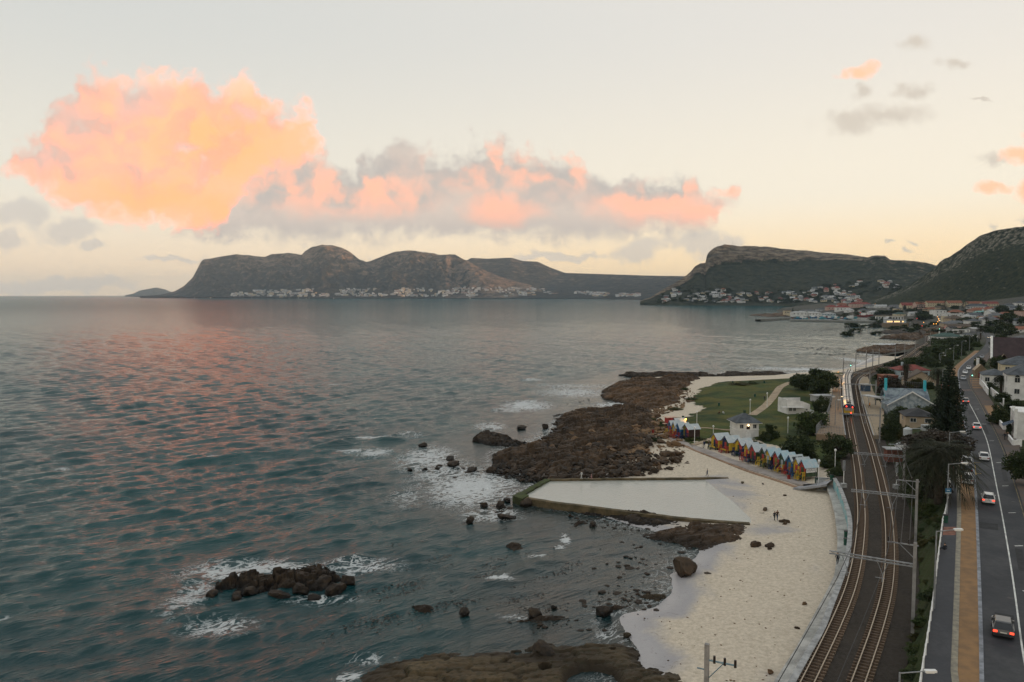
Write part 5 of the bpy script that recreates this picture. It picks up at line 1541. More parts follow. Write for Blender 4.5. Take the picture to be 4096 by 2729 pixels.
hut(2744, 1697, 'red', 'brown', 'navy', 'navy', 'red fronted hut with dark brown side, nearest of the far group', 2.6, 3.4, split='olive')
hut(2700, 1672, 'red', 'red', 'navy', 'green', 'red hut with grey roof behind the far group', 2.2, 2.8)
# lookout kiosk
p = PG(2676, 1722)
t = thing('kiosk', 'tall red kiosk with a flat peach roof beside the far huts', 'kiosk', p, HROT)
MB().box(-.9, .9, -.9, .9, 0, 3.7).build('wall', HC['red'], t)
MB().box(-1.35, 1.9, -1.15, 1.15, 3.7, 3.85).build('roof', M_HROOF3, t)
MB().box(-.96, -.91, -.4, .4, .3, 2.2).build('door', HC['brown'], t)
p = PG(2661, 1724)
t = thing('lifeguard_chair', 'small wooden lookout chair with a peach canopy by the rocks', 'chair', p, HROT)
m = MB()
for x in (-.4, .4):
    for y in (-.4, .4): m.cyl((x * 1.5, y * 1.5, 0), (x, y, 2.0), .06, .06, 5)
m.build('legs_frame', HC['olive'], t)
MB().box(-.5, .5, -.5, .5, 1.2, 1.28).build('seat', HC['olive'], t)
MB().box(-.7, .7, -.6, .6, 2.05, 2.13).build('canopy', M_HROOF3, t)

# ------------------------------------------------------------------ lifeguard house
p = PG(2992, 1752)
t = thing('lifeguard_house', 'white two-storey lifeguard house with a dark pyramid roof', 'building', (p.x, p.y, p.z), R(4))
W2 = 2.85
MB().box(-W2, W2, 0, 5.6, -1, 4.1).build('wall', WM['white'], t)
MB().box(-W2 - .1, W2 + .1, -.1, 5.7, 2.05, 2.2).build('string_course', M_WHITE, t)
ro = MB().hip(-W2, W2, 0, 5.6, 4.1, 2.2, .65, 0, ridge=1.0).build('roof', RM['slate'], t)
MB().box(-.3, .3, 2.5, 3.1, 6.2, 6.9).build('chimney', HC['green'], ro)
MB().box(-W2 - .68, W2 + .68, -.68, 6.28, 3.86, 3.94).build('eaves', M_WHITE, ro)
for x in (-1.75, 1.75): win(t, x, 0, 2.55, .85, .95, 'f')
dr = MB().box(-.45, .45, -.05, -.005, 2.25, 3.0).build('hatch', HC['brown'], t)
MB().ball((0, -.22, 3.35), .13).build('wall_lamp', mk('lamp_warm', (.9, .7, .4), .5, emit=(1, .7, .35), estr=14), t)
g = MB()
for k in range(7):
    a = math.pi * k / 6
    g.box(-.75 + .21 * k, -.55 + .21 * k, -.25, -.03, .1, 1.1 + .95 * math.sin(a))
g.build('porch_gable', M_WHITE, t)
MB().box(-1.6, 3.3, -1.2, -.02, -.6, .12).build('step', WM['pale'], t)

# toilet block on the lawn
p = PG(3195, 1657)
t = thing('beach_building', 'white flat-roofed beach building with slanting parapets on the lawn', 'building', (p.x, p.y, p.z), R(6))
MB().prism([(-3.6, -1), (3.6, -1), (3.6, 3.0), (1.2, 3.9), (-3.6, 4.5)], 0, .25, 'y').build('front_wall', WM['white'], t)
MB().box(-3.6, -3.35, .25, 6.5, -1, 4.5).build('side_wall', WM['white'], t)
MB().box(3.35, 3.6, .25, 6.5, -1, 3.0).build('side_wall', WM['white'], t)
MB().box(-3.6, 3.6, 6.5, 6.75, -1, 4.2).build('back_wall', WM['white'], t)
MB().box(-3.34, 3.34, .26, 6.49, 2.6, 2.8).build('roof', RM['grey'], t)
MB().prism([(-5.6, 2.25), (1.3, 2.05), (1.3, 2.2), (-5.6, 2.42)], -1.4, -.02, 'y').build('canopy', WM['white'], t)
for x in (-2.7, -1.4): win(t, x, 0, 1.0, .8, 1.0, 'f')
win(t, 2.5, 0, 1.1, .5, .5, 'f')
MB().box(3.62, 5.0, .3, 4.5, -1, 1.0).build('yard_wall', WM['pale'], t)
p = PG(3300, 1612)
t = thing('platform_shelter', 'low grey flat-roofed shelter beside the platform trees', 'shelter', (p.x, p.y, p.z), R(8))
MB().box(-3.2, 3.2, 0, 4, -1, 2.3).build('wall', WM['grey'], t)
MB().box(-3.5, 3.5, -.3, 4.3, 2.3, 2.5).build('roof', RM['light'], t)
win(t, -1.5, 0, .9, 1.0, .8, 'f')

# ------------------------------------------------------------------ buildings between railway and road
# station house: long roof with a cross gable and two turquoise chimneys
p = P(3640, 1640, 6.2)
t = thing('station_house', 'weathered station house with two turquoise chimneys and a broad gable', 'building', (p.x, p.y, p.z), R(-12))
M_TURQ = mk('turquoise_paint', (.05, .42, .50), .7, .1, 1.0)
MB().box(-5.6, 5.6, 3.0, 9.0, -2, 3.0).build('wall', WM['blue'], t)
ro = MB().gable(-5.6, 5.6, 3.0, 9.0, 3.0, 2.5, .5, 'x').build('roof', RM['rust'], t)
MB().box(-5.7, -5.1, 5.2, 6.2, 3.2, 8.6).build('chimney', M_TURQ, ro)
MB().box(5.1, 5.7, 5.2, 6.2, 3.2, 8.2).build('chimney', M_TURQ, ro)
w = MB().box(-6.2, 6.2, -1.5, 3.0, -2, 1.6)
w.add([(-6.2, -1.5, 1.6), (6.2, -1.5, 1.6), (0, -1.5, 5.4)], [(0, 1, 2)])
w.build('gable_wall', mk('peeling_boards', (.40, .43, .44), .9, col2=(.15, .19, .22), scale=.9), t)
MB().gable(-6.2, 6.2, -1.5, 5.8, 1.6, 3.8, .45, 'y').build('gable_roof', RM['rust'], t)
bd = MB()
for s_ in (-1, 1):
    bd.add([(0, -2.0, 5.75), (s_ * 6.8, -2.0, 1.6), (s_ * 6.8, -2.0, 1.25), (0, -2.0, 5.3)], [(0, 1, 2, 3) if s_ < 0 else (3, 2, 1, 0)])
bd.build('barge_board', M_WHITE, t)
p = P(3532, 1632, 5.5)
t = thing('station_canopy', 'tilted flat canopy at the end of the station house', 'canopy', (p.x, p.y, p.z), R(20))
MB().box(-1.6, 1.6, -1, 7.5, 2.9, 3.15).build('roof', RM['light'], t)
for x, y in ((-1.3, -.6), (1.3, -.6), (-1.3, 7), (1.3, 7)): MB().box(x - .08, x + .08, y - .08, y + .08, -.2, 2.9).build('post', M_WHITE, t)
house('low house with a dark pyramid roof in the bushes', 3628, 3735, 1700, 1672, 1634, 7.5, 'hip', 'tan', 'dark', -16, (2, 1), 0, 7.0)
house('long pale blue cottage with a red roof below the railway', 3596, 3716, 1512, 1482, 1459, 9, 'hip', 'blue', 'red', -6, (4, 1), 1, 6.2)
house('brown gabled house behind the yellow-green bush', 3628, 3742, 1552, 1524, 1483, 11, 'gable', 'tan', 'brown', -20, (3, 1), 0, 6.6, axis='y')
house('dark red brick shed among the station trees', 3530, 3592, 1535, 1506, 1495, 5, 'flat', 'brick', 'terra', -5, (1, 1), 0, 6.0)
p = PM(3770, 1352)
house('long white house with a green hipped roof by the reef', 3756, 3860, 1364, 1347, 1331, 14, 'hip', 'white', 'green', -6, (5, 1), 1, pos=PM(3800, 1366))
# ------------------------------------------------------------------ houses across the road
house('white corner house with an arched upper window', 4040, 4170, 1592, 1502, 1455, 12, 'hip', 'white', 'slate', -26, (2, 2), 0, 9.0, lwin=2, arch=True)
house('white villa with a wide grey roof and row of panes', 3938, 4030, 1540, 1502, 1476, 10, 'hip', 'white', 'slate', -26, (3, 1), 0, 9.0)
house('cream walled house with a high hipped slate roof', 4020, 4170, 1500, 1461, 1424, 12, 'hip', 'cream', 'slate', -26, (4, 1), 0, 11.0)
# church: long dark roof with white parapet gable
p = P(3962, 1462, 9.0)
t = thing('church', 'stone church with a big dark plum roof and white gable parapet', 'church', (p.x, p.y, p.z), R(-30))
MB().box(0, 26, 0, 12, -3, 4.0).build('wall', WM['stone'], t)
MB().prism([(0, 4.0), (12, 4.0), (6, 12.0)], 0, .6, 'x').build('gable_wall', WM['stone'], t)
MB().gable(.6, 26, 0, 12, 4.0, 8.0, .4, 'x').build('roof', RM['plum'], t)
gp = MB()
gp.add([(-.2, -.9, 3.2), (-.2, 6, 12.7), (-.2, 12.9, 3.2), (.7, -.9, 3.2), (.7, 6, 12.7), (.7, 12.9, 3.2), (-.2, -.9, 2.2), (-.2, 6, 11.8), (-.2, 12.9, 2.2)], [(0, 3, 4, 1), (1, 4, 5, 2), (0, 1, 7, 6), (1, 2, 8, 7)])
gp.build('parapet', M_WHITE, t)
MB().box(3.0, 6.5, -4.0, 0, -3, 3.0).build('porch_wall', WM['stone'], t)
MB().gable(3.0, 6.5, -4.0, 0, 3.0, 2.2, .25, 'y').build('porch_roof', WM['stone'], t)
win(t, 2, 0, .8, 1.0, 1.8, 'f', True); win(t, 9, 0, .8, 1.0, 1.8, 'f', True)
p = P(3922, 1512, 8.2)
t = thing('gatehouse', 'small gabled stone porch with a red door beside the church', 'building', (p.x, p.y, p.z), R(-20))
w = MB().box(-1.9, 1.9, 0, 4, -1, 3.0); w.add([(-1.9, 0, 3.0), (1.9, 0, 3.0), (0, 0, 5.0)], [(0, 1, 2)])
w.build('wall', WM['stone'], t)
MB().gable(-1.9, 1.9, 0, 4, 3.0, 2.0, .2, 'y').build('roof', WM['tan'], t)
MB().box(-.8, .8, -.06, -.01, 0, 2.6).build('door', WM['brick'], t)
p = P(3910, 1478, 8.2)
t = thing('gate_pillar', 'tall white pillar beside the road near the church', 'pillar', (p.x, p.y, p.z))
MB().box(-.4, .4, -.4, .4, -1, 4.6).build('shaft', M_WHITE, t)
MB().box(-.5, .5, -.5, .5, 4.6, 4.8).build('cap', M_WHITE, t)
# white garden walls
def gwall(pts, z, h, label, mat=None):
    pl = [P(a, b, z) for a, b in pts]
    o = pl[0]
    t = thing('garden_wall', label, 'wall', o)
    for a, b in zip(pl[:-1], pl[1:]):
        d = (b - a); L = d.length; ang = math.atan2(d.y, d.x)
        n = max(1, int(L / 6))
        for k in range(n):
            q = a + d * (k / n) - o
            s = MB().box(0, L / n - .02, -.14, .14, -1.5, h).build('wall_section', mat or M_WHITE, t, q); s.rotation_euler = (0, 0, ang)
        s = MB().box(0, L, -.19, .19, h, h + .1).build('coping', M_WHITE, t, a - o); s.rotation_euler = (0, 0, ang)
    return t
gwall([(3952, 1578), (3938, 1556), (3919, 1534)], 8.3, 1.7, 'white garden wall in front of the villa')
gwall([(4014, 1620), (3990, 1596), (3963, 1572)], 8.3, 1.7, 'white garden wall in front of the corner house')
gwall([(3993, 1688), (4014, 1716), (4064, 1716)], 8.3, .9, 'low white wall round the small forecourt')
gwall([(4032, 1752), (4052, 1778), (4086, 1776)], 8.3, .8, 'low white wall below the blue awning')
gwall([(4010, 1660), (4070, 1664)], 8.4, 1.5, 'white wall behind the small forecourt')
# shop with awning
p = P(4110, 1752, 8.4)
t = thing('shop', 'white corner shop with ornate gable and a blue awning', 'shop', (p.x, p.y, p.z), R(-27))
MB().box(-2.4, 4, 0, 9, -1, 5.4).build('wall', WM['white'], t)
MB().box(-2.6, 4.2, -.2, 9.2, 5.4, 5.7).build('parapet', M_WHITE, t)
MB().box(-2.6, -2.0, -.25, .5, -1, 6.3).build('pilaster', M_WHITE, t)
MB().box(-2.6, -2.0, 4.2, 4.9, -1, 6.3).build('pilaster', M_WHITE, t)
MB().add([(-2.42, .6, 3.3), (-2.42, 4.0, 3.3), (-4.6, 4.0, 2.3), (-4.6, .6, 2.3), (-2.42, .6, 3.22), (-2.42, 4.0, 3.22), (-4.6, 4.0, 2.22), (-4.6, .6, 2.22)], [(3, 2, 1, 0), (4, 5, 6, 7), (0, 4, 7, 3), (2, 6, 5, 1), (3, 7, 6, 2)]).build('awning', mk('blue_awning', (.06, .09, .13), .8, .15, 1.0), t)
for y in (1.5, 3.0, 6.5): win(t, -2.4, y, .5 if y < 5 else 2.6, 1.1, 1.9 if y < 5 else 1.3, 'l')
win(t, .2, 0, 2.8, 1.1, 1.4, 'f')
gwall([(4070, 1712), (4060, 1690)], 8.4, 1.2, 'short white wall beside the blue awning')

# ------------------------------------------------------------------ the harbour town: single houses up the slope
TG = 'houses of the harbour town'
town = [  # x0 x1 base eave apex depth roof wall roofm wins label
 (3608, 3660, 1236, 1222, 1211, 12, 'gable', 'cream', 'red', (5, 1), 'left end of the cream terrace with a red roof'),
 (3664, 3702, 1236, 1216, 1208, 12, 'gable', 'pink', 'terra', (4, 1), 'cream terrace block behind the tallest pine'),
 (3709, 3786, 1226, 1212, 1204, 12, 'gable', 'cream', 'terra', (8, 2), 'long cream terrace with a red roof, second block'),
 (3793, 3848, 1226, 1212, 1203, 12, 'gable', 'cream', 'terra', (6, 2), 'cream terrace block with chimneys, third in line'),
 (3870, 3930, 1226, 1214, 1206, 12, 'gable', 'cream', 'terra', (6, 1), 'cream terrace block behind the grey-roofed row'),
 (3932, 3994, 1226, 1215, 1207, 12, 'gable', 'cream', 'red', (6, 1), 'right end of the cream terrace'),
 (3874, 3952, 1238, 1226, 1215, 14, 'hip', 'white', 'slate', (8, 1), 'long white row with a blue-grey roof'),
 (3888, 3960, 1250, 1242, 1230, 14, 'hip', 'pink', 'terra', (4, 1), 'pink house with a wide tiled roof'),
 (3955, 3992, 1246, 1238, 1227, 12, 'hip', 'tan', 'terra', (2, 1), 'tiled house right of the pink one'),
 (3803, 3856, 1258, 1250, 1239, 14, 'hip', 'white', 'terra', (3, 1), 'white house with an orange tiled roof'),
 (3742, 3786, 1266, 1242, 1238, 16, 'flat', 'white', 'light', (3, 2), 'white flat-roofed building at the street bend'),
 (3786, 3850, 1270, 1256, 1252, 14, 'flat', 'white', 'light', (4, 1), 'long white flat-roofed house'),
 (3782, 3800, 1292, 1265, 1258, 10, 'flat', 'cream', 'light', (2, 2), 'tall narrow cream house on the main street'),
 (3800, 3855, 1290, 1274, 1260, 14, 'hip', 'tan', 'brown', (3, 1), 'tan house with a brown hipped roof'),
 (3906, 3955, 1262, 1250, 1243, 10, 'hip', 'cream', 'teal', (3, 1), 'cream house with a mint green roof'),
 (3860, 3905, 1274, 1266, 1259, 10, 'gable', 'white', 'light', (3, 1), 'small white house below the mint roof'),
 (3793, 3885, 1306, 1295, 1282, 16, 'hip', 'tan', 'grey', (4, 1), 'wide house with a grey roof above the street'),
 (3793, 3880, 1316, 1304, 1296, 8, 'gable', 'pink', 'brown', (4, 1), 'low pinkish house with a long brown roof'),
 (3886, 3938, 1304, 1284, 1276, 14, 'hip', 'white', 'slate', (3, 2), 'white two-storey house with a slate roof'),
 (3945, 4000, 1300, 1278, 1262, 14, 'hip', 'white', 'grey', (3, 2), 'white house with a steep grey roof'),
 (3918, 3945, 1282, 1272, 1266, 8, 'gable', 'cream', 'terra', (2, 1), 'small cream house with an orange roof'),
 (4000, 4030, 1288, 1278, 1274, 9, 'flat', 'white', 'light', (2, 1), 'small white flat-roofed house'),
 (4018, 4064, 1300, 1290, 1282, 10, 'gable', 'white', 'light', (3, 1), 'white house with a pale roof by the dark tree'),
 (4066, 4130, 1330, 1318, 1306, 12, 'gable', 'white', 'terra', (2, 1), 'house with a red tiled roof at the right edge'),
 (4066, 4098, 1226, 1212, 1204, 12, 'hip', 'white', 'slate', (2, 1), 'white house highest on the slope at the right edge'),
 (4022, 4066, 1230, 1222, 1214, 12, 'hip', 'blue', 'slate', (3, 1), 'pale blue house high on the slope'),
 (4038, 4072, 1252, 1240, 1232, 12, 'hip', 'cream', 'grey', (2, 1), 'cream house above the dark tree at the right'),
 (4086, 4130, 1268, 1246, 1240, 12, 'flat', 'pink', 'terra', (1, 2), 'pink house cut by the right edge'),
 (3700, 3740, 1245, 1236, 1230, 10, 'gable', 'tan', 'terra', (3, 1), 'low tan house below the terrace'),
 (3745, 3790, 1236, 1230, 1224, 10, 'hip', 'tan', 'brown', (3, 1), 'tan house hidden behind the pines'),
 (3404, 3482, 1232, 1216, 1209, 16, 'hip', 'pink', 'red', (7, 2), 'pink hotel with a red hipped roof'),
 (3310, 3350, 1240, 1228, 1220, 14, 'hip', 'pink', 'red', (3, 1), 'red roofed house at the left end of the town'),
 (3346, 3400, 1244, 1230, 1221, 14, 'hip', 'white', 'red', (4, 1), 'white house with a red roof above the harbour'),
 (3350, 3392, 1226, 1220, 1212, 12, 'hip', 'pale', 'terra', (3, 1), 'pale house with an orange roof behind the harbour houses'),
 (3384, 3416, 1250, 1240, 1234, 12, 'hip', 'white', 'light', (2, 1), 'small white house with a pale roof near the harbour'),
 (3462, 3502, 1232, 1224, 1217, 12, 'hip', 'pale', 'grey', (3, 1), 'grey roofed house right of the pink hotel'),
 (3504, 3552, 1232, 1226, 1219, 12, 'gable', 'white', 'light', (3, 1), 'long white shed-like house'),
 (3552, 3598, 1222, 1214, 1208, 12, 'hip', 'cream', 'grey', (3, 1), 'cream house with a grey roof below the hill'),
 (3558, 3606, 1236, 1228, 1219, 12, 'hip', 'grey', 'grey', (3, 1), 'grey house below the cream one'),
 (3442, 3476, 1246, 1240, 1234, 12, 'hip', 'grey', 'slate', (2, 1), 'slate roofed house above the harbour road'),
 (3478, 3530, 1258, 1250, 1242, 14, 'hip', 'white', 'light', (3, 1), 'low white pavilion with a pale hipped roof'),
 (3582, 3622, 1264, 1256, 1249, 12, 'hip', 'cream', 'green', (3, 1), 'cream house with a green roof near the arches'),
 (3600, 3640, 1216, 1212, 1206, 12, 'gable', 'grey', 'slate', (2, 1), 'slate roofed house behind the terrace end'),
 (3640, 3690, 1262, 1254, 1248, 10, 'gable', 'white', 'light', (3, 1), 'white house among trees by the railway'),
 (3830, 3880, 1330, 1322, 1316, 8, 'flat', 'white', 'light', (3, 1), 'white garage with a flat roof'),
 (3800, 3828, 1326, 1312, 1306, 6, 'gable', 'dark' if False else 'grey', 'dark', (1, 1), 'dark gabled carport by the street'),
 (3888, 3965, 1328, 1316, 1310, 9, 'gable', 'grey', 'light', (2, 1), 'grey house with a pale roof behind the palms'),
 (3870, 3912, 1352, 1342, 1333, 10, 'hip', 'white', 'slate', (2, 1), 'house with a slate roof beside the green roof'),
 (4070, 4140, 1372, 1360, 1342, 12, 'hip', 'white', 'grey', (2, 1), 'white house with grey roof above the church'),
 (4040, 4110, 1400, 1388, 1368, 12, 'hip', 'brick', 'brown', (2, 1), 'brown roofed house right behind the church'),
 (4000, 4040, 1330, 1312, 1308, 8, 'flat', 'white', 'light', (1, 2), 'small white gatehouse by the bend'),
]
for (x0, x1, ba, ev, ap, d, rf, wl, rm_, wn, lb) in town:
    q = PM((x0 + x1) / 2, ba)
    if q is None: continue
    house(lb, x0, x1, ba, ev, ap, d, rf, wl, rm_, rnd.uniform(-14, 4), wn, 0, pos=q, group=TG, lwin=0)
# infill of small roofs between them
small_meshes = []
for k, (wl, rf, kind) in enumerate((('white', 'grey', 'hip'), ('white', 'light', 'gable'), ('cream', 'grey', 'hip'), ('white', 'terra', 'hip'), ('pale', 'slate', 'gable'), ('grey', 'light', 'hip'), ('white', 'light', 'flat'), ('pink', 'red', 'hip'))):
    m = MB().box(-5, 5, -4, 4, -4, 3.2, 0)
    if kind == 'hip': m.hip(-5, 5, -4, 4, 3.2, 2.2, .5, 1)
    elif kind == 'gable':
        m.gable(-5, 5, -4, 4, 3.2, 2.0, .4, 'x', 1)
        for xx in (-5, 5): m.add([(xx, -4, 3.2), (xx, 4, 3.2), (xx, 0, 5.2)], [(0, 1, 2)], 0)
    else: m.box(-5.2, 5.2, -4.2, 4.2, 3.2, 3.5, 1)
    for i in range(3):
        m.box(-3.9 + i * 2.8, -2.7 + i * 2.8, -4.05, -4.004, .9, 2.4, 2)
    small_meshes.append((m.mesh('small_house', [WM[wl], RM[rf], M_GLASS]), wl, rf))
def far_house(pos, sc, rz, label, group, k=None):
    me, wl, rf = small_meshes[rnd.randrange(len(small_meshes)) if k is None else k]
    o = new_obj('house', me, None, pos)
    o.scale = (sc * rnd.uniform(.8, 1.25), sc * rnd.uniform(.8, 1.1), sc * rnd.uniform(.8, 1.15))
    o.rotation_euler = (0, 0, rz)
    nm = {'light': 'pale', 'terra': 'tiled', 'slate': 'slate grey'}.get(rf, rf)
    return tag(o, label % (wl, nm), 'house', group + ', ' + wl + ' with ' + nm + ' roofs')
for _ in range(52):
    a, b = rnd.uniform(3330, 4090), rnd.uniform(1222, 1300)
    if b > 1250 and a < 3780: continue
    q = PM(a, b)
    if q is None: continue
    if abs(q.x - xrl(q.y)) < 14: continue
    far_house(q, rnd.uniform(.9, 1.3), rnd.uniform(-.4, .2), 'small %s house with a %s roof on the harbour town slope', 'small houses of the harbour town')
# houses on the slope under the cliff
def on_mount(MV, mpx, a, b):
    j = int(np.clip(round((a - mpx[0]) / (mpx[1] - mpx[0])), 0, len(mpx) - 1))
    col = MV[:, j]
    pyv = 1364.5 + FOC * np.array([(lambda d: (d[1] * sp * -1 - (d[2]) * cp) / (d[1] * cp - d[2] * sp))((p[0], p[1], p[2] - CAM_Z)) for p in col])
    k = np.nonzero(pyv <= b)[0]
    k = k[0] if len(k) else len(col) - 1
    return Vector(col[k])
topc = lambda a: np.interp(a, [2640, 2690, 2750, 2950, 3050, 3200, 3330, 3420, 3560, 3620], [1195, 1152, 1158, 1163, 1175, 1168, 1142, 1126, 1128, 1150])
n_ = 0
while n_ < 190:
    a = rnd.uniform(2650, 3600)
    t0 = topc(a)
    b = t0 + (1212 - t0) * rnd.random() ** .8
    if a > 3450 and b > 1165: continue
    if fbm2(np.array([a * .02]), np.array([b * .05]), 2)[0] < .40: continue
    rg = ('left of the cliff' if a < 2800 else ('below the cliff face' if a < 3120 else 'right of the cliff')) + ', ' + ('upper' if b < (t0 + 1212) / 2 else 'lower') + ' rows'
    q = on_mount(MV2, mpx2, a, b)
    far_house(q, rnd.uniform(.9, 1.9), rnd.uniform(-.5, .5), '%s house with a %s roof ' + rg, 'houses ' + rg)
    n_ += 1
# the town across the bay, too small and too many to pick apart
n_ = 0
ft = MB()
while n_ < 620:
    a = rnd.uniform(925, 2560)
    topb = np.interp(a, [925, 1000, 1250, 1400, 1600, 1850, 2100, 2250, 2560], [1180, 1165, 1156, 1158, 1158, 1152, 1152, 1165, 1180])
    b = rnd.uniform(topb, 1187)
    if fbm2(np.array([a * .018 + 70]), np.array([b * .07]), 2)[0] < .42: continue
    q = on_mount(MV1 if a < 2300 else MVB, mpx1 if a < 2300 else mpxb, a, b)
    w, d, h = rnd.uniform(6, 20), rnd.uniform(6, 12), rnd.uniform(5, 12)
    k = rnd.choice((0, 1, 2, 2))
    ft.box(q.x - w, q.x + w, q.y - d, q.y + d, q.z - 12, q.z + h, k)
    ft.gable(q.x - w, q.x + w, q.y - d, q.y + d, q.z + h + .05, 3.5, .8, 'x', rnd.choice((3, 3, 4, 5)))
    n_ += 1
tag(ft.build('far_town', [WM['white'], WM['cream'], WM['grey'], RM['light'], RM['grey'], RM['terra']]), 'white houses massed at the foot of the far mountain', 'houses', kind='stuff')

# ------------------------------------------------------------------ harbour
p = P(3590, 1304, 2.0)
t = thing('harbour_restaurant', 'low harbour restaurant with lit windows on a stone sea wall', 'building', p, R(-4))
mp_ = p.y / FOC
MB().box(-42 * mp_, 42 * mp_, 0, 14, -3, 3.4).build('stone_base', WM['stone'], t)
MB().box(-40 * mp_, -18 * mp_, 1, 12, 3.4, 8.2).build('wall', WM['pale'], t)
MB().gable(-40 * mp_, -18 * mp_, 1, 12, 8.2, 2.6, .4, 'y').build('roof', RM['light'], t)
MB().box(-17.9 * mp_, 36 * mp_, 2, 11, 3.4, 7.0).build('wall', WM['blue'], t)
MB().box(-17.9 * mp_, 37 * mp_, 1.6, 11.4, 7.0, 7.4).build('roof', RM['light'], t)
for k in range(9):
    x = (-37 + k * 7.5) * mp_
    win(t, x, 1.0 if k < 3 else 2.0, 4.4, 1.9, 1.5, 'f', lit=(k % 4 != 3))
def quay(label, pts, z, w, h):
    pl = [P(a, b, z) for a, b in pts]
    o = pl[0]
    t = thing('breakwater', label, 'breakwater', o)
    e = resample(np.array([(q - o)[:2] for q in pl]), 6.0)
    new_obj('wall', strip_mesh(offset(e, -w / 2), offset(e, w / 2), 0, 0, M_CONCD, h, 'quay'), t)
    new_obj('parapet', strip_mesh(offset(e, w / 2 - .8), offset(e, w / 2), 1.0, 1.0, M_CONC, 1.0, 'parapet'), t)
quay('outer harbour breakwater with a small beacon', [(3032, 1278), (3075, 1276), (3110, 1273), (3155, 1271)], 3.0, 9, 4)
quay('long grey harbour wall in front of the fishing boats', [(3163, 1279), (3250, 1281), (3400, 1284), (3550, 1286)], 2.2, 8, 3.5)
quay('inner quay below the harbour buildings', [(3160, 1268), (3250, 1266), (3310, 1265)], 2.0, 14, 3)
for a, b, ev, w, wl, rm_, lb in ((3152, 1258, 1243, 24, 'cream', 'brown', 'cream house alone on the harbour point'), (3200, 1262, 1250, 60, 'white', 'light', 'long white harbour shed'), (3260, 1262, 1252, 50, 'white', 'light', 'white harbour hall with a pale roof'), (3235, 1252, 1243, 60, 'pale', 'grey', 'grey roofed harbour office'), (3300, 1248, 1238, 60, 'pale', 'slate', 'slate roofed building behind the harbour'), (3320, 1262, 1255, 46, 'blue', 'light', 'pale blue harbour shed')):
    house(lb, a - w / 2, a + w / 2, b, ev, ev - 5, 14, 'hip', wl, rm_, -4, (4, 1), 0, z=3.0, group='harbour buildings', lwin=0)
# arches of the railway viaduct
p = P(3565, 1272, 3.5)
t = thing('viaduct', 'small white viaduct of round arches behind the harbour beach', 'viaduct', p, R(-6))
mp_ = p.y / FOC
for k in range(10):
    x0 = (-54 + k * 10.8) * mp_; r_ = 4.5 * mp_
    m = MB(); n = 8
    for i in range(n):
        a0, a1 = math.pi * i / n, math.pi * (i + 1) / n
        pts = [(x0 + r_ * math.cos(q) * s, 0, .8 + r_ * math.sin(q) * s) for q, s in ((a0, .82), (a0, 1.12), (a1, 1.12), (a1, .82))]
        m.add(pts + [(x, 3, z) for x, y, z in pts], [(0, 1, 2, 3), (1, 5, 6, 2), (4, 0, 3, 7)])
    m.box(x0 - r_ * 1.12, x0 - r_ * .82, 0, 3, -2, .8); m.box(x0 + r_ * .82, x0 + r_ * 1.12, 0, 3, -2, .8)
    m.build('arch', WM['white'], t)
MB().box(-60 * mp_, 52 * mp_, .2, 2.8, .8 + 4.5 * mp_ * 1.12 - .4, .8 + 4.5 * mp_ * 1.12 + .4).build('deck', WM['tan'], t)
def boat(px, py, L, hull, cab, label, grp, name='fishing_boat'):
    p = P(px, py, 0)
    t = thing(name, label, 'boat', p, rnd.uniform(-.4, .4), grp)
    s = L / 2
    h = MB()
    pr = [(-s, .5 * s * .3), (-.2 * s, .32 * s), (.6 * s, .28 * s), (s, .02)]
    lo = []; hi = []
    for x, hw in pr: lo += [(x * .92, -hw * .6, -.3), (x * .92, hw * .6, -.3)]; hi += [(x, -hw, s * .22 + (.1 * s if x > .5 * s else 0)), (x, hw, s * .22 + (.1 * s if x > .5 * s else 0))]
    n = len(lo); f = []
    for i in range(0, n - 2, 2): f += [(i, i + 2, n + i + 2, n + i), (i + 3, i + 1, n + i + 1, n + i + 3), (n + i, n + i + 2, n + i + 3, n + i + 1)]
    f += [(1, 0, n, n + 1)]
    h.add(lo + hi, f); h.build('hull', hull, t)
    MB().box(-s * .5, s * .1, -.22 * s, .22 * s, s * .22, s * .55).build('cabin', cab, t)
    MB().cyl((0, 0, s * .2), (0, 0, s * 1.1), .08, .05, 5).build('mast', M_WHITE, t)
bc = [mk('hull_red', (.28, .05, .04), .5), mk('hull_blue', (.05, .14, .28), .5), M_WHITE, mk('hull_teal', (.08, .30, .36), .5)]
for k in range(16):
    a = 3180 + k * 15.5 + rnd.uniform(-4, 4)
    boat(a, 1274 + rnd.uniform(-3, 3), rnd.uniform(9, 16), bc[k % 4], [M_WHITE, bc[3], M_WHITE][k % 3], ('red', 'blue', 'white', 'teal')[k % 4] + ' hulled fishing boat moored inside the harbour wall', 'fishing boats in the harbour, ' + ('red', 'blue', 'white', 'teal')[k % 4])
boat(3460, 1268, 26, bc[0], M_WHITE, 'largest red boat, hauled out at the end of the harbour', None)
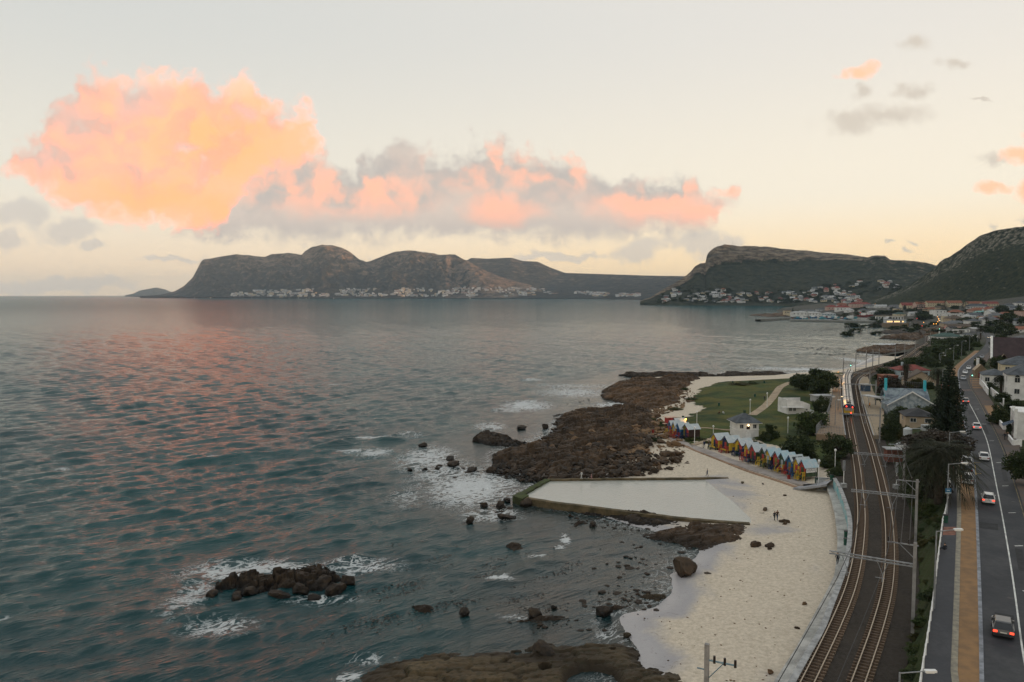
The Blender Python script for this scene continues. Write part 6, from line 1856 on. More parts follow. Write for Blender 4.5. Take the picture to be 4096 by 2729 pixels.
# small sails off the far town
sail_m = mk('sail_cloth', (.72, .71, .68), .8, .05)
for k, (a, b) in enumerate(((778, 1193), (842, 1194), (940, 1192), (1007, 1194), (1032, 1190), (1040, 1193), (1156, 1194), (1193, 1194), (1225, 1196), (1236, 1194), (1335, 1196), (1388, 1194), (1880, 1196))):
    p = P(a, b, 0)
    t = thing('sailboat', 'tiny white sailing boat off the far town', 'sailboat', p, rnd.uniform(0, 6), 'sailing boats on the bay')
    MB().prism([(-5, .3), (-4, -.5), (3.5, -.5), (5, 1.0), (-5, .9)], -1.2, 1.2, 'y').build('hull', M_WHITE, t)
    MB().add([(0, -.1, 1.5), (4.5, -.1, 1.7), (0, -.1, 15), (0, .1, 1.5), (4.5, .1, 1.7), (0, .1, 15), (-.5, -.1, 1.5), (-4, -.1, 1.6), (-.5, -.1, 13), (-.5, .1, 1.5), (-4, .1, 1.6), (-.5, .1, 13)], [(0, 1, 2), (5, 4, 3), (8, 7, 6), (9, 10, 11)]).build('sail', sail_m, t)
# mast on the cliff top
q = PD(2931, 980, 3480)
t = thing('radio_mast', 'thin radio mast on top of the cliff mountain', 'mast', (q.x, q.y, q.z - 3))
MB().cyl((0, 0, 0), (0, 0, 24), .7, .3, 6).build('pole', M_STEEL, t)
MB().box(-.9, .9, -.3, .3, 15, 17).build('antenna', M_WHITE, t)
# ------------------------------------------------------------------ vegetation
def leaf_mat(name, a, b_, c_):
    m = bpy.data.materials.new(name); m.use_nodes = True
    t = NT(m.node_tree); b = t.n['Principled BSDF']
    g = t.new('ShaderNodeNewGeometry')
    n1 = t.noise(g.outputs['Position'], .45, 3, .6)
    c = t.mix(g.outputs['Random Per Island'], a, b_)
    c = t.mix(t.ramp(n1, .45, .7, 0, .8), c, c_)
    t.put(b.inputs['Base Color'], c)
    b.inputs['Roughness'].default_value = .75
    b.inputs['Specular IOR Level'].default_value = .2
    return m
LM = {'dark': leaf_mat('dark_leaves', (.016, .028, .010), (.042, .058, .020), (.056, .064, .022)),
      'green': leaf_mat('green_leaves', (.022, .042, .012), (.056, .076, .022), (.078, .080, .022)),
      'olive': leaf_mat('olive_leaves', (.035, .040, .012), (.070, .066, .020), (.090, .078, .022)),
      'brown': leaf_mat('brown_twigs', (.030, .024, .018), (.060, .046, .034), (.045, .040, .025)),
      'pine': leaf_mat('pine_needles', (.010, .020, .012), (.022, .034, .018), (.028, .034, .016)),
      'palm': leaf_mat('palm_fronds', (.010, .014, .006), (.026, .028, .012), (.034, .028, .014))}
M_BARK = mk('bark', (.060, .045, .033), .9, .3, 2.0, bump=.04)
def leaves(centres, sizes, n_each, leaf, spread, flat=1.0, seed=1):
    r = np.random.RandomState(seed)
    C = np.repeat(np.asarray(centres), n_each, axis=0); S = np.repeat(np.asarray(sizes), n_each)
    n = len(C)
    off = r.normal(size=(n, 3)); off /= np.linalg.norm(off, axis=1)[:, None]
    off *= (r.rand(n) ** .45 * spread * S)[:, None]
    off[:, 2] *= flat
    P0 = C + off
    a = r.normal(size=(n, 3)); a /= np.linalg.norm(a, axis=1)[:, None]
    b = np.cross(a, r.normal(size=(n, 3))); b /= np.linalg.norm(b, axis=1)[:, None] + 1e-9
    l = (leaf * (.6 + .8 * r.rand(n)))[:, None]
    V = np.stack([P0 - a * l - b * l * .45, P0 + a * l * .2 - b * l * .6, P0 + a * l, P0 - a * l * .1 + b * l * .6], 1).reshape(-1, 3)
    F = np.arange(n * 4).reshape(n, 4)
    return V, F
CROWN = {}
def crown_mesh(kind, var, detail=1.0):
    key = (kind, var, detail)
    if key in CROWN: return CROWN[key]
    r = np.random.RandomState(var * 7 + len(kind))
    if kind in ('round', 'bush', 'wide'):
        nc = int(60 * detail) + 12
        d = r.normal(size=(nc, 3)); d /= np.linalg.norm(d, axis=1)[:, None]
        d[:, 2] = np.abs(d[:, 2]) if kind == 'bush' else d[:, 2]
        rad = .55 + .35 * r.rand(nc)
        lump = 1 + .22 * np.sin(d[:, 0] * 5 + var) * np.cos(d[:, 1] * 4 + var * 2)
        c = d * (rad * lump)[:, None]
        z0 = 0.0 if kind == 'bush' else 1.0
        zs = 1.75 if kind == 'bush' else .95
        c[:, 2] = c[:, 2] * zs + (z0 if kind != 'bush' else .05)
        V, F = leaves(c, np.ones(nc), int(60 * detail ** .5), .075 / detail ** .35, .30, .8, var)
    elif kind == 'cypress':
        nc = 40
        t = r.rand(nc); a = r.rand(nc) * 6.28
        c = np.c_[np.cos(a) * .6 * (1 - t), np.sin(a) * .6 * (1 - t), t * 1.9 + .1]
        V, F = leaves(c, np.ones(nc), 50, .08, .26, 1.0, var)
    V[:, 2] = np.clip(V[:, 2], 0.0, None)
    CROWN[key] = (V, F)
    return CROWN[key]
CM = {}
def crown_me(kind, var, col, detail):
    k = (kind, var, col, detail)
    if k not in CM:
        V, F = crown_mesh(kind, var, detail)
        CM[k] = np_mesh('crown', V, F, LM[col], smooth=False)
    return CM[k]
TRK = {}
def trunk_me(var):
    if var not in TRK:
        r2 = random.Random(var)
        m = MB()
        top = Vector((r2.uniform(-.1, .1), r2.uniform(-.1, .1), .75))
        m.cyl((0, 0, -.1), top, .075, .05, 7)
        for k in range(5):
            a = k * 1.26 + r2.random()
            e = Vector((math.cos(a) * .6, math.sin(a) * .6, 1.25 + r2.uniform(-.2, .3)))
            m.cyl(top, top.lerp(e, .55) + Vector((0, 0, -.06)), .045, .03, 5); m.cyl(top.lerp(e, .55) + Vector((0, 0, -.06)), e, .03, .012, 5)
        TRK[var] = m.mesh('trunk', M_BARK)
    return TRK[var]
tv = [0]
def tree(label, px, py, wpx, hpx, kind='round', col='dark', pos=None, group=None, detail=1.0, cat=None, name=None):
    """crown width and height in photograph pixels at the tree's own distance"""
    tv[0] += 1
    p = pos if pos is not None else PG(px, py)
    w = wpx / FOC * p.y / 2
    h = hpx / FOC * p.y / 2
    nm = name or ('bush' if kind == 'bush' else 'tree')
    t = thing(nm, label, cat or nm, (p.x, p.y, p.z - .05), rnd.uniform(0, 6.28), group)
    var = tv[0] % 4
    c = new_obj('crown', crown_me(kind, var, col, detail), t)
    c.scale = (w, w * rnd.uniform(.85, 1.0), h)
    if kind in ('round', 'wide'):
        k = new_obj('trunk', trunk_me(var % 2), t); k.scale = (w, w, h)
    else:
        k = MB().cyl((0, 0, 0), (0, 0, 1.0), .06, .03, 6).build('stem', M_BARK, t); k.scale = (w, w, h)
    return t
# trees by the lawn and the huts
tree('round-headed tree on the lawn left of the platform', 3208, 1560, 100, 74, 'round', 'dark')
tree('tall dark double-crowned tree beside the platform', 3290, 1592, 118, 120, 'round', 'dark')
tree('small dark tree top behind the double-crowned tree', 3298, 1540, 60, 60, 'round', 'dark')
tree('dark tree right of the white beach building', 3288, 1660, 76, 74, 'round', 'dark')
tree('wide wind-shaped tree in front of the platform fence', 3250, 1744, 150, 112, 'round', 'green')
tree('dark rounded shrub right of the lifeguard house', 3086, 1752, 66, 66, 'bush', 'dark')
tree('low dark shrub in front of the rounded one', 3062, 1762, 60, 42, 'bush', 'dark')
tree('large dome-shaped bush behind the middle huts', 3188, 1838, 170, 118, 'bush', 'dark', detail=1.6)
tree('broad tree between the steps and the railway', 3352, 1838, 118, 112, 'round', 'dark')
tree('small dark bush below the broad tree', 3318, 1868, 80, 56, 'bush', 'dark')
tree('dark bush at the top of the beach steps', 3345, 1912, 70, 62, 'bush', 'dark')
tree('low hedge-like bush behind the hut row', 3020, 1785, 70, 26, 'bush', 'dark')
tree('dark round bush at the edge of the rocks', 2626, 1765, 50, 18, 'bush', 'dark')
tree('low green bush on the sand left of the far huts', 2600, 1687, 60, 18, 'bush', 'green')
tree('low green bush behind the kiosk', 2652, 1706, 50, 22, 'bush', 'green')
for k, (a, b, w) in enumerate(((2760, 1762, 50), (2800, 1758, 60), (2830, 1772, 40), (2960, 1540, 90), (3010, 1536, 50), (2700, 1640, 70), (2770, 1600, 60), (2740, 1560, 40))):
    tree('low green scrub patch on the lawn edge', a, b, w, 12, 'bush', 'olive' if k in (3, 5) else 'green', group='scrub patches along the lawn edge', detail=.5)
# between railway and road
tree('dense dark tree above the station platform', 3540, 1520, 90, 60, 'bush', 'dark')
tree('brownish tree over the platform shelter', 3560, 1575, 120, 90, 'bush', 'brown')
tree('dark green tree beside the platform lamp', 3545, 1610, 90, 60, 'bush', 'dark')
tree('yellow-green round bush in front of the brown gable', 3660, 1552, 78, 52, 'bush', 'olive')
tree('dark bush right of the yellow-green one', 3710, 1556, 60, 36, 'bush', 'dark')
tree('dark hedge at the foot of the station house, left half', 3610, 1672, 120, 56, 'bush', 'dark', detail=1.4)
tree('dark hedge at the foot of the station house, right half', 3705, 1668, 120, 54, 'bush', 'dark', detail=1.4)
tree('yellowish bush above the white boat', 3612, 1752, 80, 62, 'bush', 'olive')
tree('dark shrub on the slope below the platform end', 3560, 1760, 90, 110, 'bush', 'dark', detail=1.4)
tree('dark shrub behind the yellowish bush', 3570, 1700, 80, 60, 'bush', 'dark')
tree('sprawling bare brown tree behind the big palm', 3745, 1830, 260, 112, 'round', 'brown', detail=2.0)
tree('dark thicket under the big palm', 3690, 1990, 150, 110, 'bush', 'dark', detail=1.8)
tree('dark thicket beside the lamp post', 3755, 1990, 110, 120, 'bush', 'brown', detail=1.6)
tree('low shrubs on the bank beside the second mast', 3720, 2060, 110, 60, 'bush', 'green', detail=1.4)
tree('dark thicket left of the big palm', 3680, 1900, 130, 110, 'bush', 'dark', detail=1.6)
tree('dark thicket behind the parked boat', 3660, 1840, 90, 60, 'bush', 'dark', detail=1.4)
for k in range(34):
    y = rnd.uniform(62, 135)
    u = rnd.uniform(.15, .9)
    x = float(xb(y)) * (1 - u) + float(xsw(y)) * u
    w = rnd.uniform(.5, 1.3) * 2 * FOC / y
    tree('low scrub growing on the grassy railway bank', 0, 0, w, w * .42, 'bush', rnd.choice(['green', 'dark', 'olive', 'green']), pos=Vector((x, y, zt1(x, y))), group='scrub on the railway bank', detail=.7)
# bushes along the railway and road farther on
for k, (a, b, w, h, c_) in enumerate(((3560, 1470, 60, 26, 'dark'), (3600, 1462, 70, 30, 'dark'), (3650, 1458, 80, 34, 'green'), (3700, 1462, 80, 44, 'dark'), (3742, 1470, 60, 40, 'dark'), (3720, 1440, 90, 40, 'green'), (3760, 1440, 80, 40, 'dark'), (3790, 1462, 50, 40, 'dark'), (3800, 1440, 70, 44, 'green'), (3830, 1424, 70, 36, 'dark'), (3860, 1404, 60, 34, 'dark'), (3760, 1410, 110, 40, 'green'), (3720, 1408, 80, 30, 'dark'), (3820, 1398, 100, 44, 'dark'), (3860, 1380, 90, 44, 'dark'), (3800, 1378, 110, 34, 'dark'), (3760, 1384, 80, 30, 'green'), (3890, 1374, 60, 40, 'dark'), (3740, 1372, 60, 24, 'dark'), (3905, 1388, 50, 26, 'green'))):
    q = PM(a, b, 300) or PG(a, b)
    tree('dense bush in the scrub between railway and road bend', a, b, w, h, 'bush', c_, pos=q, group='bushes between railway and road bend', detail=.8)
tree('dark shrub at the roadside in front of the church', 3918, 1452, 46, 40, 'bush', 'dark', pos=P(3918, 1462, 8.1))
# across the road
tree('long dark hedge behind the low forecourt walls, left part', 4000, 1690, 90, 80, 'bush', 'dark', detail=1.4, pos=P(4000, 1690, 8.4))
tree('long dark hedge behind the low forecourt walls, right part', 4070, 1672, 110, 80, 'bush', 'dark', detail=1.4, pos=P(4070, 1668, 8.6))
tree('dark garden hedge of the corner house', 4010, 1612, 70, 50, 'bush', 'dark', pos=P(4012, 1608, 8.8))
tree('dark garden hedge of the white villa', 3962, 1560, 50, 32, 'bush', 'dark', pos=P(3966, 1556, 8.8))
tree('big dark street tree at the right edge', 4100, 1905, 130, 150, 'round', 'dark', pos=P(4104, 1935, 8.3), detail=1.6)
tree('dark tree between church and cream house', 3995, 1480, 60, 60, 'round', 'dark', pos=P(3996, 1484, 10))
tree('tall dark tree behind the white villa', 3985, 1466, 50, 44, 'round', 'dark', pos=P(3983, 1470, 10))
tree('tiny forecourt tree beside the blue awning', 4036, 1738, 26, 54, 'round', 'dark', pos=P(4034, 1742, 8.4), detail=.6)
# trees of the harbour town
for a, b, w, h, c_, lb in ((4005, 1400, 76, 64, 'dark', 'broad dark tree above the church'), (4020, 1352, 90, 62, 'dark', 'round dark tree beside the road bend'), (4030, 1300, 80, 52, 'dark', 'dark tree among the upper houses'), (4010, 1262, 60, 42, 'dark', 'dark tree near the pink house'), (4072, 1268, 44, 40, 'dark', 'dark tree at the right edge of the town'), (4090, 1300, 60, 36, 'dark', 'bushy tree above the red roof'), (3530, 1256, 60, 18, 'dark', 'dark tree row above the arches'), (3580, 1254, 44, 16, 'dark', 'dark trees right of the tree row'), (3450, 1240, 44, 14, 'dark', 'dark trees below the pink hotel'), (3425, 1244, 40, 14, 'dark', 'dark trees above the harbour road'), (3700, 1282, 80, 30, 'dark', 'dark trees beside the lit street'), (3690, 1262, 60, 24, 'dark', 'dark trees below the tallest pine'), (3730, 1262, 40, 20, 'dark', 'dark trees left of the white flat-roofed building'), (3870, 1282, 40, 16, 'dark', 'dark tree beside the small white house'), (3880, 1262, 46, 16, 'dark', 'dark tree below the tiled roofs'), (3740, 1300, 60, 16, 'dark', 'low dark trees near the traffic'), (3400, 1228, 40, 14, 'dark', 'dark trees left of the pink hotel'), (4050, 1395, 40, 24, 'dark', 'dark garden tree right of the church'), (3870, 1318, 50, 14, 'green', 'low green trees behind the palms'), (3760, 1232, 40, 20, 'dark', 'dark trees in front of the second terrace block'), (3820, 1236, 36, 18, 'dark', 'dark trees in front of the third terrace block'), (3640, 1246, 40, 14, 'dark', 'dark shrubs below the terrace end')):
    q = PM(a, b)
    if q: tree(lb, a, b, w, h, 'bush' if h < 30 else 'round', c_, pos=q, detail=.6)
# bushy infill between far houses: countless, one mass
kv = []
V_, F_ = crown_mesh('bush', 1, .15)
def wood(name, label, pts, mat):
    VV = []; FF = []; n = 0
    for (p, w, h) in pts:
        a = rnd.uniform(0, 6.28); c_, s_ = math.cos(a), math.sin(a)
        v = np.c_[(V_[:, 0] * c_ - V_[:, 1] * s_) * w + p.x, (V_[:, 0] * s_ + V_[:, 1] * c_) * w + p.y, V_[:, 2] * h + p.z - .3]
        VV.append(v); FF.append(F_ + n); n += len(v)
    return tag(new_obj(name, np_mesh(name, np.concatenate(VV), np.concatenate(FF), mat, smooth=False)), label, 'trees', kind='stuff')
pts = []
for _ in range(110):
    a, b = rnd.uniform(3330, 4090), rnd.uniform(1216, 1345)
    q = PM(a, b)
    if q and abs(q.x - (xrl(q.y) + xrr(q.y)) / 2) > 10: pts.append((q, rnd.uniform(4, 9), rnd.uniform(2, 4)))
wood('town_trees', 'garden trees massed between the harbour town houses', pts, LM['dark'])
pts = []
for _ in range(260):
    a = rnd.uniform(2620, 3620); t0 = topc(a) - 6
    b = rnd.uniform(t0, 1214)
    if a > 3450 and b > 1175: continue
    q = on_mount(MV2, mpx2, a, b)
    pts.append((q, rnd.uniform(6, 14), rnd.uniform(3, 6)))
wood('slope_trees', 'dark trees massed between the houses under the cliff', pts, LM['dark'])
# boulders showing on the near hillside
for k in range(46):
    a, b = rnd.uniform(3700, 4096), rnd.uniform(930, 1165)
    s0 = np.interp(a, [x for x, y in SIL3], [y for x, y in SIL3])
    if b < s0 + 25: continue
    q = on_mount(MV3, mpx3, a, b)
    o = new_obj('boulder', RK['p'][k % 5], None, q)
    s = rnd.uniform(1.2, 3.4)
    o.scale = (s, s, s * .8); o.rotation_euler = (0, 0, rnd.uniform(0, 6))
    tag(o, 'pale boulder lying in the scrub of the right-hand hillside', 'rock', 'pale boulders on the hillside')

# ------------------------------------------------------------------ norfolk pines
def norfolk(label, pos, h, w, dense=1.0, group=None):
    t = thing('norfolk_pine', label, 'tree', pos, rnd.uniform(0, 6), group)
    MB().cyl((0, 0, -.3), (0, 0, h * .98), h * .018, .03, 8).build('trunk', M_BARK, t)
    r = np.random.RandomState(int(h * 10))
    C = []; S = []
    tiers = int(26 * dense)
    br = MB()
    for k in range(tiers):
        f = (k + .5) / tiers
        z = h * (.06 + .93 * f)
        L = w / 2 * (1 - f) ** .72 * (.85 + .3 * r.rand()) + .12
        nb = 9 if f < .8 else 6
        for j in range(nb):
            a = j * 6.283 / nb + k * .7 + r.rand() * .3
            ll = L * (.8 + .35 * r.rand())
            br.cyl((0, 0, z), (math.cos(a) * ll, math.sin(a) * ll, z + ll * .10), .035, .015, 4, caps=False)
            m = max(2, int(ll / .5))
            for q in range(m):
                u = (q + .8) / m
                C.append((math.cos(a) * ll * u, math.sin(a) * ll * u, z + ll * .12 * u)); S.append(.42 + .35 * (1 - f) * u)
    V, F = leaves(C, S, max(7, int(15 * dense)), .19 if dense >= 1 else .42, .9, .6, 3)
    br.build('branches', M_BARK, t)
    new_obj('crown', np_mesh('crown', V, F, LM['pine'], smooth=False), t)
    return t
q = P(3790, 1752, 7.6)
norfolk('tall dark Norfolk pine beside the road', q, (1752 - 1470) / FOC * q.y + 1.0, 150 / FOC * q.y)
for a, b, h, w, lb in ((3683, 1262, 76, 46, 'tallest Norfolk pine in the harbour town'), (3779, 1250, 48, 32, 'Norfolk pine before the terrace gap'), (3862, 1250, 60, 36, 'Norfolk pine in front of the third terrace block'), (3619, 1240, 20, 14, 'small Norfolk pine left of the terrace')):
    q = PM(a, b)
    norfolk(lb, q, h / FOC * q.y, w / FOC * q.y, .4)
q = P(3171, 1252, 3.0)
norfolk('lone small pine on the harbour point', q, 20 / FOC * q.y, 8 / FOC * q.y, .3)

# ------------------------------------------------------------------ palms
def palm(label, pos, trunk_h, frond, n=34, thick=.35, droop=.6, skirt=0):
    t = thing('palm_tree', label, 'tree', pos, rnd.uniform(0, 6))
    m = MB()
    m.cyl((0, 0, -.4), (0, 0, trunk_h), thick * 1.15, thick * .9, 9)
    if skirt: m.cyl((0, 0, trunk_h - skirt), (0, 0, trunk_h), thick * 1.2, thick * 2.0, 9)
    m.build('trunk', M_BARK, t)
    VV = []; FF = []
    cr = np.random.RandomState(int(frond * 10))
    for k in range(n):
        a = k * 2.39996; up = .95 - 1.5 * (k / n) + cr.rand() * .15
        L = frond * (.85 + .25 * cr.rand())
        seg = 7
        pts = []
        for i in range(seg + 1):
            s = i / seg
            r_ = L * s * math.cos(up * .9) ; z = L * (math.sin(up) * s - droop * s * s)
            pts.append(Vector((math.cos(a) * abs(r_) , math.sin(a) * abs(r_), trunk_h + z)))
        side = Vector((-math.sin(a), math.cos(a), 0))
        for i in range(seg):
            w0 = .02; wl = frond * .13 * math.sin(math.pi * min(1, (i + .8) / seg)) + .05
            for sgn in (-1, 1):
                for q in range(2):
                    b0 = pts[i].lerp(pts[i + 1], q * .5); b1 = pts[i].lerp(pts[i + 1], q * .5 + .32)
                    tip = b1 + side * sgn * wl + (pts[i + 1] - pts[i]) * .9 + Vector((0, 0, -wl * .35))
                    n0 = len(VV)
                    VV += [tuple(b0), tuple(b1), tuple(tip)]
                    FF.append((n0, n0 + 1, n0 + 2))
    new_obj('crown', np_mesh('crown', np.array(VV), np.array(FF), LM['palm'], smooth=False), t)
    return t
q = P(3752, 2010, 7.4)
palm('huge spreading palm overhanging the parked cars', q, 7.6, 7.4, 130, .55, .62)
q = P(3622, 1556, 6.0); palm('tall shaggy fan palm by the red roof', q, 8.6, 2.5, 60, .5, .8, 5.5)
q = P(3750, 1560, 7.0); palm('dark palm behind the Norfolk pine', q, 6.6, 4.2, 60, .45, .75)
q = P(4003, 1575, 8.8); palm('garden palm in front of the white villa', q, 5.2, 3.2, 80, .4, .85, 1.5)
for a, b, h, f, lb in ((3922, 1358, 44, 24, 'tall palm beside the road bend'), (3845, 1338, 14, 16, 'short palm beside the street'), (3944, 1305, 34, 14, 'palm in front of the steep grey roof'), (4085, 1405, 40, 24, 'spiky palm at the right edge behind the church')):
    q = PM(a, b)
    palm(lb, q, h / FOC * q.y, f / FOC * q.y, 46, .5, .8)
# ------------------------------------------------------------------ catenary masts, lamps, wires
def near_rail(y, k):
    """point k metres right of the seaward track's centre line"""
    l = offset(TL, k)
    i = int(np.argmin(np.abs(l[:, 1] - y)))
    return Vector((l[i, 0], l[i, 1], ZR)), TL[i], tangents(TL)[i]
def mast(px, py, z, beam_h, top_h, beam_len, label, side=-1, arms=True, drop=True):
    p = P(px, py, z)
    i = int(np.argmin(np.hypot(TL[:, 0] - p.x, TL[:, 1] - p.y)))
    d = tangents(TL)[i]
    ang = math.atan2(d[1], d[0]) - math.pi / 2
    t = thing('catenary_mast', label, 'mast', p, ang, 'railway catenary masts')
    MB().box(-.16, .16, -.16, .16, -1, top_h).build('pole', M_POLE, t)
    if beam_len:
        x1 = side * beam_len
        b = MB()
        for zz in (beam_h - .14, beam_h + .14):
            b.box(min(0, x1), max(0, x1), -.09, .09, zz - .05, zz + .05)
        n = int(abs(beam_len) / .6)
        for k in range(n): b.cyl((x1 * k / n, 0, beam_h - .14), (x1 * (k + 1) / n, 0, beam_h + .14), .03, .03, 4)
        b.build('cross_beam', M_STEEL, t)
        if drop:
            for xx in (side * (beam_len * .36), side * (beam_len * .78)):
                dd = MB()
                dd.cyl((xx - .55, 0, beam_h - .1), (xx, 0, beam_h - 1.5), .04, .04, 5); dd.cyl((xx + .55, 0, beam_h - .1), (xx, 0, beam_h - 1.5), .04, .04, 5)
                dd.cyl((xx, 0, beam_h - 1.5), (xx, 0, beam_h - 2.3), .06, .06, 5); dd.cyl((xx - .7, 0, beam_h - 1.9), (xx + .25, 0, beam_h - 1.9), .035, .035, 5)
                dd.build('drop_bracket', M_STEEL, t)
    if arms:
        a = MB().box(-2.6, .3, -.06, .06, top_h - .35, top_h - .23)
        a.cyl((-.1, 0, top_h - 1.6), (-1.5, 0, top_h - .3), .05, .05, 5)
        a.build('cross_arm', M_STEEL, t)
        for x in (-2.5, -1.5, -.6): MB().cyl((x, 0, top_h - .23), (x, 0, top_h + .25), .09, .07, 7).build('insulator', M_BLACK, t)
    return t
mast(3650, 2529, 5.2, 7.0, 9.4, 8.2, 'nearest portal mast standing on the grassy bank')
mast(3661, 2178, 5.8, 6.6, 9.0, 8.2, 'second portal mast on the bank, before the palm')
mast(3613, 1978, 5.4, 6.6, 8.9, 8.0, 'third portal mast below the parked boat')
mast(3518, 1756, 5.45, 5.6, 7.4, 9.0, 'mast at the near end of the landward platform', arms=False)
mast(3502, 1620, 5.45, 6.2, 7.6, 9.5, 'tall mast in the middle of the landward platform', arms=False)
mast(3478, 1560, 5.45, 6.0, 7.4, 9.5, 'mast at the bend of the landward platform', arms=False)
for a, b, lb in ((3372, 1520, 'mast behind the train on the seaward side'), (3422, 1492, 'mast on the seaward side of the bend'), (3464, 1480, 'mast in front of the far sand, first of three'), (3490, 1476, 'mast in front of the far sand, second of three'), (3515, 1468, 'mast in front of the far sand, third of three'), (3580, 1456, 'mast beside the far curve of the track'), (3618, 1440, 'mast near the far end of the sand'), (3660, 1425, 'mast where the two tracks part'), (3700, 1402, 'mast by the far scrub'), (3720, 1385, 'mast beside the far reef'), (3640, 1300, 'mast near the harbour restaurant')):
    mast(a, b, ZR, 7.0, 9.2, 4.0 if a < 3600 else 0, lb, side=1 if a < 3500 else -1, arms=False, drop=False)
t = mast(2830, 2760, 4.0, 0, 10.2, 0, 'mast top with three black insulators at the bottom edge', arms=False, drop=False)
t.location = P(2828, 2592, 14.0) - Vector((0, 0, 9.9)); t.rotation_euler = (0, 0, R(-26))
a = MB().box(-.1, 2.15, -.05, .05, 8.95, 9.05); a.box(-.7, 0, -.04, .04, 8.2, 8.28); a.cyl((.1, 0, 7.6), (1.2, 0, 8.95), .04, .04, 5)
a.build('cross_arm', mk('blue_steel', (.16, .24, .28), .6, .1), t)
for x in (.55, 1.3, 2.05): MB().cyl((x, 0, 8.85), (x, 0, 9.4), .10, .09, 8).build('insulator', M_BLACK, t)
# overhead wires
def wire(label, pts, r=.04, grp='overhead railway wires'):
    o = pts[0]
    m = MB().tube([Vector(p) - Vector(o) for p in pts], r, 4)
    tag(m.build('overhead_wire', M_DARK, None, o), label, 'wire', grp)
for line, lb in ((TL, 'thin overhead wire above the seaward track'), (TR, 'thin overhead wire above the landward track')):
    s = line[(line[:, 1] > 50) & (line[:, 1] < 330)][::12]
    wire(lb, [(x, y, ZR + 5.3) for x, y in s])
n0 = P(2828, 2592, 14.0); n1 = P(3650, 2529, 5.2) + Vector((-2.5, 0, 9.2)); n2 = P(3661, 2178, 5.8) + Vector((-2.5, 0, 8.8)); n3 = P(3613, 1978, 5.4) + Vector((-2.5, 0, 8.7))
for k, dxx in enumerate((0, 1.0, 1.9)):
    wire(('outer', 'middle', 'inner')[k] + ' feeder wire running from mast to mast', [n1 + Vector((dxx, 0, 0)), (n1 + n2) / 2 + Vector((dxx, 0, -.5)), n2 + Vector((dxx, 0, 0)), (n2 + n3) / 2 + Vector((dxx, 0, -.5)), n3 + Vector((dxx, 0, 0))], .035)

M_LAMPW = mk('lamp_glass', (.75, .74, .70), .3, .05)
M_LAMPO = mk('sodium_lamp', (1, .55, .15), .4, emit=(1.0, .42, .06), estr=4.0)
M_LAMPY = mk('yellow_lamp', (1, .8, .5), .4, emit=(1.0, .72, .35), estr=4.0)
def street_lamp(px, py, top_py, label, arm=1.9, z=None, lit=None, side=1, group='street lamps along the road'):
    p = P(px, py, ZROAD + .1 if z is None else z)
    h = max(4.0, (py - top_py) / FOC * p.y * (1 + .0))
    t = thing('street_lamp', label, 'street lamp', p, R(rnd.uniform(-4, 8)), group)
    MB().cyl((0, 0, -.5), (0, 0, h), .11, .07, 8).build('pole', M_STEEL, t)
    MB().cyl((0, 0, h - .05), (side * arm, 0, h + .12), .05, .045, 6).build('arm', M_STEEL, t)
    hd = MB().box(min(side * (arm - .1), side * (arm + .75)), max(side * (arm - .1), side * (arm + .75)), -.16, .16, h + .06, h + .22).build('lamp_head', M_WHITE if not lit else M_STEEL, t)
    MB().box(min(side * arm, side * (arm + .6)), max(side * arm, side * (arm + .6)), -.12, .12, h + .0, h + .055).build('lens', lit or M_LAMPW, hd)
    return t, p, h
street_lamp(3736, 2435, 2112, 'lamp post with a wide arm beside the pavement railing')
street_lamp(3590, 2990, 2672, 'lamp head poking up at the bottom edge', z=6.5)
street_lamp(3787, 2075, 1850, 'lamp post with a blue sign in front of the thicket')
street_lamp(3793, 1905, 1726, 'lamp post rising out of the big palm')
street_lamp(3768, 1590, 1476, 'lamp post beside the warning sign')
for a, b, c_, lb in ((3782, 1452, 1396, 'lamp post left of the scrub by the far bend'), (3814, 1438, 1382, 'lamp post in the scrub, second before the bend'), (3846, 1421, 1365, 'lamp post in the scrub, third before the bend'), (3877, 1401, 1343, 'lamp post at the far bend'), (3910, 1385, 1330, 'lamp post beyond the far bend'), (3757, 1455, 1413, 'short lamp post in the scrub, left one'), (3762, 1458, 1430, 'short lamp post in the scrub, right one')):
    street_lamp(a, b, c_, lb, 1.6)
# blue sign on the lamp post, warning triangles
p = P(3787, 2075, ZROAD + .1)
t = thing('street_sign', 'small blue sign fixed to the lamp post by the thicket', 'sign', p + Vector((0, -.13, 3.9)))
MB().box(-.42, .42, -.03, .0, 0, .5).build('plate', mk('sign_blue', (.03, .13, .24), .5, .05), t)
MB().box(-.42, .42, -.035, -.031, -.22, -.06).build('lower_plate', mk('sign_pale', (.35, .42, .45), .5, .05), t)
MB().box(-.2, .2, -.036, -.031, .2, .28).build('mark', M_WHITE, t)
for a, b, lb in ((3768, 1552, 'red triangular warning sign beside the Norfolk pine'), (3796, 1556, 'red warning sign half hidden behind the pine')):
    q = P(a, b + 20, ZROAD)
    t = thing('warning_sign', lb, 'sign', q)
    MB().cyl((0, 0, 0), (0, 0, 2.2), .04, .04, 6).build('post', M_STEEL, t)
    m = MB().add([(-.75, -.06, 2.0), (.75, -.06, 2.0), (0, -.06, 3.4)], [(0, 1, 2)]); m.build('triangle', mk('sign_red', (.45, .05, .03), .5, .05), t)
    MB().add([(-.38, -.07, 2.22), (.38, -.07, 2.22), (0, -.07, 2.95)], [(0, 1, 2)]).build('inner_triangle', M_WHITE, t)
    MB().box(-.6, .6, -.07, -.05, 1.3, 1.7).build('lower_plate', mk('sign_red', (.45, .05, .03)), t)
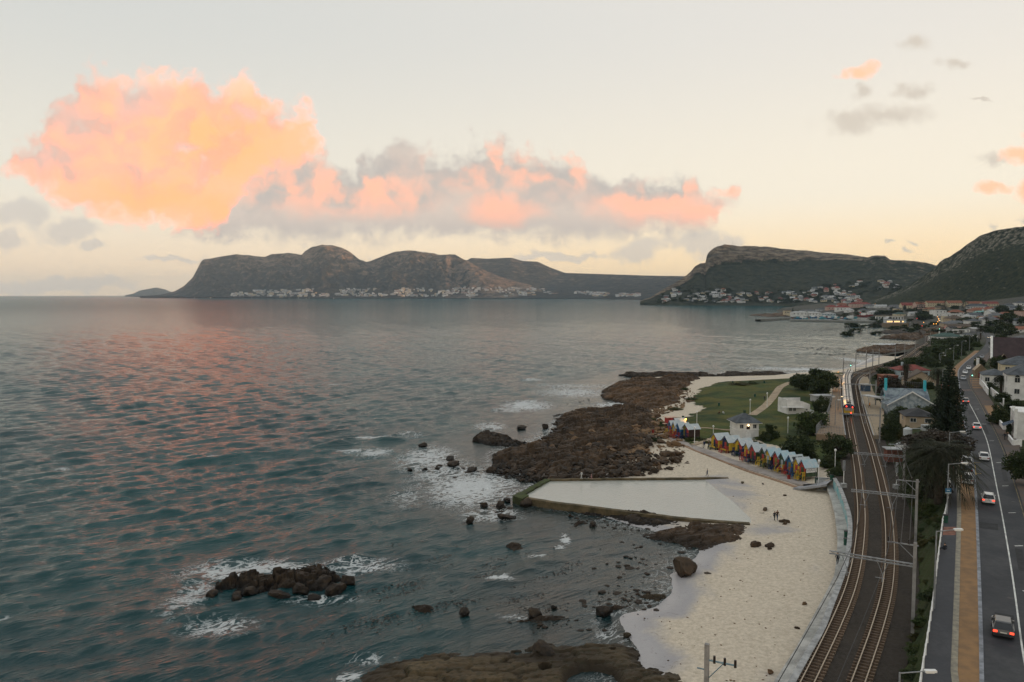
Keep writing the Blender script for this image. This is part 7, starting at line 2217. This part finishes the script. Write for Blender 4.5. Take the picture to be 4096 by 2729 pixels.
# platform lamps, lit
for a, b, top, lt, lb in ((3352, 1640, 1607, M_LAMPY, 'lit lamp on the seaward platform nearest the train\'s end'), (3343, 1562, 1519, M_LAMPO, 'orange lamp on the seaward platform, middle one'), (3341, 1530, 1488, M_LAMPO, 'orange lamp on the seaward platform, farthest one')):
    p = P(a, b, 5.45)
    t, p, h = street_lamp(a, b, top, lb, .8, 5.45, lt, 1, 'platform lamps')
    if lt is M_LAMPO or True:
        ld = bpy.data.lights.new('platform_lamp_light', 'POINT'); ld.energy = 260 if lt is M_LAMPO else 160; ld.color = (1, .50, .12); ld.shadow_soft_size = .25
        lo = bpy.data.objects.new('platform_lamp_light', ld); COL.objects.link(lo); lo.parent = t; lo.location = (1.2, 0, h - .25)
for a, b, top, lb in ((3340, 1700, 1600, 'unlit grey post on the seaward platform near the fence'), (3318, 1690, 1588, 'thin grey post at the back of the seaward platform'), (3352, 1600, 1551, 'unlit grey post between the orange platform lamps')):
    street_lamp(a, b, top, lb, .6, 5.45, None, 1, 'platform lamps')
# globe lamps on poles by the beach
def globe(px, py, top, label, lit=None):
    p = PG(px, py); h = (py - top) / FOC * p.y
    t = thing('globe_lamp', label, 'lamp post', p, 0, 'white lamp posts by the beach')
    MB().cyl((0, 0, -.3), (0, 0, h - .3), .085, .07, 8).build('pole', M_WHITE, t)
    MB().ball((0, 0, h - .12), .26).build('globe', lit or M_LAMPW, t)
    MB().cyl((0, 0, h + .08), (0, 0, h + .24), .24, .02, 8).build('cap', M_WHITE, t)
    if lit:
        ld = bpy.data.lights.new('globe_light', 'POINT'); ld.energy = 60; ld.color = (1, .55, .2); ld.shadow_soft_size = .2
        lo = bpy.data.objects.new('globe_light', ld); COL.objects.link(lo); lo.parent = t; lo.location = (0, -.4, h - .1)
globe(2787, 1712, 1646, 'white lamp post on the lawn behind the far huts'); globe(3000, 1660, 1598, 'white lamp post behind the lifeguard house'); globe(3068, 1632, 1572, 'white lamp post beside the curving lawn path'); globe(3151, 1734, 1669, 'white lamp post on the lawn left of the wide tree')
globe(2853, 1738, 1704, 'short white lamp on the garden edge by the first hut'); globe(3005, 1842, 1777, 'white lamp post in front of the red hut'); globe(3274, 1936, 1840, 'white lamp post beside the nearest hut'); globe(2742, 1722, 1675, 'lit orange globe lamp behind the far huts', M_LAMPO)
globe(2778, 1778, 1708, 'dark thin lamp post beside the brown hut side'); globe(3340, 1870, 1798, 'thin white lamp post by the broad tree')
# signal posts
for a, b, top, lb in ((3374, 1950, 1840, 'white railway signal post on a concrete foot, seaward side'), (3585, 1955, 1848, 'white railway signal post on a concrete foot, landward side')):
    p = P(a, b, ZR); h = (b - top) / FOC * p.y
    t = thing('signal_post', lb, 'signal', p)
    MB().box(-.45, .45, -.45, .45, 0, .75).build('foot', M_CONC, t)
    MB().cyl((0, 0, .7), (0, 0, h), .08, .08, 8).build('pole', M_WHITE, t)
    MB().box(-.2, .2, -.12, .12, h * .62, h).build('signal_head', M_STEEL, t)
# bins and small street things
def bin_(px, py, label, col='green', z=None):
    p = PG(px, py) if z is None else P(px, py, z)
    t = thing('litter_bin', label, 'litter bin', p)
    MB().cyl((0, 0, 0), (0, 0, 1.0), .32, .36, 10).build('drum', mk('bin_' + col, {'green': (.02, .085, .055), 'red': (.28, .03, .02)}[col], .6, .2, 2.0), t)
    MB().cyl((0, 0, 1.0), (0, 0, 1.08), .38, .38, 10).build('rim', M_DARK, t)
for a, b, lb, c_ in ((2947, 1822, 'green bin in front of the third hut', 'green'), (3002, 1842, 'green bin at the foot of the lamp post before the red hut', 'green'), (3174, 1892, 'green bin by the blue hut', 'green'), (3266, 1932, 'green bin beside the lamp post of the nearest hut', 'green'), (3155, 1918, 'red bin standing on the sand by the path', 'red'), (3326, 1952, 'green bin at the foot of the beach steps', 'green'), (3020, 1588, 'green bin on the lawn right of the path lamp', 'green'), (2931, 1535, 'green bin far out on the lawn', 'green'), (3057, 1534, 'green bin at the back of the lawn', 'green'), (2876, 1624, 'green bin in the middle of the lawn', 'green'), (2732, 1678, 'green bin left of the lit orange globe lamp', 'green'), (2612, 1732, 'small red post bin on the sand left of the far huts', 'red')):
    bin_(a, b, lb, c_)
bin_(3781, 2090, 'green bin at the end of the pavement railing', 'green', ZROAD + .15)
# beach steps with handrail
p = PG(3300, 1945)
t = thing('beach_steps', 'grey steps with a dark handrail up from the beach', 'steps', p, R(-20))
for k in range(9):
    MB().box(-1.5, 1.5, k * .55, (k + 1) * .55 - .01, -.5, .17 * (k + 1)).build('step', M_CONC, t)
m = MB().cyl((-1.6, 0, 1.1), (-1.6, 5.0, 2.7), .05, .05, 6)
for k in range(4): m.cyl((-1.6, k * 1.6, .0), (-1.6, k * 1.6, 1.1 + k * .5), .04, .04, 5)
m.build('handrail', M_DARK, t)
# platform fences
def fence(pts, z, h, label, mat=None, step=.7):
    pl = resample(np.array([P(a, b, z)[:2] for a, b in pts]), step)
    t = thing('fence', label, 'fence', (pl[0, 0], pl[0, 1], z), 0, None)
    q = pl - pl[0]
    me = MB().box(-.03, .03, -.03, .03, -.6, h).mesh('paling', mat or M_STEEL)
    for x, y in q[:120]: new_obj('paling', me, t, (x, y, 0))
    for hh in (.25, h - .2):
        new_obj('rail', MB().tube([(x, y, hh) for x, y in q[::4]] + [(q[-1, 0], q[-1, 1], hh)], .03, 4).mesh('rail', mat or M_STEEL), t)
fence([(3264, 1733), (3320, 1735), (3376, 1737)], 5.5, 1.9, 'grey palisade fence across the near end of the seaward platform', step=.35)
fence([(3265, 1730), (3300, 1690), (3318, 1640), (3330, 1590)], 5.5, 1.9, 'grey palisade fence along the back of the seaward platform')
fence([(3350, 1512), (3400, 1503), (3460, 1490), (3510, 1478)], 5.0, 2.2, 'rusty fence between the bend of the track and the far beach', mk('rusty_fence', (.13, .09, .06), .9, .2), 1.0)
fence([(3600, 1545), (3680, 1552), (3760, 1560)], 7.0, 2.0, 'wire fence behind the station house')
# platform shelter and gear
p = P(3470, 1566, 5.45)
t = thing('ticket_shelter', 'small shelter with a white roof and blue panel on the landward platform', 'shelter', p, R(10))
MB().box(-1.2, 1.2, 0, 2.4, 0, 2.2).build('wall', mk('shelter_blue', (.06, .10, .16), .6, .2), t)
MB().box(-1.8, 1.6, -.6, 2.8, 2.3, 2.5).build('roof', RM['light'], t)
p = P(3630, 1745, 7.0)
t = thing('water_tank', 'round pale tank at the edge of the parking yard', 'tank', p)
MB().cyl((0, 0, 0), (0, 0, 1.7), .95, .95, 14).build('drum', WM['pale'], t)
MB().cyl((0, 0, 1.7), (0, 0, 2.1), .95, .3, 14).build('lid', WM['pale'], t)
p = P(3618, 1790, 6.6)
t = thing('covered_boat', 'small boat under a white cover parked above the track', 'boat', p, R(-20))
MB().prism([(-1.9, .2), (-1.6, -.3), (1.3, -.3), (2.2, .5), (-1.9, .5)], -.8, .8, 'y').build('hull', M_WHITE, t)
MB().prism([(-1.8, .5), (1.9, .5), (.4, 1.15), (-1.2, 1.0)], -.6, .6, 'y').build('cover', WM['pale'], t)
p = P(3580, 1830, 6.0)
t = thing('track_hut', 'low orange-brown hut with a pale flat roof by the second mast', 'hut', p, R(-8))
MB().box(-1.5, 1.5, 0, 2.4, -1, 1.6).build('wall', WM['brick'], t)
MB().box(-1.8, 1.8, -.3, 2.7, 1.6, 1.75).build('roof', RM['light'], t)
p = P(3700, 1722, 7.4)
t = thing('rooftop_unit', 'pale rooftop tanks and pipes beside the dark pyramid roof', 'equipment', p)
MB().box(-.8, .8, -.5, .5, 0, 1.4).build('tank', WM['pale'], t); MB().cyl((-5, 0, .4), (3, 0, .5), .12, .12, 6).build('pipe', WM['pale'], t)

# ------------------------------------------------------------------ cars
M_TYRE = mk('tyre', (.018, .018, .018), .9, .1); M_RIM = mk('rim', (.25, .25, .26), .4, .1, metal=.6)
M_CGLASS = mk('car_glass', (.012, .014, .016), .08, .1, spec=.6)
M_TAIL = mk('tail_light', (.25, .01, .01), .3, .05); M_TAILON = mk('tail_light_on', (.8, .05, .03), .3, emit=(1.0, .07, .03), estr=1.8)
M_HEADON = mk('head_light_on', (1, .9, .7), .3, emit=(1.0, .70, .35), estr=4.0)
M_PLATE = mk('number_plate', (.60, .58, .50), .6, .05)
M_BUMP = mk('bumper', (.03, .03, .032), .6, .1)
CARC = {'white': mk('car_white', (.66, .66, .65), .3, .03, coat=.5), 'silver': mk('car_silver', (.30, .32, .34), .3, .05, metal=.4, coat=.5), 'dark': mk('car_dark', (.035, .037, .040), .3, .05, coat=.5), 'grey': mk('car_grey', (.10, .10, .10), .35, .05, metal=.3, coat=.5), 'red': mk('car_red', (.40, .035, .03), .35, .05, coat=.5)}
WHEEL = None
def car(px, py, col, kind, label, lights=False, yaw=None, z=ZROAD + .01, pos=None, facing=1, head=False, group='cars on the main road'):
    global WHEEL
    p = P(px, py, z) if pos is None else pos
    if yaw is None:
        y0, y1 = p.y - 2, p.y + 2
        cl = lambda q: (xrl(q) + xrr(q)) / 2
        yaw = math.atan2(4.0, float(cl(y1) - cl(y0))) - math.pi / 2
        if facing < 0: yaw += math.pi
    t = thing('car', label, 'car', p, yaw, group)
    cm = CARC[col]
    W2 = .88
    L = {'hatch': (-1.95, 1.95), 'sedan': (-2.2, 2.2), 'suv': (-2.15, 2.15), 'van': (-2.2, 2.2)}[kind]
    belt, rf = {'hatch': (.92, 1.48), 'sedan': (.90, 1.42), 'suv': (1.05, 1.68), 'van': (1.1, 1.95)}[kind]
    y0, y1 = L
    # body: lofted side profile, tucked in at the bottom and ends
    prof = [(y0 + .05, .30), (y0, .62), (y0 + .06, belt - .03), (y0 + .35, belt), (y1 - 1.05, belt), (y1 - .35, belt - .13), (y1 - .05, belt - .28), (y1, .55), (y1 - .06, .30)]
    m = MB(); n = len(prof); VS = []
    for sx, k in ((-W2 * .93, 0), (-W2, 1), (W2, 1), (W2 * .93, 0)):
        for (yy, zz) in prof: VS.append((sx * (.93 if abs(yy) > abs(y0) - .1 else 1), yy, zz if k else max(zz * .97, .28)))
    fs = []
    for k in range(3):
        for i in range(n): fs.append((k * n + i, k * n + (i + 1) % n, (k + 1) * n + (i + 1) % n, (k + 1) * n + i))
    fs += [tuple(range(n - 1, -1, -1)), tuple(range(3 * n, 4 * n))]
    m.add(VS, fs)
    body = m.build('body', cm, t)
    c0, c1, r0, r1 = {'hatch': (y0 + .12, y1 - 1.0, y0 + .50, y1 - 1.75), 'sedan': (y0 + .65, y1 - 1.15, y0 + 1.25, y1 - 2.0), 'suv': (y0 + .10, y1 - 1.05, y0 + .42, y1 - 1.75), 'van': (y0 + .06, y1 - .6, y0 + .2, y1 - 1.3)}[kind]
    a, b = .80, .64
    lo = [(-a, c0, belt - .01), (a, c0, belt - .01), (a, c1, belt - .01), (-a, c1, belt - .01)]; hi = [(-b, r0, rf), (b, r0, rf), (b, r1, rf), (-b, r1, rf)]
    MB().add(lo + hi, [(0, 1, 5, 4), (1, 2, 6, 5), (2, 3, 7, 6), (3, 0, 4, 7)]).build('windows', M_CGLASS, t)
    rfm = MB().add([(-b - .03, r0 - .05, rf - .03), (b + .03, r0 - .05, rf - .03), (b + .03, r1 + .05, rf - .03), (-b - .03, r1 + .05, rf - .03), (-b + .05, r0 + .08, rf + .05), (b - .05, r0 + .08, rf + .05), (b - .05, r1 - .1, rf + .05), (-b + .05, r1 - .1, rf + .05)], [(4, 5, 6, 7), (0, 1, 5, 4), (1, 2, 6, 5), (2, 3, 7, 6), (3, 0, 4, 7)])
    for s_ in (-1, 1):   # pillars
        for (yl, yh) in ((c0, r0), (c1, r1), ((c0 + c1) / 2, (r0 + r1) / 2)):
            rfm.cyl((s_ * a * 1.0, yl, belt), (s_ * b * 1.01, yh, rf), .05, .045, 4)
    rfm.build('roof', cm, t)
    if WHEEL is None:
        WHEEL = (MB().cyl((-.1, 0, 0), (.1, 0, 0), .31, .31, 14).mesh('tyre', M_TYRE), MB().cyl((-.112, 0, 0), (.112, 0, 0), .19, .19, 10).mesh('rim', M_RIM))
    for x in (-.78, .78):
        for y in (y0 + .75, y1 - .75):
            w = new_obj('wheel', WHEEL[0], t, (x, y, .31)); new_obj('rim', WHEEL[1], w)
    lz = belt - .22
    for x in (-.66, .66):
        MB().box(x - .17, x + .17, y0 - .02, y0 + .09, lz - .09, lz + .1).build('tail_light', M_TAILON if lights else M_TAIL, t)
        MB().box(x - .18, x + .18, y1 - .13, y1 + .005, .56, .70).build('headlight', M_HEADON if head else M_LAMPW, t)
    MB().box(-W2 * .9, W2 * .9, y0 - .05, y0 + .06, .32, .50).build('bumper', M_BUMP if col != 'white' else cm, t)
    MB().box(-.26, .26, y0 - .035, y0 - .012, .60, .72).build('number_plate', M_PLATE, t)
    for s_ in (-1, 1): MB().box(s_ * .84 - .11, s_ * .84 + .11, c1 - .55, c1 - .40, belt + .02, belt + .17).build('mirror', cm, t)
    return t
car(3952, 2008, 'white', 'hatch', 'white hatchback with glowing tail lights, nearest white car driving away', True)
car(4010, 2528, 'grey', 'hatch', 'dark grey hatchback nearest the bottom right corner', True)
car(3935, 1838, 'white', 'sedan', 'white saloon with unlit lights in the left lane')
car(3906, 1715, 'white', 'sedan', 'white saloon braking beside the centre line', True)
car(3862, 1611, 'silver', 'sedan', 'silver saloon with a red light beside the Norfolk pine', True)
car(3853, 1520, 'silver', 'hatch', 'silver car just before the brick crossing', facing=-1)
car(3861, 1495, 'white', 'sedan', 'white saloon beyond the brick crossing, first of two', facing=-1)
car(3875, 1478, 'white', 'sedan', 'white saloon beyond the brick crossing, second of two', facing=-1)
car(3928, 1433, 'silver', 'hatch', 'silver car by the white church parapet', facing=-1)
car(3908, 1444, 'white', 'hatch', 'white car with orange lights by the dark roadside shrub', head=True, facing=-1)
car(3963, 1394, 'white', 'van', 'white minivan parked at the road bend', facing=-1)
car(3956, 1353, 'silver', 'sedan', 'car with bright headlights coming round the bend', head=True, facing=-1)
car(3774, 1314, 'red', 'sedan', 'red car with glowing tail lights in the town', True)
PK = 'cars parked under the palm'
def parked(px, py, col, kind, label):
    y = P(px, py, ZROAD).y
    car(px, py, col, kind, label, pos=Vector((float(xrl(y)) - 1.45, y, ZROAD + .06)), group=PK)
parked(3868, 1932, 'white', 'suv', 'white off-roader parked at the front of the parked line')
parked(3868, 1890, 'dark', 'hatch', 'dark car parked under the palm fronds behind the white off-roader')
parked(3866, 1856, 'white', 'hatch', 'white hatchback parked under the palm fronds')
parked(3870, 1808, 'dark', 'suv', 'dark off-roader parked beyond the palm')
parked(3868, 1784, 'white', 'hatch', 'white car parked ahead of the dark off-roader')
parked(3862, 1760, 'dark', 'hatch', 'farthest dark car of the palm parking line')
parked(3845, 1694, 'silver', 'hatch', 'silver car parked half under the Norfolk pine')
parked(3840, 1668, 'silver', 'hatch', 'car parked behind the Norfolk pine')
for k, (a, b, c_, on) in enumerate(((3768, 1302, 'white', 'h'), (3764, 1294, 'dark', 'h'), (3773, 1296, 'silver', ''), (3760, 1285, 'white', 'h'), (3768, 1282, 'silver', ''), (3757, 1276, 'dark', 'h'), (3783, 1318, 'white', ''), (3800, 1322, 'silver', ''), (3820, 1327, 'white', ''))):
    car(a, b, c_, 'sedan', c_ + ' car in the distant line of traffic in the town', facing=-1 if on else 1, head=bool(on), group='distant traffic, ' + c_)
# street lights glowing in the town
for k, (a, b) in enumerate(((3750, 1268), (3753, 1276), (3756, 1281), (3750, 1288), (3734, 1296), (3744, 1296), (3730, 1250), (3747, 1250), (3757, 1252), (3500, 1216), (3340, 1236), (3445, 1205), (3694, 1290), (4000, 1263), (3665, 1250), (3700, 1248))):
    q = PM(a, b + 8)
    if q is None: continue
    t = thing('town_street_lamp', 'glowing orange street lamp among the distant town houses', 'street lamp', q, 0, 'glowing street lamps of the town')
    h = 8 * q.y / FOC
    MB().cyl((0, 0, 0), (0, 0, h), .12, .08, 6).build('pole', M_STEEL, t)
    MB().ball((0, -.2, h), .36, 0, 6, 4).build('lamp_head', M_LAMPO, t)
for a, b, c_, lb in ((3668, 1274, (1, .06, .04), 'red railway signal glowing near the harbour'), (3688, 1304, (1, .06, .04), 'second red railway signal near the town'), (3757, 1316, (.3, 1, .7), 'green traffic light in the town'), (3888, 1502, (.4, 1, .8), 'green traffic light at the pedestrian crossing'), (3441, 1251, (1, .06, .04), 'red light above the harbour beach'), (3402, 1462, (.2, .8, .6), 'green railway signal before the far beach')):
    z0 = ZR if 'railway' in lb else ZROAD
    q = P(a, b, z0 + 4.0)
    t = thing('signal_light', lb, 'signal', (q.x, q.y, z0))
    MB().cyl((0, 0, 0), (0, 0, 3.6), .09, .09, 6).build('post', M_STEEL, t)
    hd = MB().box(-.22, .22, -.12, .12, 3.5, 4.5).build('signal_head', M_DARK, t)
    MB().ball((0, -.2, 4.0), .14 + q.y / 7000, 0, 8, 5).build('lens', mk('signal_' + ('red' if c_[0] > .9 else 'green'), c_, .4, emit=c_, estr=3), hd)

# ------------------------------------------------------------------ train
M_TROOF = mk('train_roof', (.52, .48, .43), .4, .12, .8); M_TBLUE = mk('train_blue', (.025, .040, .085), .45, .1); M_TYEL = mk('train_yellow', (.45, .30, .04), .45, .1); M_TGREY = mk('train_grey', (.25, .26, .27), .5, .1)  # roof colour is brightened and warmed to carry the sunset reflection
tn_l = TL[(TL[:, 1] > 215)]
cum = np.r_[0, np.cumsum(np.hypot(*np.diff(tn_l, axis=0).T))]
y_rear = P(3392, 1672, ZR).y
s0 = np.interp(y_rear, tn_l[:, 1], cum)
tr = thing('train', 'commuter train with a blue and yellow rear cab at the platform', 'train', (float(np.interp(s0, cum, tn_l[:, 0])), y_rear, ZR + .36))
org = tr.location.copy()
NC = 6; CL_ = 18.0
for k in range(NC):
    a = s0 + k * (CL_ + .7); b = a + CL_
    pa = np.array([np.interp(a, cum, tn_l[:, 0]), np.interp(a, cum, tn_l[:, 1])]); pb = np.array([np.interp(b, cum, tn_l[:, 0]), np.interp(b, cum, tn_l[:, 1])])
    ang = math.atan2(pb[1] - pa[1], pb[0] - pa[0]) - math.pi / 2
    prof = [(-1.45, .9), (1.45, .9), (1.50, 2.4), (1.46, 3.0), (1.1, 3.45), (.5, 3.68), (-.5, 3.68), (-1.1, 3.45), (-1.46, 3.0), (-1.50, 2.4)]
    m = MB()
    n = len(prof)
    vs = [(u, y, z) for y in (0, CL_) for u, z in prof]
    for i in range(n):
        mi = 0 if 3 <= i <= 7 else (1 if i in (2, 8) else 2)
        m.add(vs, [(i, (i + 1) % n, n + (i + 1) % n, n + i)], mi)
    m.add(vs, [tuple(range(n - 1, -1, -1)), tuple(range(n, 2 * n))], 1)
    c_ = m.build('coach', [M_TROOF, M_TBLUE, M_TGREY], tr, (pa[0] - org.x, pa[1] - org.y, 0)); c_.rotation_euler = (0, 0, ang)
    for s_ in (-1, 1):
        w = MB()
        for i in range(7): w.box(s_ * 1.49 - .02, s_ * 1.49 + .02, 1.4 + i * 2.25, 2.9 + i * 2.25, 1.75, 2.55)
        w.build('window_band', M_GLASS, c_)
    v = MB()
    for i in range(6):
        for x in (-.42, .42): v.cyl((x, 1.6 + i * 2.9, 3.6), (x, 1.6 + i * 2.9, 3.86), .2, .2, 8)
    v.build('roof_vents', M_DARK, c_)
    bg_ = MB()
    for yy in (2.8, CL_ - 2.8):
        bg_.box(-1.0, 1.0, yy - 1.3, yy + 1.3, .05, .85)
    bg_.build('bogie', M_DARK, c_)
    if k == 0:
        f = MB()
        f.add([(-1.36, -.03, 2.5), (1.36, -.03, 2.5), (1.30, -.03, 3.05), (.9, -.03, 3.5), (-.9, -.03, 3.5), (-1.30, -.03, 3.05)], [(0, 1, 2, 3, 4, 5)]).build('cab_top', M_TBLUE, c_)
        MB().add([(-1.36, -.03, .9), (1.36, -.03, .9), (1.36, -.03, 2.48), (-1.36, -.03, 2.48)], [(0, 1, 2, 3)]).build('cab_front', M_TYEL, c_)
        MB().box(-1.0, 1.0, -.07, -.035, 1.75, 2.45).build('windscreen', M_TGREY, c_)
        MB().box(-.75, .75, -.09, -.035, .55, .95).build('coupler_beam', M_DARK, c_)
        pn = MB()
        pn.cyl((-.5, 2, 3.7), (.5, 3.2, 4.3), .05, .05, 5); pn.cyl((.5, 2, 3.7), (-.5, 3.2, 4.3), .05, .05, 5); pn.box(-.8, .8, 3.15, 3.3, 4.28, 4.34)
        for i in range(5): pn.box(-.6, .6, 1.0 + i * .55, 1.2 + i * .55, 3.68, 3.85)
        pn.build('pantograph', M_DARK, c_)
        for x, z in ((-.62, 2.95), (.95, 2.78), (.62, 1.15)):
            MB().ball((x, -.12, z), .17).build('tail_lamp', mk('train_tail', (.9, .05, .03), .4, emit=(1, .05, .02), estr=4), c_)
# ------------------------------------------------------------------ people
M_SKIN = mk('skin', (.30, .18, .12), .6, .05)
CL = {'dark': mk('cloth_dark', (.025, .027, .035), .9, .15), 'navy': mk('cloth_navy', (.025, .04, .09), .9, .15), 'white': mk('cloth_white', (.55, .55, .53), .9, .1), 'orange': mk('cloth_orange', (.65, .24, .03), .8, .1), 'denim': mk('cloth_denim', (.07, .10, .16), .9, .15), 'brown': mk('cloth_brown', (.09, .055, .035), .9, .15), 'hair': mk('hair', (.02, .014, .01), .7, .1), 'pink': mk('cloth_pink', (.45, .25, .25), .9, .1)}
def person(pos, yaw, top, legs, label, h=1.72, stride=.22, arm=.2, sit=False, group=None):
    s = h / 1.72
    hip = .90 if not sit else .28
    J = {'pel': (0, 0, hip), 'wai': (0, 0, hip + .22), 'che': (0, .01, hip + .42), 'nec': (0, .01, hip + .58), 'hea': (0, .03, hip + .72), 'top': (0, .02, hip + .84)}
    E = [('pel', 'wai'), ('wai', 'che'), ('che', 'nec'), ('nec', 'hea'), ('hea', 'top')]
    Rd = {'pel': .145, 'wai': .135, 'che': .155, 'nec': .06, 'hea': .095, 'top': .07}
    for sd, sg in (('l', -1), ('r', 1)):
        st = stride * sg
        if sit:
            J.update({'hp' + sd: (sg * .1, 0, hip), 'kn' + sd: (sg * .14, .42, hip + .18), 'an' + sd: (sg * .14, .62, .08), 'to' + sd: (sg * .14, .78, .05)})
        else:
            J.update({'hp' + sd: (sg * .1, 0, hip - .04), 'kn' + sd: (sg * .11, st * .5 + .04, .50), 'an' + sd: (sg * .11, st, .09), 'to' + sd: (sg * .12, st + .17, .04)})
        E += [('pel', 'hp' + sd), ('hp' + sd, 'kn' + sd), ('kn' + sd, 'an' + sd), ('an' + sd, 'to' + sd)]
        Rd.update({'hp' + sd: .10, 'kn' + sd: .068, 'an' + sd: .045, 'to' + sd: .04})
        J.update({'sh' + sd: (sg * .19, .01, hip + .50), 'el' + sd: (sg * .24, -.03 - st * .4, hip + .22), 'wr' + sd: (sg * .23, .08 - st * .7 + arm * .3, hip - .02), 'ha' + sd: (sg * .22, .11 - st * .7 + arm * .4, hip - .11)})
        E += [('che', 'sh' + sd), ('sh' + sd, 'el' + sd), ('el' + sd, 'wr' + sd), ('wr' + sd, 'ha' + sd)]
        Rd.update({'sh' + sd: .075, 'el' + sd: .05, 'wr' + sd: .036, 'ha' + sd: .04})
    names = list(J)
    me = bpy.data.meshes.new('body')
    me.from_pydata([tuple(c * s for c in J[n]) for n in names], [(names.index(a), names.index(b)) for a, b in E], [])
    tmp = bpy.data.objects.new('body', me); COL.objects.link(tmp)
    md = tmp.modifiers.new('skin', 'SKIN')
    for i, n in enumerate(names):
        me.skin_vertices[0].data[i].radius = (Rd[n] * s, Rd[n] * s * (.8 if n in ('che', 'wai', 'pel') else 1))
        me.skin_vertices[0].data[i].use_root = (n == 'pel')
    tmp.modifiers.new('sub', 'SUBSURF').levels = 1
    dg = bpy.context.evaluated_depsgraph_get()
    ev = bpy.data.meshes.new_from_object(tmp.evaluated_get(dg))
    bpy.data.objects.remove(tmp)
    ev.name = 'body'
    ev.materials.clear()
    for m_ in (CL[legs], CL[top], M_SKIN, CL['hair']): ev.materials.append(m_)
    for f in ev.polygons:
        c_ = f.center; z = c_.z / s
        lat = abs(c_.x) / s
        f.material_index = 3 if z > hip + .78 or (z > hip + .66 and c_.y / s < 0) else (2 if z > hip + .54 or (z < hip - .05 and lat > .19) else (1 if z > hip + .02 else 0))
        f.use_smooth = True
    t = thing('person', label, 'person', pos, yaw, group)
    new_obj('body', ev, t)
    return t
person(PG(3098, 2083), R(200), 'dark', 'dark', 'person in dark clothes strolling on the sand, left of the couple', 1.66)
person(PG(3109, 2081), R(190), 'brown', 'denim', 'person in brown top and jeans, right of the strolling couple', 1.78)
person(PG(2829, 1911) + Vector((0, 0, .25)), R(80), 'navy', 'navy', 'person in navy standing by the far end of the pool wall')
person(P(2326, 1916, 1.43), R(60), 'white', 'white', 'person in white walking along the pool wall')
person(P(2366, 1916, 1.43), R(90), 'pink', 'pink', 'small child in pink on the pool wall', 1.15)
person(PG(2817, 1790), R(160), 'navy', 'navy', 'person in navy walking past the first hut', 1.75)
person(PG(2835, 1791), R(160), 'brown', 'denim', 'person in brown and jeans beside the first hut', 1.78)
person(PG(2878, 1657), R(30), 'brown', 'dark', 'person in brown sitting on the lawn', sit=True)
person(PG(2892, 1656), R(-40), 'white', 'white', 'person in white sitting on the lawn', sit=True)
person(PG(3058, 1602), R(170), 'dark', 'dark', 'person in dark clothes near the lawn path')
person(P(3478, 1632, 5.45), R(100), 'orange', 'dark', 'platform worker in an orange vest')
person(P(3350, 2258, 2.8), R(-10), 'dark', 'dark', 'person in black walking on the beach walkway', 1.78)
person(P(3779, 2206, ZROAD + .16), R(20), 'dark', 'dark', 'person sitting low by the red band on the pavement', sit=True)
person(P(4019, 1760, ZROAD + .16), R(10), 'dark', 'dark', 'person in dark clothes on the far pavement, left of two', 1.75)
person(P(4030, 1757, ZROAD + .16), R(-10), 'brown', 'dark', 'person in brown on the far pavement, right of two', 1.75)
